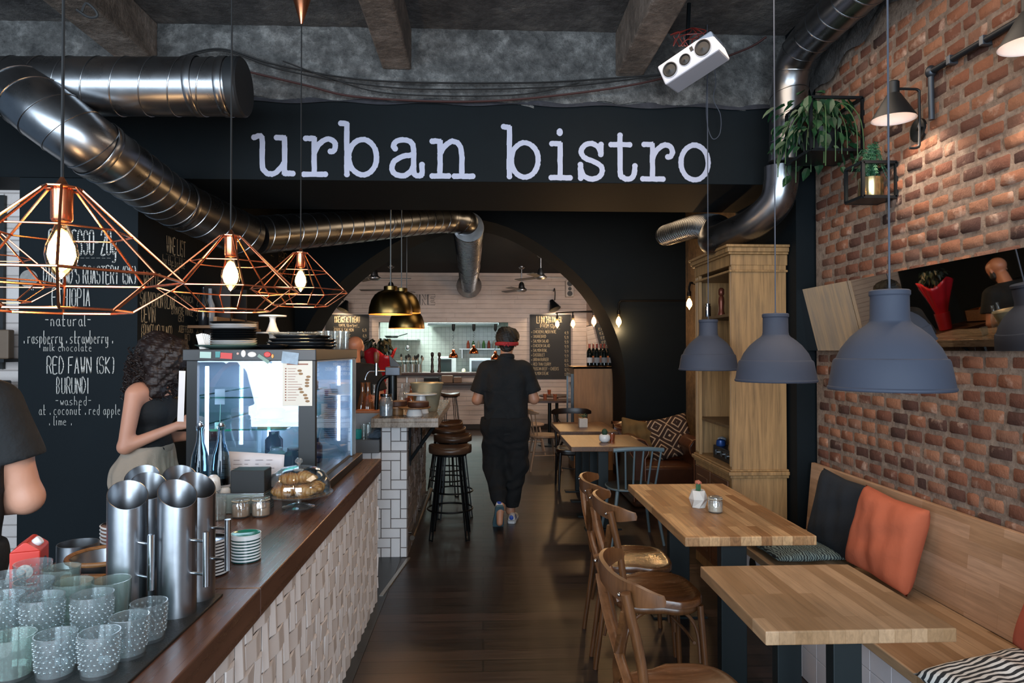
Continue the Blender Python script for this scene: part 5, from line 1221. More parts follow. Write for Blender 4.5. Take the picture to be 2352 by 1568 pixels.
# bar stools
LEA = M('4B3527', .32, nz=.3, ns=16, bump=.2, bs=50)
def stool():
    t = thing('bar_stool', '', 'stool')
    b = MB(); n = 40; vs = []
    prof = [(.16, .705, 0), (.18, .712, 0), (.183, .735, .4), (.18, .75, 1), (.165, .754, 1), (.14, .742, .3), (.06, .735, 0)]
    for r_, z, w_ in prof:
        for i in range(n):
            a = 2*PI*i/n; vs.append((r_*math.cos(a), r_*math.sin(a)*.92, z+w_*.035*max(0, abs(math.cos(a))-.15)**1.5))
    m = len(prof); fs = [(j*n+i, j*n+(i+1) % n, (j+1)*n+(i+1) % n, (j+1)*n+i) for j in range(m-1) for i in range(n)]+[tuple(reversed(range(n))), tuple((m-1)*n+i for i in range(n))]
    b.add(vs, fs).build('seat', LEA, t, ang=1.2)
    for k in range(4):
        a = PI/4+PI/2*k; c_, s_ = math.cos(a), math.sin(a)
        b = MB()
        for d in (-.018, .018): b.tube([(.215*c_-d*s_, .215*s_+d*c_, 0), (.12*c_-d*s_, .12*s_+d*c_, .705)], .0065, 6)
        b.tube([(.215*c_+.018*s_, .215*s_-.018*c_, .008), (.215*c_-.018*s_, .215*s_+.018*c_, .008)], .0065, 6).build('leg', M('15181A', .35, .7), t)
    MB().ring((0, 0, .24), .19, .008, 40).build('foot_ring', M('15181A', .35, .7), t)
    MB().ring((0, 0, .695), .135, .008, 32).build('seat_ring', M('15181A', .35, .7), t)
    return t
so = stool()
for k, (u, v, Y, lb) in enumerate(((1034, 1032, 5.82, 'nearest of the four leather-topped bar stools, right of the white tiled bar'), (1040, 1002, 6.55, 'second bar stool from the front, right of the bar'), (1030, 986, 7.15, 'third bar stool from the front, right of the bar'), (1027, 968, 7.75, 'farthest bar stool, its dark seat just under the bar top edge'))):
    o = so if k == 0 else dup(so); q = P(u, v, Y=Y); o.location = (q.x, Y, 0); o.rotation_euler.z = .2*k; o['label'] = lb; o['group'] = 'bar stools along the bar'
# ---------------------------------------------------------------- bench
bn = thing('bench', 'long oak bench along the brick wall with leaning wooden back and white tiled front', 'bench', (1.8, 2.3, 0))
BY0, BY1 = .2, 4.20
part(MB().bb(1.49, 2.04, BY0, BY1, .42, .46), 'seat', OAK2, bn, smooth=False, bevel=.004)
b = MB(); b.prism([(2.015, .462), (2.038, .462), (2.076, .875), (2.052, .875)], BY0, BY1, 'y'); part(b, 'backrest', OAKY, bn, smooth=False, bevel=.003)
part(MB().bb(1.55, 2.06, BY0, BY1-.01, 0, .42), 'bench_body', M('3A3634', .7), bn, smooth=False)
b = MB(); s_ = .15
for i in range(29):
    for j in range(3):
        y0, z0 = BY0+i*s_*.97, j*s_; y1, z1 = min(y0+s_*.97, BY1-.01), min(z0+s_, .418)
        if y1-y0 > .01: b.bb(1.54, 1.55, y0+.0015, y1-.0015, z0+.0015, z1-.0015)
part(b, 'front_tiles', M('CFC9CB', .25, nz=.04), bn, smooth=False, bevel=.0015, seg=1)
part(MB().lathe([(.045, 0), (.05, .004), (.043, .006), (.02, .002), (0, .004)], n=32, X=T((1.54, 3.85, .345), ry=-PI/2)), 'speaker_hole', M('0A0B0C', .5), bn)
# cushions
def cushion(nm, lb, mt, X, s=.44, th=.075, kind='cushion', seed=1, fold=.012):
    """two bulging faces, pinched corners, soft folds"""
    rs = np.random.RandomState(seed); b = MB(); n = 30; ph = rs.rand(8)*6
    def f(sg):
        def g(i, j):
            u, v = 2*i-1, 2*j-1; k = max(0, (1-u**4)*(1-v**4)); pin = 1-.07*((1-abs(u))**.5*abs(v)**3*0)-.05*(abs(u)**2*(1-abs(v))*0)
            x = u*s/2*(1-.10*(1-v*v)*0+.0)*(1-.06*(1-abs(v))*abs(u)**3); y = v*s/2*(1-.06*(1-abs(u))*abs(v)**3)
            z = th*(k**.42)+fold*k*(math.sin(u*6+v*3+ph[0])+.7*math.sin(v*9-u*4+ph[1])+.5*math.sin(u*13+v*2+ph[2]))
            return (x, y, sg*z)
        return g
    b.grid(f(1), n, n); b.grid(f(-1), n, n)
    o = b.build(nm, mt, ang=2.5, fix=True); o.matrix_world = X; tag(o, lb, kind); 
    md = o.modifiers.new('weld', 'WELD'); md.merge_threshold = .0004
    return o
FAB = lambda col, nm: (lambda t: t.fin(t.mix(t.noise(t.coord(), 6, 4), tuple(x*.85 for x in lin(col)[:3])+(1,), lin(col)), .9, 0, t.bump(t.noise(t.coord(None, (1, 1, 1)), 420, 2), .35, .002, t.bump(t.noise(t.coord(), 9, 4), .35, .02)), Sheen_Weight=.0))(NT(nm))
def lean(x, y, z, rz, tilt, roll=0):
    """cushion standing on its edge: face normal -> after tilt towards the wall"""
    return Matrix.Translation((x, y, z)) @ Matrix.Rotation(rz, 4, 'Z') @ Matrix.Rotation(tilt, 4, 'X') @ Matrix.Rotation(roll, 4, 'Z')
cushion('cushion', 'black square cushion standing on the bench, behind the orange one', FAB('12181F', 'black_linen'), lean(1.92, 3.71, .69, -PI/2+.12, 1.38, -.08), .41, .058, seed=3, fold=.004)
cushion('cushion', 'large burnt-orange cushion standing on the bench, in front of the black one', FAB('B25A3B', 'orange_linen'), lean(1.905, 3.25, .69, -PI/2+.18, 1.36, -.10), .40, .07, seed=5, fold=.006)
cushion('cushion', 'burnt-orange cushion cut by the right edge of the photo', FAB('A84E34', 'rust_linen'), lean(1.91, 2.17, .71, -PI/2+.1, 1.4, -.2), .42, .065, seed=9, fold=.006)
ZB = NT('zebra_print'); c = ZB.coord(); 
_w = ZB.n('ShaderNodeTexWave', {'Vector': c, 'Scale': 14.5, 'Distortion': 5.5, 'Detail': 1.0, 'Detail Scale': .9}, bands_direction='Y')
ZB = ZB.fin(ZB.ramp(_w.outputs[0], [(.47, '1C1E20'), (.53, 'C9C4BC')]), .85)
cushion('cushion', 'black and white zebra-striped cushion lying flat on the bench at the lower right', ZB, T((1.70, 2.12, .515), rz=.25, rx=.02, ry=-.05), .46, .045, seed=4, fold=.006)
LF = NT('leaf_print'); c = LF.coord(); _v = LF.n('ShaderNodeTexVoronoi', {'Vector': c, 'Scale': 11.0}, feature='DISTANCE_TO_EDGE'); _w = LF.n('ShaderNodeTexWave', {'Vector': c, 'Scale': 22.0, 'Distortion': 9.0, 'Detail': 2.0})
LF = LF.fin(LF.mix(LF.ramp(_w.outputs[0], [(.45, (0,0,0)), (.6, (1,1,1))]), LF.ramp(_v.outputs[0], [(.02, '0E1416'), (.2, '27363A')]), '6E7C76'), .85)
cushion('seat_pad', 'leaf-patterned dark seat pad lying flat on the bench by the long table', LF, T((1.73, 3.78, .493), rz=.05), .44, .028, 'seat pad', 6, .003)
# ---------------------------------------------------------------- pots and jar on the tables
CONCP = M('C9C2BA', .75, nz=.1, ns=40, bump=.3, bs=120)
cp = thing('cactus_pot', 'small faceted white concrete pot with a red-topped grafted cactus on the long table', 'potted cactus', (1.135, 3.62, .75), .3)
b = MB(); r0, r1, r2 = .038, .05, .034; vs = []
for r_, z, o_ in ((r0, 0, 0), (r1, .045, .5), (r2*1.1, .09, 0), (r2*.8, .09, 0), (r2*.7, .07, 0)): vs += [(r_*math.cos(2*PI*(i+o_)/6), r_*math.sin(2*PI*(i+o_)/6), z) for i in range(6)]
fs = [tuple(reversed(range(6)))]
for j in range(4):
    for i in range(6): fs.append((j*6+i, j*6+(i+1) % 6, (j+1)*6+(i+1) % 6, (j+1)*6+i))
fs.append(tuple(24+i for i in range(6))); b.add(vs, fs).build('pot', CONCP, cp, smooth=False, bevel=.002)
b = MB(); n = 18
for_ = [(.009, .072), (.0115, .085), (.0125, .10), (.0115, .118), (.008, .126)]
b.add([(r_*(1+.16*(i % 3 == 0))*math.cos(2*PI*i/n), r_*(1+.16*(i % 3 == 0))*math.sin(2*PI*i/n), z) for r_, z in for_ for i in range(n)], [(j*n+i, j*n+(i+1) % n, (j+1)*n+(i+1) % n, (j+1)*n+i) for j in range(4) for i in range(n)]).build('stem', M('2E5A3A', .6), cp)
b = MB()
rn = random.Random(1)
for k in range(9): b.ball((.011*math.cos(k*.7), .011*math.sin(k*.7), .128+.004*(k % 2)), .0075, 8, 5)
b.ball((0, 0, .132), .011, 10, 6); b.build('red_graft', M('A9604A', .6, nz=.3, ns=80), cp)
jj = clip_jar(.037, .082, M('BDA58C', .8, nz=.3, ns=200, bump=.5, bs=400)); jj.location = (1.185, 3.50, .75); jj.rotation_euler.z = -.1; jj['label'] = 'glass clip jar of brown sugar beside the cactus pot on the long table'
t = thing('succulent_pot', 'square white pot with a small succulent on the table before the arch', 'potted plant', (1.07, 7.35, .75))
MB().bb(-.045, .045, -.045, .045, 0, .095).build('pot', CONCP, t, smooth=False, bevel=.004)
b = MB()
for k in range(16):
    a = k*2.4; l = .02+.002*k; b.add([(0, 0, .095), (.006*math.cos(a+1.57), .006*math.sin(a+1.57), .11), (l*math.cos(a)*1.5, l*math.sin(a)*1.5, .15-.002*k), (-.006*math.cos(a+1.57), -.006*math.sin(a+1.57), .11)], [(0,1,2,3)])
b.build('leaves', M('4E6B48', .5), t, smooth=False, solid=.002)
t = thing('round_cactus_pot', 'round white pot with a ball cactus on the brown table', 'potted cactus', (1.09, 6.15, .75))
MB().lathe([(.028, 0), (.045, .012), (.052, .035), (.048, .06), (.038, .07), (.034, .066), (0, .062)], n=36).build('pot', CERAM, t)
MB().ball((0, 0, .09), (.026, .026, .032), 20, 12, jit=.06).build('cactus', M('24422E', .7, bump=.5, bs=200), t)
o = tumbler_bm(.03, .07).build('candle_glass', AMB, ang=1.2); o.location = (1.165, 6.2, .75); tag(o, 'small candle glass beside the round cactus pot', 'glass')
# ================================================================ oak cabinet
cb = thing('oak_cabinet', 'tall oak cabinet with open shelves and carved cornice beside the dark pier', 'cabinet', (1.795, 4.825, 0))
X0, X1, Y0, Y1 = 1.61, 1.975, 4.45, 5.20
part(MB().bb(X0+.02, X1, Y0, Y0+.022, .80, 2.13), 'side_panel', CAB, cb, smooth=False)
part(MB().bb(X0+.02, X1, Y1-.022, Y1, .80, 2.13), 'side_panel', CAB, cb, smooth=False)
OAKD = wood('cabinet_back_oak', '6B5132', '5E462A', axes=('z','y','x'), plank=(9,.3), rough=.55, grain=(2.2,36,36), gk=.5)
part(MB().bb(X1-.015, X1, Y0+.022, Y1-.022, .80, 2.13), 'back_panel', OAKD, cb, smooth=False)
for y0, y1 in ((Y0-.003, Y0+.03), (Y1-.09, Y1)):
    b = MB().bb(X0, X0+.022, y0, y1, .80, 2.13)
    for q in range(3): b.cyl((X0-.001, y0+(y1-y0)*(.25+.25*q), .82), (X0-.001, y0+(y1-y0)*(.25+.25*q), 2.12), .0045, n=8)
    part(b, 'fluted_stile', CAB, cb)
for (z0, z1, e) in ((2.13, 2.20, .004), (2.20, 2.215, .02), (2.215, 2.245, .03), (2.245, 2.262, .042)):
    part(MB().bb(X0-e, X1+.01, Y0-e, Y1+e, z0, z1), 'cornice' if z0 > 2.19 else 'frieze', CAB, cb, smooth=False, bevel=.004)
part(MB().bb(X0-.012, X1+.01, Y0-.012, Y1+.012, 2.085, 2.10), 'bead_moulding', CAB, cb, smooth=False, bevel=.005)
part(MB().bb(X0, X1, Y0, Y1, 0, .77), 'base_cupboard', CAB, cb, smooth=False)
for (z0, z1, e) in ((.745, .765, .010), (.765, .79, .024), (.79, .802, .012)):
    part(MB().bb(X0-e, X1+.012, Y0-e, Y1+e, z0, z1), 'waist_moulding', CAB, cb, smooth=False, bevel=.005)
for k in range(2):
    y0 = Y0+.04+.345*k
    part(MB().bb(X0-.014, X0, y0, y0+.325, .08, .72), 'cupboard_door', CABD, cb, smooth=False, bevel=.004)
    part(MB().bb(X0-.02, X0-.013, y0+.05, y0+.275, .14, .66), 'door_panel', CABD, cb, smooth=False, bevel=.006)
for z in (1.055, 1.80): part(MB().bb(X0+.02, X1-.015, Y0+.022, Y1-.022, z, z+.02), 'shelf', OAKD, cb, smooth=False, bevel=.002)
RD = M('6E3A2A', .35, .5)
o = MB().lathe([(.024, 0), (.026, .01), (.02, .03), (.017, .06), (.021, .10), (.019, .13), (.012, .145), (.02, .155), (.02, .19), (.012, .2), (0, .203)], n=24).build('pepper_mill', RD); o.location = (1.70, 4.88, 1.82); tag(o, 'reddish pepper mill on the upper cabinet shelf', 'pepper mill')
for x, y, h_, r_, mt, nm, lb in ((1.66, 5.05, .10, .022, CHROME, 'salt_shaker', 'steel shaker at the far end of the upper cabinet shelf'), (1.72, 4.70, .055, .028, AMB, 'small_jar', 'squat dark jar on the upper cabinet shelf, left of the steel tin'), (1.68, 4.60, .06, .024, CHROME, 'steel_tin', 'steel tin at the near end of the upper cabinet shelf')):
    o = MB().lathe([(r_*.95, 0), (r_, .004), (r_, h_*.8), (r_*.8, h_*.85), (r_*.85, h_), (0, h_)], n=24).build(nm, mt); o.location = (x, y, 1.82); tag(o, lb, nm.replace('_', ' '))
hf = thing('hifi_box', 'black electronic box with silver knobs inside the lower part of the cabinet', 'hi-fi', (1.80, 4.80, .802))
MB().bb(-.13, .12, -.22, .18, 0, .09).build('case', BLACK, hf, smooth=False, bevel=.004)
for y in (-.12, -.03, .08): MB().cyl((-.145, y, .05), (-.13, y, .05), .018, n=20).build('knob', CHROME, hf)
for k in range(4):
    o = MB().lathe([(.03, 0), (.034, .01), (.03, .04), (.01, .05), (0, .05)], n=20).build('headphone_cup' if 0 else 'small_bowl', M(('8A6A4A', 'B9BEC4', '1E3F7A', 'B9BEC4')[k], .35, .3)); o.location = (1.70+.05*(k % 2), 4.66+.12*k, .893); tag(o, ('tan little bowl on the black box in the cabinet, nearest', 'silver little bowl on the black box in the cabinet', 'blue little bowl on the black box in the cabinet', 'silver little bowl at the far end of the black box in the cabinet')[k], 'bowl')
o = MB().tube(catmull([(1.945, 4.66, 1.7), (1.93, 4.68, 1.45), (1.95, 4.72, 1.25), (1.92, 4.66, 1.18), (1.95, 4.60, 1.25)], 6), .005, 6).build('hanging_cable', BLACK); tag(o, 'black cable dangling inside the cabinet from the middle compartment', 'cable')
o = MB().bb(1.93, 1.96, 4.60, 4.66, 1.5, 1.58).build('power_adapter', BLACK, smooth=False, bevel=.003); tag(o, 'black plug box on the back panel of the cabinet', 'adapter')
# ================================================================ chesterfield armchair
LTH = M('4A2A1A', .3, nz=.35, ns=9, bump=.25, bs=30)
ac = thing('leather_armchair', 'buttoned brown leather chesterfield with patterned cushions, before the dark arch wall', 'armchair', (1.85, 7.3, 0))
part(MB().bb(1.50, 2.20, 6.85, 7.70, .0, .42), 'seat_base', LTH, ac, bevel=.04, smooth=True, seg=3)
b = MB()
def backf(i, j):
    x = 1.44+.84*i; a = -1.2+3.6*j; r = .11; q = .012*math.sin(i*PI*9+(PI/2 if int(j*6) % 2 else 0))*math.sin(j*PI*5)
    return (x, 7.60+(r+q)*math.sin(a)*-1+.06, .66+(r+q)*math.cos(a)*-1+.02) if False else (x, 7.66-(r+q)*math.cos(a), .67+(r+q)*math.sin(a))
b.grid(backf, 60, 22); b.bb(1.46, 2.26, 7.56, 7.74, .3, .68); part(b, 'backrest', LTH, ac, ang=2)
for x in (1.46, 2.06):
    b = MB(); prof = [(.04, .08), (.04, .50), (.0, .56), (-.01, .62), (.03, .68), (.09, .70), (.15, .68), (.19, .62), (.18, .55), (.15, .50), (.15, .08)]
    b.prism([(x-.01+p, q) for p, q in prof], 6.78, 7.6, 'y'); part(b, 'scroll_arm', LTH, ac, ang=.9, bevel=.015)
    b = MB(); b.tube([(x-.01+p, 6.775, q) for p, q in prof], .007, 6); part(b, 'piping', M('7A4B2E', .35), ac)
PATC = NT('woven_pattern'); c = PATC.coord()
_a = PATC.n('ShaderNodeSeparateXYZ', {0: c}); 
def _m(op, *a): 
    nd = PATC.n('ShaderNodeMath', operation=op)
    for i, v in enumerate(a): PATC.set(nd, i, v)
    return nd.outputs[0]
_d = _m('ADD', _m('ABSOLUTE', _m('SUBTRACT', _m('PINGPONG', _m('MULTIPLY', _a.outputs[0], 1.0), .11), .0)), _m('ABSOLUTE', _m('PINGPONG', _m('MULTIPLY', _a.outputs[1], 1.0), .13)))
_l = _m('LESS_THAN', _m('FRACT', _m('MULTIPLY', _d, 17.0)), .28)
PATC = PATC.fin(PATC.mix(_l, '33211A', 'B59A80'), .9)
cushion('cushion', 'brown cushion with cream diamond pattern on the leather chesterfield', PATC, lean(1.98, 7.28, .65, -.25, 1.15, .25), .46, .06, seed=12)
cushion('cushion', 'plain mustard-brown cushion leaning on the leather chesterfield, left of the patterned one', FAB('6B532F', 'mustard_linen'), lean(1.66, 7.32, .64, .15, 1.15, -.2), .40, .055, seed=13)
# copper tin on the floor by the chesterfield
o = MB().ball((1.70, 6.62, .32), (.035, .035, .035), 20, 12).build('copper_ornament', COPPER)
o.location = (0, 0, 0); tag(o, 'small round copper ornament glinting in front of the chesterfield', 'ornament'); o.data.transform(Matrix.Translation((0, 0, -.287)))
# ================================================================ wine fridge cabinet with bottles
wf = thing('wine_cabinet', 'oak box cabinet with a glass-doored wine fridge on its left side, in the arch opening', 'cabinet', (1.52, 9.2, 0))
WFO = wood('wine_cabinet_oak', 'B08052', '9E7045', axes=('z','x','y'), plank=(9,9), rough=.5, grain=(2.5,26,26), gk=.35)
part(MB().bb(1.19, 1.85, 8.92, 8.95, 0, 1.355).bb(1.19, 1.85, 8.92, 9.50, 1.33, 1.356).bb(1.19, 1.85, 9.47, 9.50, 0, 1.34).bb(1.82, 1.85, 8.94, 9.48, 0, 1.34).bb(1.19, 1.22, 8.94, 9.48, 0, .12).bb(1.19, 1.22, 8.94, 9.48, 1.25, 1.34), 'carcass', WFO, wf, smooth=False)
part(MB().bb(1.165, 1.18, 8.98, 9.44, .14, 1.24), 'glass_door', PANE, wf, smooth=False)
part(MB().bb(1.155, 1.19, 8.96, 8.985, .12, 1.26).bb(1.155, 1.19, 9.43, 9.46, .12, 1.26).bb(1.155, 1.19, 8.98, 9.44, .12, .15).bb(1.155, 1.19, 8.98, 9.44, 1.22, 1.26), 'door_frame', M('4C5052', .3, .7), wf, smooth=False)
BG = M('0C1210', .08); 
def wine():
    t = thing('wine_bottle', '', 'bottle')
    MB().lathe([(.034, 0), (.037, .004), (.0375, .02), (.0375, .19), (.030, .215), (.016, .235), (.0135, .25), (.0135, .30), (0, .30)], n=20).build('bottle_glass', BG, t, ang=.9)
    return t
wb_ = wine(); cols = ['B5503A', 'A3854A', 'A8402E', '8E5A3A', 'B04A30', '7A6A4A', 'B07840', '5A4632', 'A04434']
labs = ['D8D4D0', 'D4702E', 'C9CBD4', 'E0782E', '9A9FA8', 'D9762C', 'C9CBD0', 'CC5A2A', 'B9A98A']
for k, (u, dy) in enumerate(((1354, .06), (1363, .16), (1371, .02), (1380, .2), (1388, .05), (1397, .2), (1405, .04), (1416, .18), (1424, .08))):
    Y = 9.0+dy; q = P(u, 840, Y=Y); o = wb_ if k == 0 else dup(wb_); o.location = (q.x, Y, 1.356)
    MB().lathe([(.0142, .245), (.0145, .302), (0, .304)], n=16, cap=(False, True)).build('capsule', M(cols[k], .35, .3), o)
    MB().lathe([(.038, .05), (.038, .14 if k % 2 else .12)], n=20, cap=(False, False)).build('label', M(labs[k], .6), o)
    tag(o, '%s wine bottle with %s label, %s on the oak wine cabinet' % (['red-capped', 'gold-capped', 'red-capped', 'brown-capped', 'red-capped', 'olive-capped', 'orange-capped', 'dark-capped', 'red-capped'][k], ['white', 'orange', 'pale', 'orange', 'grey', 'orange', 'pale', 'red', 'tan'][k], ['leftmost', 'second from the left', 'third from the left', 'fourth from the left', 'in the middle', 'fourth from the right', 'third from the right', 'second from the right', 'rightmost'][k]), 'bottle', 'wine bottles on the oak cabinet')
for k in range(4):
    o = dup(wb_, (1.25, 9.08+.1*(k % 2), .16+.26*k)); 
    for ch_ in list(o.children):
        pass
    o.rotation_euler = (0, PI/2*0, 0); tag(o, 'wine bottle behind the glass door of the wine fridge, %s from the bottom' % ['first', 'second', 'third', 'fourth'][k], 'bottle', 'bottles in the wine fridge')
# ================================================================ back room: menus, lamps, fans, lettering
def menu(lb, u0, v0, u1, v1, rows, Y=13.66):
    a, c_ = P(u0, v0, Y=Y), P(u1, v1, Y=Y); t = thing('menu_board', lb, 'menu board', ((a.x+c_.x)/2, Y, (a.z+c_.z)/2))
    part(MB().bb(a.x, c_.x, Y-.015, Y+.015, c_.z, a.z), 'board', M('14171A', .6), t, smooth=False)
    b = MB()
    for r in rows:
        p, q = P(r[0], r[1], Y=Y-.02), P(r[2], r[1], Y=Y-.02); text_mb(b, r[4], p, r[3]*Y/F0, wd=q.x-p.x, th=.10)
    part(b, 'chalk_lettering', CHALKC, t, smooth=False, fix=False); return t
menu('small black breakfast menu board on the far white wall, left of the hatch', 748, 722, 847, 868, [(769, 740, 827, 13, 'BREAKFAST MENU'), (778, 749, 822, 5, '(UNTIL 12pm/1pm)'), (766, 751, 827, 3, '__________'), (768, 761, 813, 7, 'EGGS & SALMON'), (833, 761, 842, 6, '6,9'), (834, 774, 842, 6, '6,9'), (768, 774, 806, 6, 'OMELETTE'), (768, 787, 812, 6, 'PORRIDGE')])
rows = [(1233, 742, 1262, 16, 'LUNCH'), (1263, 740, 1291, 12, '& DINNER'), (1240, 752, 1286, 8, '(FROM 12pm)'), (1230, 755, 1288, 3, '_________')]
for k, (s, e) in enumerate((('* CHICKEN LIVER PATE', '4,9'), ('* SMORREBROD', '5,9'), ('* SALMON SALAD', '9,9'), ('* CHICKEN SALAD', '9,9'), ('* SALMON BOWL', '9,9'), ('* CASSOULET', '9,9'), ('* URBAN BURGER', '8,5'), ('* RED THAI CURRY', '9,9'), ('* TUSCAN BEEF - CHEEKS', '12,9'), ('* SALMON STEAK', '13,9'))):
    rows.append((1220, 765+10.6*k, 1220+2.9*len(s), 6.5, s)); rows.append((1297, 767+10.6*k, 1306, 6, e))
menu('tall black lunch and dinner menu board on the far white wall, right of the hatch', 1217, 722, 1311, 870, rows)
for u, v, lb, sg_ in ((787, 712, 'black gooseneck lamp over the breakfast menu board', -1), (1275, 710, 'black gooseneck lamp over the lunch menu board', 1)):
    q = P(u, v, Y=13.35); t = thing('gooseneck_lamp', lb, 'lamp', tuple(q))
    X = T((0, 0, .0), ry=.35*sg_*-1, rx=-.3)
    MB().lathe([(.12, 0), (.118, .01), (.05, .16), (.04, .20), (0, .22)], n=28, X=X).build('lamp_shade', BLACKM, t, ang=.6)
    MB().tube(catmull([(0, .05, .18), (.0, .0, .32), (0, .12, .42), (0, .30, .38)], 5), .01, 6).build('neck', BLACKM, t)
    lamp('SPOT', (0, 0, -.02), 28, (1, .74, .48), .05, rot=(.35, 0, 0), parent=t, name='gooseneck_light').data.spot_size = 2.5
def fan(u, v, Y, rz, lb):
    q = P(u, v, Y=Y); t = thing('ceiling_fan', lb, 'fan', tuple(q), rz, 'ceiling fans in the back room')
    MB().lathe([(0, -.03), (.06, -.025), (.10, .0), (.10, .02), (.06, .05), (.045, .13), (.02, .16), (0, .16)], n=28).build('motor', STEELM, t)
    MB().cyl((0, 0, .15), (0, 0, 3.12-q.z), .012).build('rod', STEELM, t)
    MB().lathe([(.03, -.05), (.06, -.02), (.06, 0), (0, 0)], (0, 0, 3.12-q.z), 20).build('ceiling_mount', STEELM, t)
    for k in range(3): MB().bb(.09, .58, -.055, .055, -.004, .004, T((0, 0, .01), rz=2*PI*k/3) @ T(rx=.15)).build('blade', M('5C5C5A', .4, .6), t, smooth=False)
fan(860, 640, 11.0, .05, 'steel ceiling fan in the back room, at the left, nearest the arch'); fan(898, 667, 12.6, .9, 'ceiling fan mostly hidden behind the nearest brass pendant')
fan(1242, 638, 11.0, .15, 'steel ceiling fan in the back room, upper one right of the long duct'); fan(1198, 667, 12.6, .05, 'lower steel ceiling fan in the back room, right of the long duct')
q = P(1308, 663, Y=13.6); t = thing('wall_speaker', 'slim white wall speaker with three black drivers on the far wall, high at right', 'speaker', tuple(q))
MB().bb(-.08, .08, -.06, .07, -.165, .165).build('cabinet', M('C9BFB6', .5), t, smooth=False, bevel=.008)
for z, r_ in ((.10, .055), (-.005, .035), (-.10, .052)): MB().cyl((0, -.066, z), (0, -.055, z), r_, n=24).build('driver', BLACK, t)
cn = thing('wire_letters', 'dark wire outline letters mounted on the far white wall beside the brass pendants', 'letters', tuple(P(978, 700, Y=13.672)))
def outl(pts, x, w_, h_): 
    b = MB(); b.tube([(x+p[0]*w_, 0, p[1]*h_) for p in pts], .005, 5, closed=True); b.build('letter', M('2C2A2A', .5), cn)
HL = 24*13.62/F0; s_ = 13.62/F0
outl([(0,0),(1,0),(1,1),(0,1)], (958-978)*s_, 5*s_, HL)
outl([(0,0),(.3,0),(.3,.55),(.7,0),(1,0),(1,1),(.7,1),(.7,.45),(.3,1),(0,1)], (965-978)*s_, 17*s_, HL)
outl([(0,0),(1,0),(1,.25),(.35,.25),(.35,.4),(.85,.4),(.85,.6),(.35,.6),(.35,.75),(1,.75),(1,1),(0,1)], (984-978)*s_, 15*s_, HL)
# ledge under the hatch with boxes, two stools
t = thing('wall_ledge', 'narrow wooden ledge on brackets under the kitchen hatch', 'shelf', (-.4, 13.5, .90))
MB().bb(-1.0, 1.0, -.16, .16, 0, .035).build('board', wood('ledge_wood', '5E4436', '4B362B', axes=('x','y','z'), plank=(1,.1), rough=.4), t, smooth=False, bevel=.004)
for x in (-.7, .7): MB().bb(x, x+.02, -.12, .155, -.18, 0).build('bracket', BLACKM, t, smooth=False)
for u0, u1, h_, col, lb in ((974, 1008, .10, '15181A', 'black box on the ledge under the kitchen hatch, leftmost'), (1014, 1040, .14, '8A705C', 'tan basket on the ledge under the hatch, in the middle'), (1042, 1060, .11, '7C6250', 'smaller brown basket on the ledge under the hatch')):
    a, c_ = P(u0, 870, Y=13.4), P(u1, 870, Y=13.4); o = MB().bb(a.x, c_.x, 13.36, 13.56, .936, .936+h_).build('storage_box', M(col, .7, bump=.4), smooth=False, bevel=.01); tag(o, lb, 'box')
o = dup(so, (-.62, 12.9, 0), .3, 'bar stool under the ledge below the kitchen hatch, seen beyond the bar'); o['group'] = 'bar stools along the bar'
# leaning mirror on the side wall of the back room
t = thing('wall_mirror', 'tilted mirror on the right side wall of the back room, above the wine bottles', 'mirror', (2.06, 12.0, 1.65))
X = T(ry=-.12)
MB().bb(-.012, .0, -1.0, 1.25, -.33, .38, X).build('mirror_glass', M('E6E6E6', .02, 1.0, nz=0), t, smooth=False)
MB().bb(.0, .012, -1.02, 1.27, -.35, .40, X).build('backing', BLACK, t, smooth=False)
# ================================================================ kitchen things behind the hatch
KS = M('AEB6B4', .3, .6)
t = thing('kitchen_counter', 'steel kitchen worktop seen through the hatch', 'counter', (-.8, 15.6, 0)); MB().bb(-2.2, 2.3, -.35, .6, .95, 1.0).build('worktop', KS, t, smooth=False)
for x in (-2.1, 2.2): MB().bb(x-.03, x+.03, -.3, -.24, 0, .95).build('leg', KS, t, smooth=False)
def kbox(nm, u0, v0, u1, v1, Y, d, mt, lb, cat): 
    a, c_ = P(u0, v0, Y=Y), P(u1, v1, Y=Y); return tag(MB().bb(a.x, c_.x, Y, Y+d, c_.z, a.z).build(nm, mt, smooth=False, bevel=.008), lb, cat)
for nm, u0, v0, u1, v1, d, mt, lb in (('oven', 1004, 818, 1048, 838, .4, M('C9D2CE', .3, .4), 'white countertop oven in the kitchen, left of centre'), ('warming_cabinet', 1078, 822, 1128, 838, .4, M('C2CCD0', .3, .4), 'white boxy warming cabinet in the kitchen at the right')):
    a, c_ = P(u0, v0, Y=15.35), P(u1, v1, Y=15.35); t = thing(nm, lb, nm.replace('_', ' '), ((a.x+c_.x)/2, 15.35, 1.0)); hw = (c_.x-a.x)/2
    MB().bb(-hw, hw, 0, d, 0, a.z-1.0).build('case', mt, t, smooth=False, bevel=.01); MB().bb(-hw*.8, hw*.5, -.006, 0, .06, a.z-1.06).build('door_window', M('25302F', .15), t, smooth=False)
    MB().cyl((-hw*.8, -.03, a.z-1.035), (hw*.6, -.03, a.z-1.035), .008).build('handle', CHROME, t)
for x0, z, lb in ((-2.55, 1.80, 'upper steel shelf at the left in the kitchen'), (-2.55, 1.30, 'lower steel shelf at the left in the kitchen'), (-.5, 1.58, 'steel wall shelf with bottles at the right in the kitchen')):
    t = thing('kitchen_shelf', lb, 'shelf', (x0+.5, 15.9, z)); MB().bb(-.55, .55, -.25, .39, 0, .03).build('board', KS, t, smooth=False)
    MB().bb(-.5, -.47, -.2, .39, -.2, 0).build('bracket', KS, t, smooth=False)
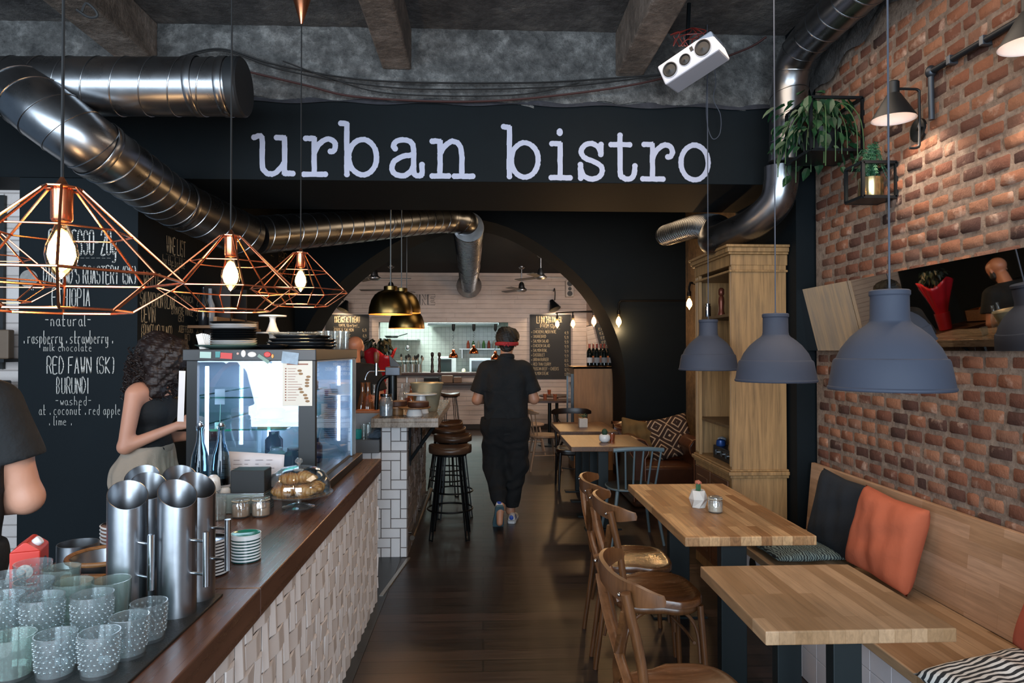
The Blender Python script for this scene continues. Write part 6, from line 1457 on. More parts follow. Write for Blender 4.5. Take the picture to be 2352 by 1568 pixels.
rn = random.Random(20)
for k in range(7):
    x = -.35+.12*k; col = ('C9583A', '4F8A4A', 'D9D4C6', '5C9A52', 'B9402E', 'E0DACB', '3F7A46')[k]
    o = MB().lathe([(.034, 0), (.036, .01), (.036, .11), (.018, .15), (.018, .18), (0, .18)], (x, 15.85, 1.61), 16).build('sauce_bottle', M(col, .3)); tag(o, '%s bottle on the right kitchen shelf, %s from the left' % ({'C9583A': 'orange-red', '4F8A4A': 'green', 'D9D4C6': 'cream', '5C9A52': 'light green', 'B9402E': 'red', 'E0DACB': 'white', '3F7A46': 'dark green'}[col], ['first', 'second', 'third', 'fourth', 'fifth', 'sixth', 'seventh'][k]), 'bottle', 'bottles on the kitchen shelf')
UT = M('1C1F1E', .5)
for k, (u, lb) in enumerate(((929, 'steel pot of dark kitchen utensils on the hatch counter, leftmost'), (947, 'steel pot of utensils on the hatch counter, second from the left'), (962, 'steel pot of utensils on the hatch counter, third from the left'))):
    q = P(u, 846, Y=13.72); t = thing('utensil_pot', lb, 'utensil pot', (q.x, 13.75, HZ0))
    MB().lathe([(.06, 0), (.065, .005), (.065, .16), (.06, .16), (.058, .01), (0, .01)], n=24).build('pot', KS, t)
    for j in range(5):
        a = j*1.3+k; r_ = .035; e = Vector((r_*2.4*math.cos(a), r_*1.5*math.sin(a), .27+.03*(j % 3)))
        b = MB().cyl((r_*.4*math.cos(a), r_*.4*math.sin(a), .02), e, .006, n=6); b.ball(tuple(e), (.022, .008, .04), 10, 6); b.build('utensil', UT if j % 3 else M('C9B9A0', .5), t)
for k, (u, h_, lb) in enumerate(((993, .40, 'tall dark wooden pepper mill on the hatch counter, left one of two'), (1009, .41, 'tall brown wooden pepper mill on the hatch counter, right one of two'))):
    q = P(u, 850, Y=13.62); o = MB().lathe([(.038, 0), (.04, .02), (.026, .06), (.03, .12), (.022, .2), (.03, .26), (.018, .30), (.03, .33), (.034, .37), (.02, .4), (0, .405)], n=24).build('pepper_mill', M(('221815', '3A241B')[k], .3)); o.location = (q.x, 13.6+.02*k, HZ0); tag(o, lb, 'pepper mill')
for k, (u, v, lb) in enumerate(((1041, 822, 'copper heat lamp on a spiral cord in the hatch, leftmost of three'), (1088, 812, 'copper heat lamp on a spiral cord in the hatch, middle of three'), (1138, 826, 'copper heat lamp in the hatch beside the walking man, rightmost of three'))):
    q = P(u, v, Y=13.85); t = thing('heat_lamp', lb, 'heat lamp', (q.x, 13.92, q.z), 0, 'copper heat lamps in the kitchen hatch')
    MB().lathe([(.095, 0), (.098, .01), (.09, .05), (.07, .09), (.04, .11), (.035, .12), (.032, .17), (.02, .18), (0, .18)], n=32, cap=(False, True)).build('lamp_shade', M('A8552F', .2, 1.0), t)
    n = 60; top = 2.10-q.z
    MB().tube([(.012*math.cos(j*.9), .012*math.sin(j*.9), .18+(top-.18)*j/n) for j in range(n+1)], .004, 5).build('spiral_cord', BLACK, t)
    MB().lathe([(.02, -.14), (.035, -.10), (.035, 0), (0, 0)], (0, 0, top), 20).build('ceiling_fitting', BLACK, t)
t = thing('extractor_hood', 'long steel extractor hood at the top of the kitchen hatch', 'hood', (-.35, 15.6, 2.12))
MB().bb(-.9, .7, -.4, .6, 0, .88).build('canopy', M('C6D2D2', .3, .5), t, smooth=False, bevel=.01); MB().bb(-.88, .68, -.41, -.395, .02, .05).build('lip', M('2D3434', .4), t, smooth=False)
t = thing('frying_pan', 'dark frying pan tilted on the upper left kitchen shelf', 'pan', (-2.10, 15.8, 1.85)); MB().lathe([(.13, 0), (.17, .05), (.165, .05), (.125, .006), (0, .006)], n=32).build('pan_body', M('2C2E2C', .35, .5), t); MB().tube([(.16, 0, .045), (.36, -.03, .10)], .011, 8).build('handle', BLACK, t)
t = thing('colander', 'small perforated ladle hanging from the upper left kitchen shelf', 'ladle', (-1.72, 15.6, 1.62)); MB().ball((0, 0, 0), (.06, .03, .06), 16, 10).build('bowl', CHROME, t); MB().tube([(0, 0, .05), (0, 0, .21)], .005, 6).build('handle', CHROME, t)
for k, (u, h_, col, lb) in enumerate(((1065, .13, 'D9CFA8', 'cream squeeze bottle on the kitchen worktop'), (955, .07, '3FA873', 'small green-capped tub on the kitchen worktop'), (975, .06, '8A6A4E', 'small brown tub on the kitchen worktop'))):
    q = P(u, 835, Y=15.3); o = MB().lathe([(.04, 0), (.042, .01), (.042, h_), (.02, h_+.03), (0, h_+.03)], (q.x, 15.32, 1.0), 18).build('kitchen_tub', M(col, .4)); tag(o, lb, 'tub')
# ================================================================ mirror on the brick wall
mr = thing('leaning_mirror', 'long frameless mirror hung tilting forward on the brick wall, reflecting the bar', 'mirror', (2.07, 3.0, 1.575))
b = MB(); b.prism([(-.012, 0), (-.004, 0), (-.052, .385), (-.060, .385)], -1.9, 1.30, 'y'); b.build('mirror_glass', M('D4D8DA', .015, 1.0, nz=0), mr, smooth=False)
b = MB(); b.prism([(-.004, .0), (.012, .0), (.012, .05), (-.036, .385), (-.052, .385)], -1.9, 1.30, 'y'); b.build('backing_board', BLACK, mr, smooth=False)
# ================================================================ plants on the brick wall
def frame_shelf(nm, lb, x0, x1, y0, y1, z0, z1):
    t = thing(nm, lb, 'shelf', ((x0+x1)/2, (y0+y1)/2, z0)); hx, hy, h = (x1-x0)/2, (y1-y0)/2, z1-z0; r = .0075
    for a in (-hx, hx):
        for c_ in (-hy, hy): MB().bb(a-r, a+r, c_-r, c_+r, 0, h).build('upright', BLACKM, t, smooth=False)
    for z in (0, h):
        for a in (-hx, hx): MB().bb(a-r, a+r, -hy, hy, z-r, z+r).build('rail', BLACKM, t, smooth=False)
        for c_ in (-hy, hy): MB().bb(-hx, hx, c_-r, c_+r, z-r, z+r).build('rail', BLACKM, t, smooth=False)
    MB().bb(-hx, hx, -hy, hy, -.006, .006).build('shelf_plate', BLACKM, t, smooth=False); return t
LEAF = NT('pothos_leaf'); c = LEAF.coord(); LEAF = LEAF.fin(LEAF.ramp(LEAF.noise(c, 14, 3), [(.35, '0F2A1A'), (.6, '1F4528'), (.8, '4A6E3A')]), .4)
FERN = M('27573A', .55, nz=.3, ns=30)
def leaves(n, org, spread, size, drop, seed, hang=.5):
    rn = random.Random(seed); b = MB()
    for k in range(n):
        a = rn.uniform(0, 2*PI); r_ = rn.random()**.6; p = Vector((org[0]+spread[0]*r_*math.cos(a), org[1]+spread[1]*r_*math.sin(a), org[2]+spread[2]*(rn.random()-.35)-drop*r_*r_*rn.random()))
        L = size*rn.uniform(.6, 1.15); W = L*.62; X = T(tuple(p), rz=a+rn.uniform(-.6, .6), ry=rn.uniform(.1, 1.3), rx=rn.uniform(-.5, .5))
        pts = [(0,0,0), (L*.18, W*.36, .004), (L*.5, W*.46, -.002), (L*.8, W*.22, -.012), (L, 0, -.025), (L*.8, -W*.22, -.012), (L*.5, -W*.46, -.002), (L*.18, -W*.36, .004), (L*.5, 0, -.014)]
        b.add(pts, [(0, 1, 8), (1, 2, 8), (2, 3, 8), (3, 4, 8), (4, 5, 8), (5, 6, 8), (6, 7, 8), (7, 0, 8)], X)
    return b
frame_shelf('plant_shelf', 'black wire cube shelf high on the brick wall, full of trailing leaves', 1.80, 2.09, 3.75, 4.05, 2.68, 2.97)
pl = thing('trailing_pothos', 'large trailing leafy plant spilling from the upper wire shelf beside the duct', 'plant', (1.945, 3.90, 2.69))
MB().lathe([(.07, 0), (.10, .01), (.115, .14), (.105, .14), (.09, .02), (0, .02)], n=28).build('pot', BLACKM, pl)
leaves(230, (-.05, .0, .20), (.22, .21, .24), .085, .30, 5).build('leaves', LEAF, pl, smooth=True, fix=False)
b = MB()
rn = random.Random(6)
for k in range(16):
    a = rn.uniform(0, 6.28); r_ = rn.uniform(.12, .26); b.tube(catmull([(0, 0, .14), (r_*.5*math.cos(a), r_*.5*math.sin(a), .26), (r_*math.cos(a), r_*math.sin(a), .12), (r_*1.1*math.cos(a), r_*1.05*math.sin(a), -.1+rn.uniform(-.08, .1))], 5), .0028, 5)
b.build('vines', M('3C5A34', .6), pl)
q = P(2005, 465, Y=3.62)
frame_shelf('plant_shelf', 'small black wire cube shelf on the brick wall with a metal plant pot', 1.918, 2.09, 3.45, 3.61, 2.354, 2.53)
pl = thing('potted_fern', 'small fern in a brass-coloured pot on the lower wire shelf', 'plant', (2.005, 3.53, 2.361))
MB().lathe([(.058, 0), (.06, .003), (.06, .105), (.056, .105), (.055, .01), (0, .01)], n=36).build('pot', M('B9A679', .22, .95), pl, ang=.7)
b = MB(); rn = random.Random(9)
for k in range(34):
    a = rn.uniform(0, 6.28); R_ = rn.uniform(.06, .105); up = rn.uniform(.02, .16); path = catmull([(0, 0, .09), (R_*.4*math.cos(a), R_*.4*math.sin(a), .17+up*.8), (R_*math.cos(a), R_*math.sin(a), .14+up*.6-.05)], 7)
    for i in range(2, len(path)-1):
        d = (path[i+1]-path[i]).normalized(); s_ = d.cross(Vector((0,0,1))).normalized(); w_ = .022*(1-i/len(path))+.006
        for g in (-1, 1): b.add([path[i], path[i]+d*.008+s_*g*w_*.5+Vector((0,0,.003)), path[i]+s_*g*w_+d*.006, path[i]-d*.004+s_*g*w_*.5], [(0,1,2,3)])
    b.tube(path, .0012, 4)
b.build('fronds', FERN, pl, smooth=False, fix=False)
# ================================================================ people
def person(nm_lb, loc_, rz): return thing('person', nm_lb, 'person', loc_, rz)
V3 = Vector
def hand(prims, wrist, d, nrm, side, k=.008, curl=.6, s=1.0):
    """palm + four bent fingers + thumb; d: direction of the fingers, nrm: palm normal, side: thumb direction"""
    d = V3(d).normalized(); nrm = V3(nrm); nrm = (nrm-d*nrm.dot(d)).normalized(); t = nrm.cross(d)*side; w_ = V3(wrist)
    pc = w_+d*.045*s
    for o in (-.024, -.008, .008, .024): prims.append(('c', tuple(w_+t*o*.8*s+d*.01*s), tuple(w_+t*o*s+d*.078*s), .013*s, .011*s, .015))
    for i, (o, L) in enumerate(((.030, .070), (.010, .080), (-.010, .074), (-.029, .058))):
        p0 = w_+t*o*s+d*.082*s; a = curl*(.6+.12*i); d1 = d*math.cos(a)+nrm*math.sin(a); d2 = d*math.cos(a*2.1)+nrm*math.sin(a*2.1); d3 = d*math.cos(a*2.9)+nrm*math.sin(a*2.9)
        p1 = p0+d1*L*.45*s; p2 = p1+d2*L*.32*s; p3 = p2+d3*L*.24*s
        prims += [('c', tuple(p0), tuple(p1), .0092*s, .0085*s, k), ('c', tuple(p1), tuple(p2), .0085*s, .0078*s, k), ('c', tuple(p2), tuple(p3), .0078*s, .0068*s, k)]
    q0 = w_+t*.026*s+d*.02*s; q1 = q0+(t*.7+d*.6+nrm*.35)*.038*s; q2 = q1+(t*.15+d*.9+nrm*.5)*.03*s
    prims += [('c', tuple(q0), tuple(q1), .013*s, .0105*s, .012), ('c', tuple(q1), tuple(q2), .010*s, .008*s, k)]
def head_prims(c, f, up=(0,0,1), s=1.0):
    """skull, jaw, nose, ears, lips; c: skull centre, f: facing direction"""
    c = V3(c); f = V3(f).normalized(); up = V3(up); up = (up-f*up.dot(f)).normalized(); r = f.cross(up)
    A = lambda x, y, z: tuple(c+r*x*s+f*y*s+up*z*s); P_ = []
    P_ += [('c', A(0, -.022, .022), A(0, .022, .028), .082*s, .078*s, .03), ('c', A(0, .035, -.02), A(0, .048, -.06), .062*s, .048*s, .03), ('c', A(0, .052, -.085), A(0, .062, -.095), .036*s, .028*s, .03)]
    P_ += [('c', A(-.03, .055, -.03), A(.03, .055, -.03), .036*s, .036*s, .02), ('c', A(0, .098, .0), A(0, .116, -.034), .009*s, .014*s, .012)]
    for g in (-1, 1):
        P_ += [('c', A(g*.014, .104, -.04), A(g*.008, .108, -.04), .009*s, .01*s, .008), ('c', A(g*.078, -.005, .01), A(g*.080, -.002, -.035), .012*s, .010*s, .006), ('c', A(g*.086, -.012, .014), A(g*.086, -.010, -.012), .006*s, .006*s, .006)]
        P_ += [('c', A(g*.018, .092, .022), A(g*.045, .080, .022), .010*s, .009*s, .012)]
    P_ += [('c', A(-.02, .098, -.066), A(.02, .098, -.066), .0075*s, .0075*s, .006), ('c', A(-.016, .097, -.077), A(.016, .097, -.077), .008*s, .008*s, .006)]
    return P_, A
def face_parts(par, A, s, beard=None):
    for g in (-1, 1):
        b = MB(); b.ball(A(g*.031, .083, .004), (.0125*s,)*3, 14, 9); b.build('eye', M('E9E4DE', .3), par)
        b = MB(); b.tube(catmull([A(g*.012, .101, .020), A(g*.032, .098, .026), A(g*.05, .086, .018)], 4), .004*s, 6); b.build('eyebrow', M('2A1D17', .8), par)
    b = MB(); b.tube(catmull([A(-.022, .102, -.071), A(0, .108, -.0705), A(.022, .102, -.071)], 4), .0035*s, 6); b.build('lips', M('8E4B45', .5), par)
# ---- the man walking away, seen from behind
WM = person('person in black with red bandana, walking away down the aisle', (.205, 6.28, 0), 0)
hc = (.012, .0, 1.645)
HP, HA = head_prims(hc, (.05, 1, -.18))
bp = [('c', (.0, -.01, 1.45), (.01, -.005, 1.58), .058, .054, .02), ('c', (-.12, 0, 1.40), (.12, 0, 1.40), .062, .062, .03), ('c', (-.04, 0, 1.33), (-.03, .0, 1.05), .095, .085, .03), ('c', (.04, 0, 1.33), (.03, .0, 1.05), .095, .085, .03), ('c', (-.05, 0, 1.0), (.05, 0, 1.0), .10, .10, .03)]
for g, el, wr in ((-1, (-.262, -.015, 1.12), (-.15, .20, 1.10)), (1, (.262, .0, 1.125), (.14, .22, 1.12))):
    bp += [('c', (g*.18, 0, 1.40), el, .058, .045, .03), ('c', el, wr, .043, .030, .02)]
    hand(bp, wr, (-g*.35, .9, .05), (-g, 0, -.2), -g)
KR, AR_, KL, AL = (.095, .04, .50), (.045, .03, .10), (-.085, .06, .50), (-.055, -.22, .185)
bp += [('c', (.09, 0, .93), KR, .085, .056, .05), ('c', KR, AR_, .052, .038, .03), ('c', (-.09, 0, .93), KL, .085, .056, .05), ('c', KL, AL, .052, .038, .03), ('c', AR_, (.06, .17, .045), .036, .03, .03), ('c', AL, (-.06, -.27, .06), .036, .028, .03)]
sdf('body', HP+bp, M('B88468', .5, nz=.06), WM, h=.0085, k=.02)
face_parts(WM, HA, 1)
CL = NT('black_cotton'); c = CL.coord(); CL = CL.fin('0C1013', .85, 0, CL.bump(CL.noise(c, 11, 4), .5, .02))
CL2 = NT('black_trouser_cotton'); c = CL2.coord(); CL2 = CL2.fin('090C0F', .9, 0, CL2.bump(CL2.noise(c, 9, 4), .6, .02))
shp = [('c', (-.14, 0, 1.405), (.14, 0, 1.405), .078, .078, .05), ('c', (-.075, -.0, 1.31), (.075, 0, 1.31), .13, .13, .05), ('c', (-.085, 0, 1.2), (.085, 0, 1.2), .125, .125, .05), ('c', (-.09, 0, 1.08), (.09, 0, 1.08), .122, .122, .05), ('c', (-.09, 0, .96), (.09, 0, .96), .124, .124, .05), ('c', (-.09, 0, .84), (.09, 0, .84), .126, .126, .05), ('c', (0, 0, 1.42), (.0, -.008, 1.51), .09, .072, .03),
       ('c', (-.18, 0, 1.40), (-.255, -.01, 1.165), .074, .082, .03), ('c', (.18, 0, 1.40), (.255, 0, 1.17), .074, .082, .03)]
def shirt_cut(X, Y, Z):
    # sleeve ends, hem, neck opening
    a = np.abs(X); n = np.array([.31, -.95]); sl = -((a-.255)*(-.30)+(Z-1.185)*.95)
    return np.maximum(np.maximum(.80-Z, Z-1.525), np.where(a > .205, sl, -1))
sdf('shirt', shp, CL, WM, h=.0085, k=.03, disp=lambda X, Y, Z: .006*fbm(X, Y, Z, 16, 3)+.004*np.sin(Z*26+X*9+fbm(X, Y, Z, 7, 1)*6)*(Z < 1.2), cut=shirt_cut)
b = MB(); b.tube([(.012+.064*math.cos(2*PI*i/24), -.006+.062*math.sin(2*PI*i/24), 1.515-.012*math.sin(2*PI*i/24)) for i in range(24)], .013, 8, closed=True, sq=(1.6, .5)); b.build('collar', CL, WM)
tr_ = [('c', (-.09, 0, .90), (.09, 0, .90), .13, .13, .06), ('c', (.085, -.01, .88), (.10, .03, .52), .135, .108, .05), ('c', (.10, .03, .52), (.055, .02, .16), .105, .068, .05), ('c', (-.085, -.01, .88), (-.10, .04, .53), .135, .105, .05), ('c', (-.10, .04, .53), (-.065, -.17, .235), .105, .068, .05)]
sdf('trousers', tr_, CL2, WM, h=.009, k=.03, disp=lambda X, Y, Z: .010*fbm(X, Y, Z, 13, 5)+.005*np.sin(Z*34+fbm(X, Y, Z, 8, 2)*7), cut=lambda X, Y, Z: np.maximum(Z-.965, np.where(X > 0, .135-Z, (.185-Z)*.85-(Y+.17)*-.0)))
HAIR = M('14110F', .55, nz=.3, ns=60, bump=.6, bs=180)
fdir = V3((.05, 1, -.18)).normalized()
def hair_fn(seed, amp, s): return lambda X, Y, Z: amp*fbm(X, Y, Z, s, seed)+amp*.8*fbm(X, Y, Z, s*2.2, seed+1)
hp = [('c', HA(0, -.03, .04), HA(0, .030, .055), .101, .092, .03), ('c', HA(0, -.05, -.02), HA(0, -.042, -.055), .070, .056, .03), ('c', HA(-.035, .01, .095), HA(.045, .02, .09), .055, .05, .03), ('c', HA(.06, -.01, .06), HA(.065, .0, .04), .05, .045, .03)]
sdf('hair', hp, HAIR, WM, h=.006, k=.02, disp=hair_fn(4, .007, 60), cut=lambda X, Y, Z: np.maximum(-( (Z-(hc[2]-.085))*1.0), ((Y-hc[1]-.055)-(Z-hc[2]-.03)*1.2)))
BND = M('A8252A', .7, bump=.3, bs=90)
b = MB(); m = 40; ring = []
for i in range(m):
    a = 2*PI*i/m; ring.append(HA(.103*math.cos(a), -.014+.121*math.sin(a), -.012+.024*math.sin(a)+.002*math.cos(a*3)))
b.tube(ring, .011, 8, closed=True, sq=(1.5, .55))
b.build('bandana', BND, WM)
b = MB(); b.ball(HA(.0, -.142, -.036), (.018, .013, .014), 12, 8); b.tube([HA(.0, -.142, -.036), HA(.018, -.147, -.064)], [.010, .004], 8, sq=(1, .5)); b.tube([HA(0, -.142, -.036), HA(-.022, -.145, -.06)], [.010, .004], 8, sq=(1, .5)); b.build('bandana_knot', BND, WM)
def shoe(par, X, soleonly=False):
    """trainer pointing along +y, heel at the origin"""
    t = bpy.data.objects.new('shoe', None); 
    up_ = [(0, .035, .055), (0, .09, .06), (0, .14, .05)]
    b = MB(); n = 24; sec = [(-.032, .026, .03, .078), (0, .036, .02, .085), (.05, .038, .02, .095), (.11, .042, .02, .072), (.17, .047, .02, .056), (.22, .044, .02, .046), (.25, .028, .022, .036), (.262, .008, .024, .028)]
    vs = []
    for y, w_, z0, z1 in sec:
        for k in range(n):
            a = 2*PI*k/n; vs.append((w_*math.cos(a), y, z0+(z1-z0)*max(0, math.sin(a))**.8 if math.sin(a) > 0 else z0))
    m = len(sec); fs = [(j*n+k, j*n+(k+1) % n, (j+1)*n+(k+1) % n, (j+1)*n+k) for j in range(m-1) for k in range(n)]+[tuple(range(n)), tuple((m-1)*n+k for k in reversed(range(n)))]
    b.add(vs, fs, X); o = b.build('shoe', M('D9D4D0', .5, nz=.1), par, ang=1.3)
    out = [(.046*f_, y) for y, f_ in ((-.04, .35), (-.036, .62), (-.01, .86), (.05, .88), (.11, 1.0), (.17, 1.1), (.22, 1.0), (.25, .7), (.268, .3))]; poly = out+[(-x, y) for x, y in reversed(out)]
    MB().prism(poly, 0, .022, 'z', X).build('sole', M('C9CCD0' if not soleonly else '4F6C74', .6, bump=.5, bs=120), o, smooth=False, bevel=.003)
    MB().prism([(x*.9, y) for x, y in poly], -.003, .0, 'z', X).build('tread', M('4A6771', .7, bump=.8, bs=140), o, smooth=False)
    b = MB(); b.add([X @ V3(p) for p in ((.038, -.005, .035), (.038, .04, .035), (.032, .035, .075), (.031, .0, .072), (.0405, -.005, .035), (.0405, .04, .035), (.035, .035, .075), (.034, .0, .072))], [(4,5,6,7)])
    b.ball((0, -.034, .055), (.02, .006, .022), 12, 8, X=X).build('blue_heel_patch', M('2C4FA8', .5), o)
shoe(WM, T((.055, -.03, .0), rz=-.12)); shoe(WM, Matrix.Translation((-.062, -.245, .185)) @ Matrix.Rotation(.1, 4, 'Z') @ Matrix.Rotation(-1.02, 4, 'X') @ Matrix.Translation((0, .0, -.02)), True)

# ---- the woman behind the counter, facing right (built facing +y, turned)
GW = person('person with dark curly hair, black strappy top and beige trousers, left of the fridge', (-1.885, 3.88, 0), -PI/2)
# local: +y is towards the right of the photo, +x is towards us
hc = (.02, .075, 1.535); HP, HA = head_prims(hc, (.10, .85, -.62), s=.95)
bp = [('c', (0, .0, 1.385), (.01, .045, 1.46), .05, .048, .03), ('c', (-.12, 0, 1.345), (.12, 0, 1.345), .058, .058, .04), ('c', (0, .01, 1.29), (0, .01, 1.10), .105, .085, .06), ('c', (-.055, .065, 1.235), (.055, .065, 1.235), .062, .062, .03), ('c', (-.045, 0, .98), (.045, 0, .98), .10, .10, .05)]
for g, el, wr in ((1, (.185, -.045, 1.055), (.11, .21, 1.165)), (-1, (-.175, .0, 1.06), (-.07, .22, 1.085))):
    bp += [('c', (g*.158, -.01, 1.335), el, .046, .036, .03), ('c', el, wr, .036, .024, .02)]
    hand(bp, wr, (-g*.25, .93, .18), (-g*.9, 0, -.35), -g, s=.92, curl=.7)
bp += [('c', (.08, 0, .92), (.085, .02, .48), .085, .05, .05), ('c', (.085, .02, .48), (.085, -.02, .09), .048, .035, .03), ('c', (-.08, 0, .92), (-.085, .03, .48), .085, .05, .05), ('c', (-.085, .03, .48), (-.085, 0, .09), .048, .035, .03), ('c', (.085, -.02, .06), (.09, .14, .035), .036, .03, .03), ('c', (-.085, 0, .06), (-.09, .16, .035), .036, .03, .03)]
sdf('body', HP+bp, M('C68F76', .5, nz=.06), GW, h=.0085, k=.02)
face_parts(GW, HA, .95)
tp_ = [('c', (0, .01, 1.285), (0, .01, 1.10), .113, .092, .06), ('c', (-.055, .065, 1.235), (.055, .065, 1.235), .068, .068, .03), ('c', (-.045, 0, 1.01), (.045, 0, 1.01), .105, .105, .05), ('c', (-.06, 0, 1.25), (.06, 0, 1.25), .085, .085, .04)]
sdf('tank_top', tp_, CL, GW, h=.008, k=.03, disp=lambda X, Y, Z: .003*fbm(X, Y, Z, 20, 3), cut=lambda X, Y, Z: np.maximum(.995-Z, Z-(1.30+.06*np.clip((Y+.02)*3, -1, 1)+.0*X)))
for g in (-1, 1):
    MB().tube(catmull([(g*.085, -.085, 1.26), (g*.105, -.055, 1.36), (g*.10, -.0, 1.405), (g*.09, .06, 1.375), (g*.075, .105, 1.31)], 6), .0065, 6, sq=(1, .4)).build('shoulder_strap', CL, GW)
BEI = NT('beige_cotton'); c = BEI.coord(); BEI = BEI.fin('A39585', .9, 0, BEI.bump(BEI.noise(c, 10, 4), .5, .02))
tz = [('c', (-.05, .0, 1.0), (.05, .0, 1.0), .108, .108, .05), ('c', (-.06, -.03, .87), (.06, -.03, .87), .145, .145, .06), ('c', (.085, -.0, .82), (.10, .02, .45), .13, .10, .05), ('c', (.10, .02, .45), (.09, -.01, .14), .10, .075, .05), ('c', (-.085, .0, .82), (-.10, .03, .45), .13, .10, .05), ('c', (-.10, .03, .45), (-.09, 0, .14), .10, .075, .05)]
def pleat(X, Y, Z):
    a = np.arctan2(Y, X); return .0065*np.sin(a*16)*np.clip((1.02-Z)*6, 0, 1)*np.clip((Z-.3)*4, 0, 1)+.006*fbm(X, Y, Z, 12, 8)
sdf('trousers', tz, BEI, GW, h=.0085, k=.03, disp=pleat, cut=lambda X, Y, Z: np.maximum(Z-1.045, .12-Z))
MB().lathe([(.118, 0), (.121, .004), (.121, .032), (.117, .036)], (0, 0, 1.008), 40, cap=(False, False), sx=1.32, sy=.93).build('waistband', BEI, GW)
HB = M('20130F', .5, nz=.35, ns=40, bump=.6, bs=120)
hp = [('c', HA(0, -.03, .03), HA(0, .03, .05), .105, .10, .03), ('c', HA(0, -.05, 0), (.0, -.02, 1.43), .10, .085, .04), ('c', HA(.07, .02, .0), (.085, .07, 1.36), .062, .055, .03), ('c', HA(-.07, .02, .0), (-.085, .07, 1.36), .062, .055, .03), ('c', (0, -.04, 1.46), (.03, -.055, 1.37), .085, .06, .03), ('c', HA(.05, .07, .03), (.07, .13, 1.43), .048, .04, .03)]
def curls(X, Y, Z): return .014*fbm(X, Y, Z, 42, 4)+.010*fbm(X, Y, Z, 85, 9)
sdf('hair', hp, HB, GW, h=.0055, k=.02, disp=curls, pad=.04)
b = MB(); rn = random.Random(31)
for k in range(150):
    a = rn.uniform(0, 2*PI); zz = rn.uniform(1.36, 1.60); rr_ = .105+rn.uniform(0, .022); c0 = V3((.01+rr_*1.0*math.cos(a), .02+(1.6-zz)*-.1+rr_*1.1*math.sin(a), zz)); pts = []
    for j in range(14): pts.append(c0+V3((.011*math.cos(j*.95+k), .011*math.sin(j*.95+k), -.0062*j)))
    b.tube(pts, .0028, 5)
o = b.build('hair_curls', HB, GW); o['kind'] = 'stuff'
b = MB(); b.lathe([(.03, 0), (.038, .01), (.035, .012), (0, .01)], (.05, .335, 1.16), 20).build('ring_cup', CHROME) if False else None
# ---- the man at the left edge
LMn = person('person in black t-shirt with tan apron strap, cut by the left edge', (-1.735, 2.12, 0), .35)
hc = (.04, .03, 1.655); HP, HA = head_prims(hc, (-.5, 1, -.15))
bp = [('c', (0, 0, 1.45), (.02, .005, 1.57), .062, .058, .02), ('c', (-.12, 0, 1.40), (.12, 0, 1.40), .064, .064, .03), ('c', (-.04, 0, 1.33), (-.03, 0, 1.05), .097, .087, .03), ('c', (.04, 0, 1.33), (.03, 0, 1.05), .097, .087, .03), ('c', (-.05, 0, 1.0), (.05, 0, 1.0), .10, .10, .03)]
for g, el, wr in ((1, (.262, .03, 1.095), (.06, .25, 1.03)), (-1, (-.262, .03, 1.095), (-.08, .25, 1.03))):
    bp += [('c', (g*.185, 0, 1.395), (g*.22, .01, 1.26), .062, .060, .03), ('c', (g*.22, .01, 1.26), el, .058, .048, .03), ('c', el, wr, .052, .033, .02)]
    hand(bp, wr, (-g*.5, .85, .0), (-g*.3, .3, -1), -g)
for g in (-1, 1): bp += [('c', (g*.09, 0, .93), (g*.095, .02, .5), .09, .058, .05), ('c', (g*.095, .02, .5), (g*.095, -.01, .09), .054, .04, .03), ('c', (g*.095, 0, .06), (g*.1, .17, .04), .04, .03, .03)]
sdf('body', HP+bp, SKIN, LMn, h=.0085, k=.02)
face_parts(LMn, HA, 1)
shp = [('c', (-.14, 0, 1.41), (.14, 0, 1.41), .084, .084, .05), ('c', (-.075, 0, 1.31), (.075, 0, 1.31), .134, .134, .05), ('c', (-.08, 0, 1.18), (.08, 0, 1.18), .13, .13, .05), ('c', (-.08, 0, 1.05), (.08, 0, 1.05), .128, .128, .05), ('c', (-.08, 0, .9), (.08, 0, .9), .13, .13, .05), ('c', (0, 0, 1.43), (.01, 0, 1.475), .09, .074, .03), ('c', (-.18, 0, 1.40), (-.245, .01, 1.215), .082, .082, .03), ('c', (.18, 0, 1.40), (.245, .01, 1.215), .082, .082, .03)]
sdf('t_shirt', shp, CL, LMn, h=.0085, k=.03, disp=lambda X, Y, Z: .006*fbm(X, Y, Z, 15, 13), cut=lambda X, Y, Z: np.maximum(np.maximum(.85-Z, Z-1.50), np.where(np.abs(X) > .215, -((np.abs(X)-.255)*-.25+(Z-1.225)*.95), -1)))
sdf('trousers', [('c', (-.08, 0, .93), (.08, 0, .93), .135, .135, .06)]+[('c', (g*.09, 0, .9), (g*.1, .02, .5), .12, .09, .05) for g in (-1, 1)]+[('c', (g*.1, .02, .5), (g*.095, 0, .12), .085, .07, .05) for g in (-1, 1)], CL2, LMn, h=.01, k=.03, cut=lambda X, Y, Z: np.maximum(Z-.97, .1-Z))
MB().tube(catmull([(.06, -.142, 1.20), (.11, -.128, 1.34), (.165, -.075, 1.455), (.18, -.01, 1.496), (.17, .06, 1.468), (.12, .125, 1.36), (.08, .142, 1.2)], 8), .013, 8, sq=(1.3, .25)).build('apron_strap', M('A8703A', .6), LMn)
sdf('hair', [('c', HA(0, -.03, .03), HA(0, .03, .045), .088, .082, .03), ('c', HA(0, -.05, -.02), HA(0, -.045, -.04), .06, .05, .03)], HAIR, LMn, h=.007, k=.02, disp=hair_fn(7, .004, 60), cut=lambda X, Y, Z: -(Z-(hc[2]-.07)))
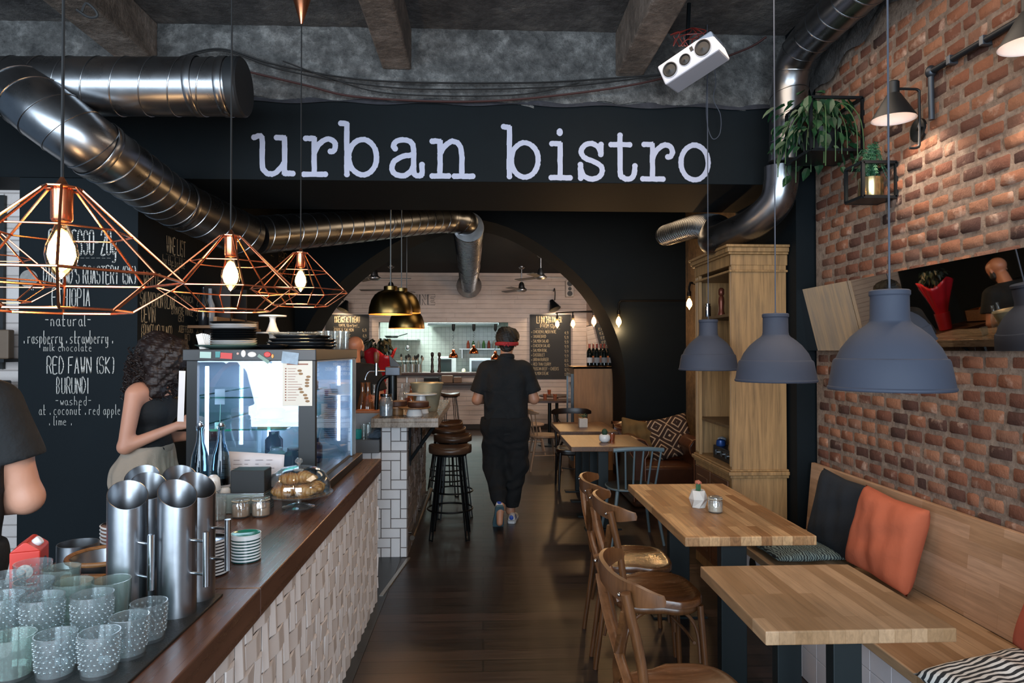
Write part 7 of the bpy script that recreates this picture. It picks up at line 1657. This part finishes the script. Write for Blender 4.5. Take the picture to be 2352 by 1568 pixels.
# ---- the bald barista behind the bar
BM = person('bald person with dark beard in black t-shirt behind the bar, half hidden by the fridge', (-1.26, 6.71, 0), 0)
hc = (.0, .07, 1.60); HP, HA = head_prims(hc, (0, .9, -.5))
bp = [('c', (0, 0, 1.42), (0, .03, 1.52), .064, .058, .03), ('c', (-.12, 0, 1.355), (.12, 0, 1.355), .064, .064, .03), ('c', (-.04, 0, 1.29), (-.03, 0, 1.02), .097, .087, .03), ('c', (.04, 0, 1.29), (.03, 0, 1.02), .097, .087, .03), ('c', (-.05, 0, .97), (.05, 0, .97), .10, .10, .03)]
for g, el, wr in ((1, (.27, -.02, 1.08), (.20, -.24, 1.13)), (-1, (-.27, .06, 1.06), (-.12, .28, 1.04))):
    bp += [('c', (g*.18, 0, 1.36), el, .06, .045, .03), ('c', el, wr, .043, .03, .02)]
    hand(bp, wr, (.3 if g > 0 else .4, -.9 if g > 0 else .85, .05), (0, 0, -1), g if g > 0 else 1)
for g in (-1, 1): bp += [('c', (g*.09, 0, .9), (g*.095, .02, .5), .09, .058, .05), ('c', (g*.095, .02, .5), (g*.095, -.01, .09), .054, .04, .03), ('c', (g*.095, 0, .06), (g*.1, .17, .04), .04, .03, .03)]
sdf('body', HP+bp, M('B0765A', .45, nz=.06), BM, h=.0085, k=.02)
face_parts(BM, HA, 1)
sdf('beard', [('c', HA(-.05, .04, -.06), HA(.05, .04, -.06), .036, .036, .02), ('c', HA(0, .065, -.095), HA(0, .06, -.105), .042, .038, .02), ('c', HA(-.07, .01, -.03), HA(-.055, .03, -.07), .02, .028, .02), ('c', HA(.07, .01, -.03), HA(.055, .03, -.07), .02, .028, .02)], HAIR, BM, h=.006, k=.02, disp=hair_fn(2, .003, 80))
shp2 = [('c', tuple(V3(p[1])-V3((0, 0, .045))), tuple(V3(p[2])-V3((0, 0, .045))), p[3], p[4], p[5]) for p in shp]
sdf('t_shirt', shp2, CL, BM, h=.009, k=.03, disp=lambda X, Y, Z: .005*fbm(X, Y, Z, 15, 13), cut=lambda X, Y, Z: np.maximum(np.maximum(.8-Z, Z-1.455), np.where(np.abs(X) > .215, -((np.abs(X)-.255)*-.25+(Z-1.18)*.95), -1)))
sdf('trousers', [('c', (-.08, 0, .9), (.08, 0, .9), .135, .135, .06)]+[('c', (g*.09, 0, .87), (g*.1, .02, .5), .12, .09, .05) for g in (-1, 1)]+[('c', (g*.1, .02, .5), (g*.095, 0, .12), .085, .07, .05) for g in (-1, 1)], CL2, BM, h=.012, k=.03, cut=lambda X, Y, Z: np.maximum(Z-.94, .1-Z))
# ================================================================ things on and behind the bar
rn = random.Random(44)
# zinc bucket
q = P(980, 953, Y=5.74); t = thing('zinc_bucket', 'pale zinc bucket at the right edge of the bar top, behind the cake stands', 'bucket', (q.x, 5.74, BT))
MB().lathe([(.085, 0), (.09, .006), (.135, .225), (.14, .228), (.138, .235), (.13, .228), (.085, .012), (0, .01)], n=40).build('bucket_body', M('B9B49A', .4, .55, nz=.25, ns=12), t, ang=.7)
# cake stands with cakes
def cstand(x, y, h, rp, lb, cake=None):
    t = thing('cake_stand', lb, 'cake stand', (x, y, BT))
    MB().lathe([(.062, 0), (.064, .004), (.05, .06), (.036, h-.01), (.036, h)], n=36).build('pedestal', CERAM, t, ang=.6)
    MB().lathe([(0, h), (rp*.9, h), (rp, h+.006), (rp, h+.012), (rp*.97, h+.012), (rp*.9, h+.006), (0, h+.006)], n=48).build('plate', CERAM if not cake else WDL, t, ang=.6)
    return t
q = P(972, 938, Y=5.5); cstand(q.x-.02, 5.52, .145, .13, 'tall white pedestal cake stand, empty, on the bar before the zinc bucket')
q = P(952, 934, Y=5.32)
cstand(-.53, 5.30, .058, .125, 'low white cake stand with a round wooden board on the bar top', True)
CHO = M('4A2A1A', .55, nz=.3, ns=40, bump=.4, bs=90)
o = MB().lathe([(.078, 0), (.082, .004), (.082, .034), (.078, .040), (0, .042)], n=40).build('chocolate_cake', CHO, ang=.8); o.location = (-.50, 5.29, BT+.065+.006); tag(o, 'round chocolate cake on the low cake stand, nearer the bar edge', 'cake')
cb2 = thing('cake_board', 'round wooden board with chocolate cake, left of the low cake stand on the bar', 'board', (-.68, 5.42, BT))
MB().lathe([(0, 0), (.05, 0), (.05, .05), (.115, .055), (.115, .067), (0, .067)], n=40).build('board', WDL, cb2, ang=.6)
o = MB().lathe([(.075, 0), (.08, .004), (.08, .036), (.075, .04), (0, .042)], n=40).build('chocolate_cake', CHO, ang=.8); o.location = (-.68, 5.42, BT+.068); tag(o, 'round chocolate cake on the wooden board, behind the glass jar', 'cake')
# big glass jar
t = thing('glass_storage_jar', 'tall glass storage jar with steel lid at the front left of the bar top', 'jar', (-.735, 5.22, BT))
MB().lathe([(.048, 0), (.052, .006), (.052, .125), (.04, .145), (.04, .155), (.036, .155), (.036, .143), (.048, .122), (.048, .01), (0, .01)], n=36).build('glass_jar', GLASS, t, ang=.9)
MB().lathe([(.0475, .012), (.0475, .085), (0, .087)], n=28).build('contents', M('B9C0D0', .2, .6, nz=.4, ns=60), t)
MB().lathe([(.043, .155), (.045, .16), (.045, .175), (0, .178)], n=32).build('lid', CHROME, t)
# beer tap column
t = thing('beer_tap', 'black beer tap tower with chrome taps and a triangular handle on the bar', 'beer tap', (-.74, 5.62, BT)); s_ = 5.62/F0
MB().lathe([(.06, 0), (.06, .01), (.036, .02), (.036, .30), (0, .30)], n=36).build('column', M('0D1214', .3, .3), t, ang=.6)
MB().bb(-.055, .065, -.05, .06, .30, .37).build('head_block', M('5A6068', .35, .7), t, smooth=False, bevel=.006)
MB().tube(catmull([(-.03, .03, .30), (-.09, .03, .27), (-.125, .03, .20), (-.135, .03, .05), (-.135, .03, 0)], 6), .017, 12).build('side_arch', M('0D1214', .3, .3), t)
MB().prism([(-.02, .37), (.075, .37), (-.03, .47)], -.012, .012, 'y').build('tap_handle', M('23262B', .3), t, smooth=False, bevel=.003)
b = MB(); b.tube(catmull([(-.05, -.01, .335), (-.14, -.01, .335), (-.19, -.01, .33), (-.215, -.01, .29), (-.22, -.01, .265)], 6), .009, 10); b.build('spout', CHROME, t)
b = MB(); b.cyl((-.13, -.01, .30), (-.13, -.01, .40), .016, n=18); b.build('valve', CHROME, t)
MB().lathe([(.012, .40), (.02, .42), (.022, .47), (.016, .49), (0, .492)], (-.13, -.01, 0), 20).build('wooden_grip', M('7A4A30', .4), t)
# glass carafes and bottles
for k, (u, Y, h_, r_, mt, lb) in enumerate(((836, 6.1, .26, .045, 'a', 'brown glass bottle on the back bar, leftmost'), (848, 5.95, .27, .05, 'a', 'round brown glass flask on the back bar, second from the left'), (862, 6.2, .24, .04, 'g', 'clear glass carafe left of the beer tap'), (925, 5.95, .22, .036, 'g', 'clear carafe right of the beer tap, leftmost'), (936, 6.15, .27, .034, 'g', 'tall clear carafe right of the beer tap'), (946, 5.9, .20, .038, 'a', 'amber bottle in the group of carafes right of the tap'), (958, 6.1, .26, .04, 'g', 'conical clear carafe right of the tap, nearest the man'))):
    x = (u-1110)*Y/F0; z = BT if x > -.84 else .90
    if x < -.84: h_ += .13; r_ += .008
    o = MB().lathe([(r_*.9, 0), (r_, .006), (r_, h_*.42), (r_*.75, h_*.6), (r_*.34, h_*.78), (r_*.3, h_*.95), (r_*.38, h_), (r_*.3, h_)], n=28, cap=(True, False)).build('glass_bottle', AMB if mt == 'a' else GLASS, ang=.9); o.location = (x, Y, z); tag(o, lb, 'bottle')
for k, (x, y, r_, h_, lb) in enumerate(((-.60, 5.85, .03, .08, 'small tumbler on the bar behind the white cake stand'), (-.66, 6.0, .03, .09, 'small tumbler on the bar between the carafes'), (-.5, 6.15, .032, .08, 'small tumbler on the bar right of the carafes'))):
    o = tumbler_bm(r_, h_).build('tumbler', AMB if k == 1 else GLASS, ang=1.2); o.location = (x, y, BT); tag(o, lb, 'glass')
# red wrapped poinsettia
rp = thing('red_wrapped_plant', 'potted plant in glossy red wrapping behind the beer tap', 'plant', (-1.15, 7.62, 1.0)); rp.scale = (.72, .72, .93)
def wrapf(i, j):
    a = 2*PI*i; r_ = .08+.17*j**1.2+.02*math.sin(a*7)*j; return (r_*math.cos(a), r_*math.sin(a)*.9, .18+.42*j+.05*math.sin(a*3+1)*j)
MB().grid(wrapf, 56, 8).build('red_wrapping', M('B01E2A', .3, nz=.3, ns=8), rp, solid=.003)
MB().lathe([(.07, 0), (.09, .01), (.11, .22), (0, .22)], n=28).build('pot', M('A01C26', .4), rp)
leaves(90, (0, 0, .66), (.17, .16, .16), .10, .0, 15).build('leaves', M('16241B', .5), rp, fix=False)
# oranges in a crate at the inner end of the bar (seen in the mirror)
oc = thing('fruit_crate', 'low wooden crate heaped with oranges behind the bar, seen in the wall mirror', 'crate', (-1.78, 7.60, 1.0))
for a in ((-.24, .24, -.20, -.185, 0, .14), (-.24, .24, .185, .20, 0, .14), (-.24, -.225, -.2, .2, 0, .14), (.225, .24, -.2, .2, 0, .14), (-.24, .24, -.2, .2, 0, .012)): MB().bb(*a).build('crate_side', WDL, oc, smooth=False)
ob = MB().ball((0, 0, 0), .037, 18, 12, jit=.01).build('orange', M('D9771F', .45, nz=.12, ns=30, bump=.2, bs=300)); 
pos = [(x, y, .055) for x in (-.16, -.08, 0, .08, .16) for y in (-.13, -.05, .03, .11)]+[(x, y, .12) for x in (-.12, -.04, .04, .12) for y in (-.09, -.01, .07)]+[(x, y, .18) for x in (-.07, .01, .09) for y in (-.05, .03)]+[(0, 0, .235), (-.05, .01, .24)]
for k, (x, y, z) in enumerate(pos):
    o = ob if k == 0 else dup(ob); o.location = (-1.78+x+rn.uniform(-.008, .008), 7.60+y, 1.0+z+rn.uniform(-.004, .004)); tag(o, 'orange in the %s of the heap on the crate behind the bar' % ('bottom layer' if k < 20 else 'middle layer' if k < 32 else 'upper layer'), 'orange', 'oranges heaped on the crate, %s' % ('bottom' if k < 20 else 'middle' if k < 32 else 'top')) if k < 38 else tag(o, 'topmost orange of the heap on the crate, %s one' % ('right' if k == 38 else 'left'), 'orange')
# stuff on the low prep top
o = MB().lathe([(.032, 0), (.036, .005), (.036, .07), (.033, .07), (.032, .006), (0, .006)], n=28).build('mug', M('2F9E98', .2)); o.location = (-.965, 5.28, .90); tag(o, 'small turquoise mug on the prep worktop, beside the fridge edge', 'mug')
for k, (x, y, lb) in enumerate(((-.925, 5.35, 'clear glass on the prep worktop, left one behind the fridge edge'), (-.885, 5.30, 'clear glass on the prep worktop, middle one'), (-.90, 5.45, 'clear glass on the prep worktop, at the back'))):
    o = tumbler_bm(.031, .10).build('drinking_glass', GLASS, ang=1.2); o.location = (x, y, .90); tag(o, lb, 'glass', 'glasses on the prep worktop')
CLTH = M('4E5A66', .9, nz=.3, ns=14, bump=.5, bs=60)
sdf('cleaning_cloth', [('c', (-.86, 5.30, .915), (-.80, 5.34, .925), .03, .035, .03), ('c', (-.84, 5.36, .93), (-.81, 5.40, .945), .035, .03, .03), ('c', (-.88, 5.36, .91), (-.82, 5.30, .91), .028, .02, .03)], CLTH, h=.005, disp=lambda X, Y, Z: .008*fbm(X, Y, Z, 60, 3), cut=lambda X, Y, Z: .901-Z)
tag(bpy.data.objects['cleaning_cloth'], 'crumpled grey-blue cloth on the prep worktop beside the bar end', 'cloth')
t = thing('prep_board', 'orange-brown board on a grey stone block behind the bar end', 'board', (-.935, 5.62, .90))
MB().bb(-.12, .11, -.08, .08, 0, .17).build('stone_block', M('8F9092', .5), t, smooth=False, bevel=.005); MB().bb(-.10, .10, -.07, .07, .17, .19).build('wooden_board', M('B0663A', .5), t, smooth=False, bevel=.004)
t = thing('back_bar_counter', 'dark back counter along the left wall behind the bar, carrying machine, oranges and red plant', 'counter', (-1.8, 7.4, 0))
MB().bb(-.36, .25, -.85, .55, 0, .96).bb(.25, .72, 0, .55, 0, .96).build('cupboard', BLACK, t, smooth=False); MB().bb(-.37, .27, -.87, .57, .96, 1.0).bb(.27, .74, -.02, .57, .96, 1.0).build('worktop', WALNUT, t, smooth=False)
# coffee machine
t = thing('espresso_machine', 'dark espresso machine behind the bar, seen in the wall mirror', 'coffee machine', (-1.84, 7.04, 1.0))
MB().bb(-.18, .18, -.2, .2, .05, .42).build('machine_body', M('17191B', .3, .4), t, smooth=False, bevel=.02); MB().bb(-.2, .24, -.2, .2, 0, .05).build('drip_tray', CHROME, t, smooth=False, bevel=.004)
for x in (-.1, .1): MB().lathe([(.03, 0), (.034, .02), (.03, .04), (0, .04)], (.2, x, .22), 20).build('group_head', CHROME, t); MB().cyl((.22, x, .23), (.36, x, .21), .013).build('portafilter_handle', BLACK, t)
# small lettered sign box seen in the mirror
# shelf with bottles on the dark left wall
sh = thing('wall_shelf', 'pale wooden wall shelf with bottles high on the dark wall behind the copper lamps', 'shelf', (-2.10, 5.55, 1.74))
MB().bb(-.13, .12, -.42, .62, 0, .02).build('board', M('8C6A4A', .5), sh, smooth=False)
for k, y in enumerate((-.40, -.06, .28)): MB().bb(.10, .125, y, y+.26, .02, .085).build('front_slat', M('A37B55', .5), sh, smooth=False)
for y in (-.12, .24): MB().bb(-.13, .12, y, y+.02, -.12, .34).build('upright', M('241A15', .5), sh, smooth=False)
for k, (y, col, lb) in enumerate(((5.22, '23262B', 'dark bottle on the high wall shelf, nearest'), (5.34, 'B9BDC4', 'clear bottle with pale label on the high wall shelf'), (5.62, '2B2320', 'dark bottle on the high wall shelf, in the middle'), (5.72, '5A3A28', 'brown bottle on the high wall shelf, in the middle right'), (5.98, '1F2A22', 'dark green bottle at the far end of the high wall shelf'))):
    o = MB().lathe([(.034, 0), (.036, .005), (.036, .16), (.014, .22), (.014, .29), (0, .29)], n=20).build('liquor_bottle', M(col, .12), ang=.9); o.location = (-2.10, y, 1.76); tag(o, lb, 'bottle')
for k, (u, lb) in enumerate(((486, 'dark bottle standing behind the fridge roof, left one'), (498, 'dark bottle with reddish label behind the fridge roof, right one'))):
    pass
t = thing('bottle_shelf', 'narrow black shelf on the dark wall just above the woman, holding dark bottles', 'shelf', (-2.12, 5.35, 1.55)); MB().bb(-.11, .10, -.22, .35, 0, .02).build('board', BLACK, t, smooth=False)
for k, y in enumerate((5.22, 5.34, 5.47, 5.58)):
    o = MB().lathe([(.03, 0), (.032, .004), (.032, .07), (.012, .10), (.012, .13), (0, .13)], n=18).build('small_bottle', M(('1A1C1E', '6B3A2A', '20242A', '3A2A22')[k], .15), ang=.9); o.location = (-2.12, y, 1.57); tag(o, 'small dark bottle on the narrow black shelf, %s from the front' % ('first', 'second', 'third', 'fourth')[k], 'bottle', 'small bottles on the black shelf')
# shelf of packets on the white brick strip at the far left edge
t = thing('packet_shelf', 'dark shelf stacked with tan packets at the left edge, before the white brick strip', 'shelf', (-3.22, 4.6, 1.50)); MB().bb(-.2, .17, -.12, .12, 0, .02).bb(-.2, .17, -.12, .12, -.30, -.28).bb(-.2, -.18, -.12, .12, -.3, .02).build('shelf_frame', BLACKM, t, smooth=False)
for k in range(4):
    o = MB().bb(-.035, .035, -.03, .03, 0, .19).build('coffee_packet', M(('A79A86', '8E7B66', 'B7A890', '6B5A4A')[k], .6), smooth=False, bevel=.008); o.location = (-3.36+.085*k, 4.58, 1.52); tag(o, '%s coffee packet on the dark shelf, %s from the left' % (('beige', 'brown', 'cream', 'dark brown')[k], ('first', 'second', 'third', 'fourth')[k]), 'packet', 'packets on the dark shelf')
for k in range(3):
    o = MB().bb(-.045, .045, -.03, .03, 0, .16).build('coffee_packet', M(('3A3A3C', '8A8D90', '2A2C2E')[k], .5), smooth=False, bevel=.008); o.location = (-3.34+.105*k, 4.58, 1.22); tag(o, '%s packet on the lower dark shelf, %s from the left' % (('charcoal', 'grey', 'black')[k], ('first', 'second', 'third')[k]), 'packet', 'packets on the dark shelf')
# ================================================================ the floor plan squared up: the plan was first measured along the lens axis,
# which is turned 2.4 degrees from the room, so things right of the aisle stand a little nearer and things left of it a little farther
bpy.context.view_layer.update()
KEEP = ('ventilation_duct', 'branch_duct', 'long_duct', 'elbow_duct', 'flexible_duct', 'ceiling_cable', 'sign_lettering', 'chalk_', 'cone_sconce', 'wall_conduit', 'loudspeaker', 'service_counter', 'bar_counter', 'bench', 'leaning_mirror', 'brass_pendant', 'bar_stool', 'camera', 'packet_shelf', 'coffee_packet', 'pipe_arm')
def centre(o):
    pts = [x.matrix_world @ V3(c_) for x in [o]+list(o.children) if x.type == 'MESH' for c_ in x.bound_box]
    if not pts: return o.matrix_world.translation
    return (V3([min(p[i] for p in pts) for i in range(3)])+V3([max(p[i] for p in pts) for i in range(3)]))/2
for o in list(C.objects):
    if o.parent or o.get('kind') == 'structure' or (o.type == 'LIGHT' and o.name[:6] != 'fridge') or any(o.name.startswith(k) for k in KEEP): continue
    c_ = centre(o)
    if c_.y > 8 or c_.y < .2 or abs(c_.x) < .45: continue
    if c_.y > 4.9 and c_.x < 0: continue
    on_fridge = -1.46 < c_.x < -.74 and 3.2 < c_.y < 4.4 and c_.z > .9
    on_table = next((x for x0, x1, y0, y1, x in ((.83, 1.42, 2.0, 2.66, 1.12), (.89, 1.49, 3.03, 4.25, 1.19)) if x0 < c_.x < x1 and y0 < c_.y < y1 and c_.z < .9), None)
    px = -1.1 if on_fridge else (-.925 if o.name.startswith('black') else on_table or c_.x)
    o.matrix_world = Matrix.Translation((0, -.042*px, 0)) @ o.matrix_world
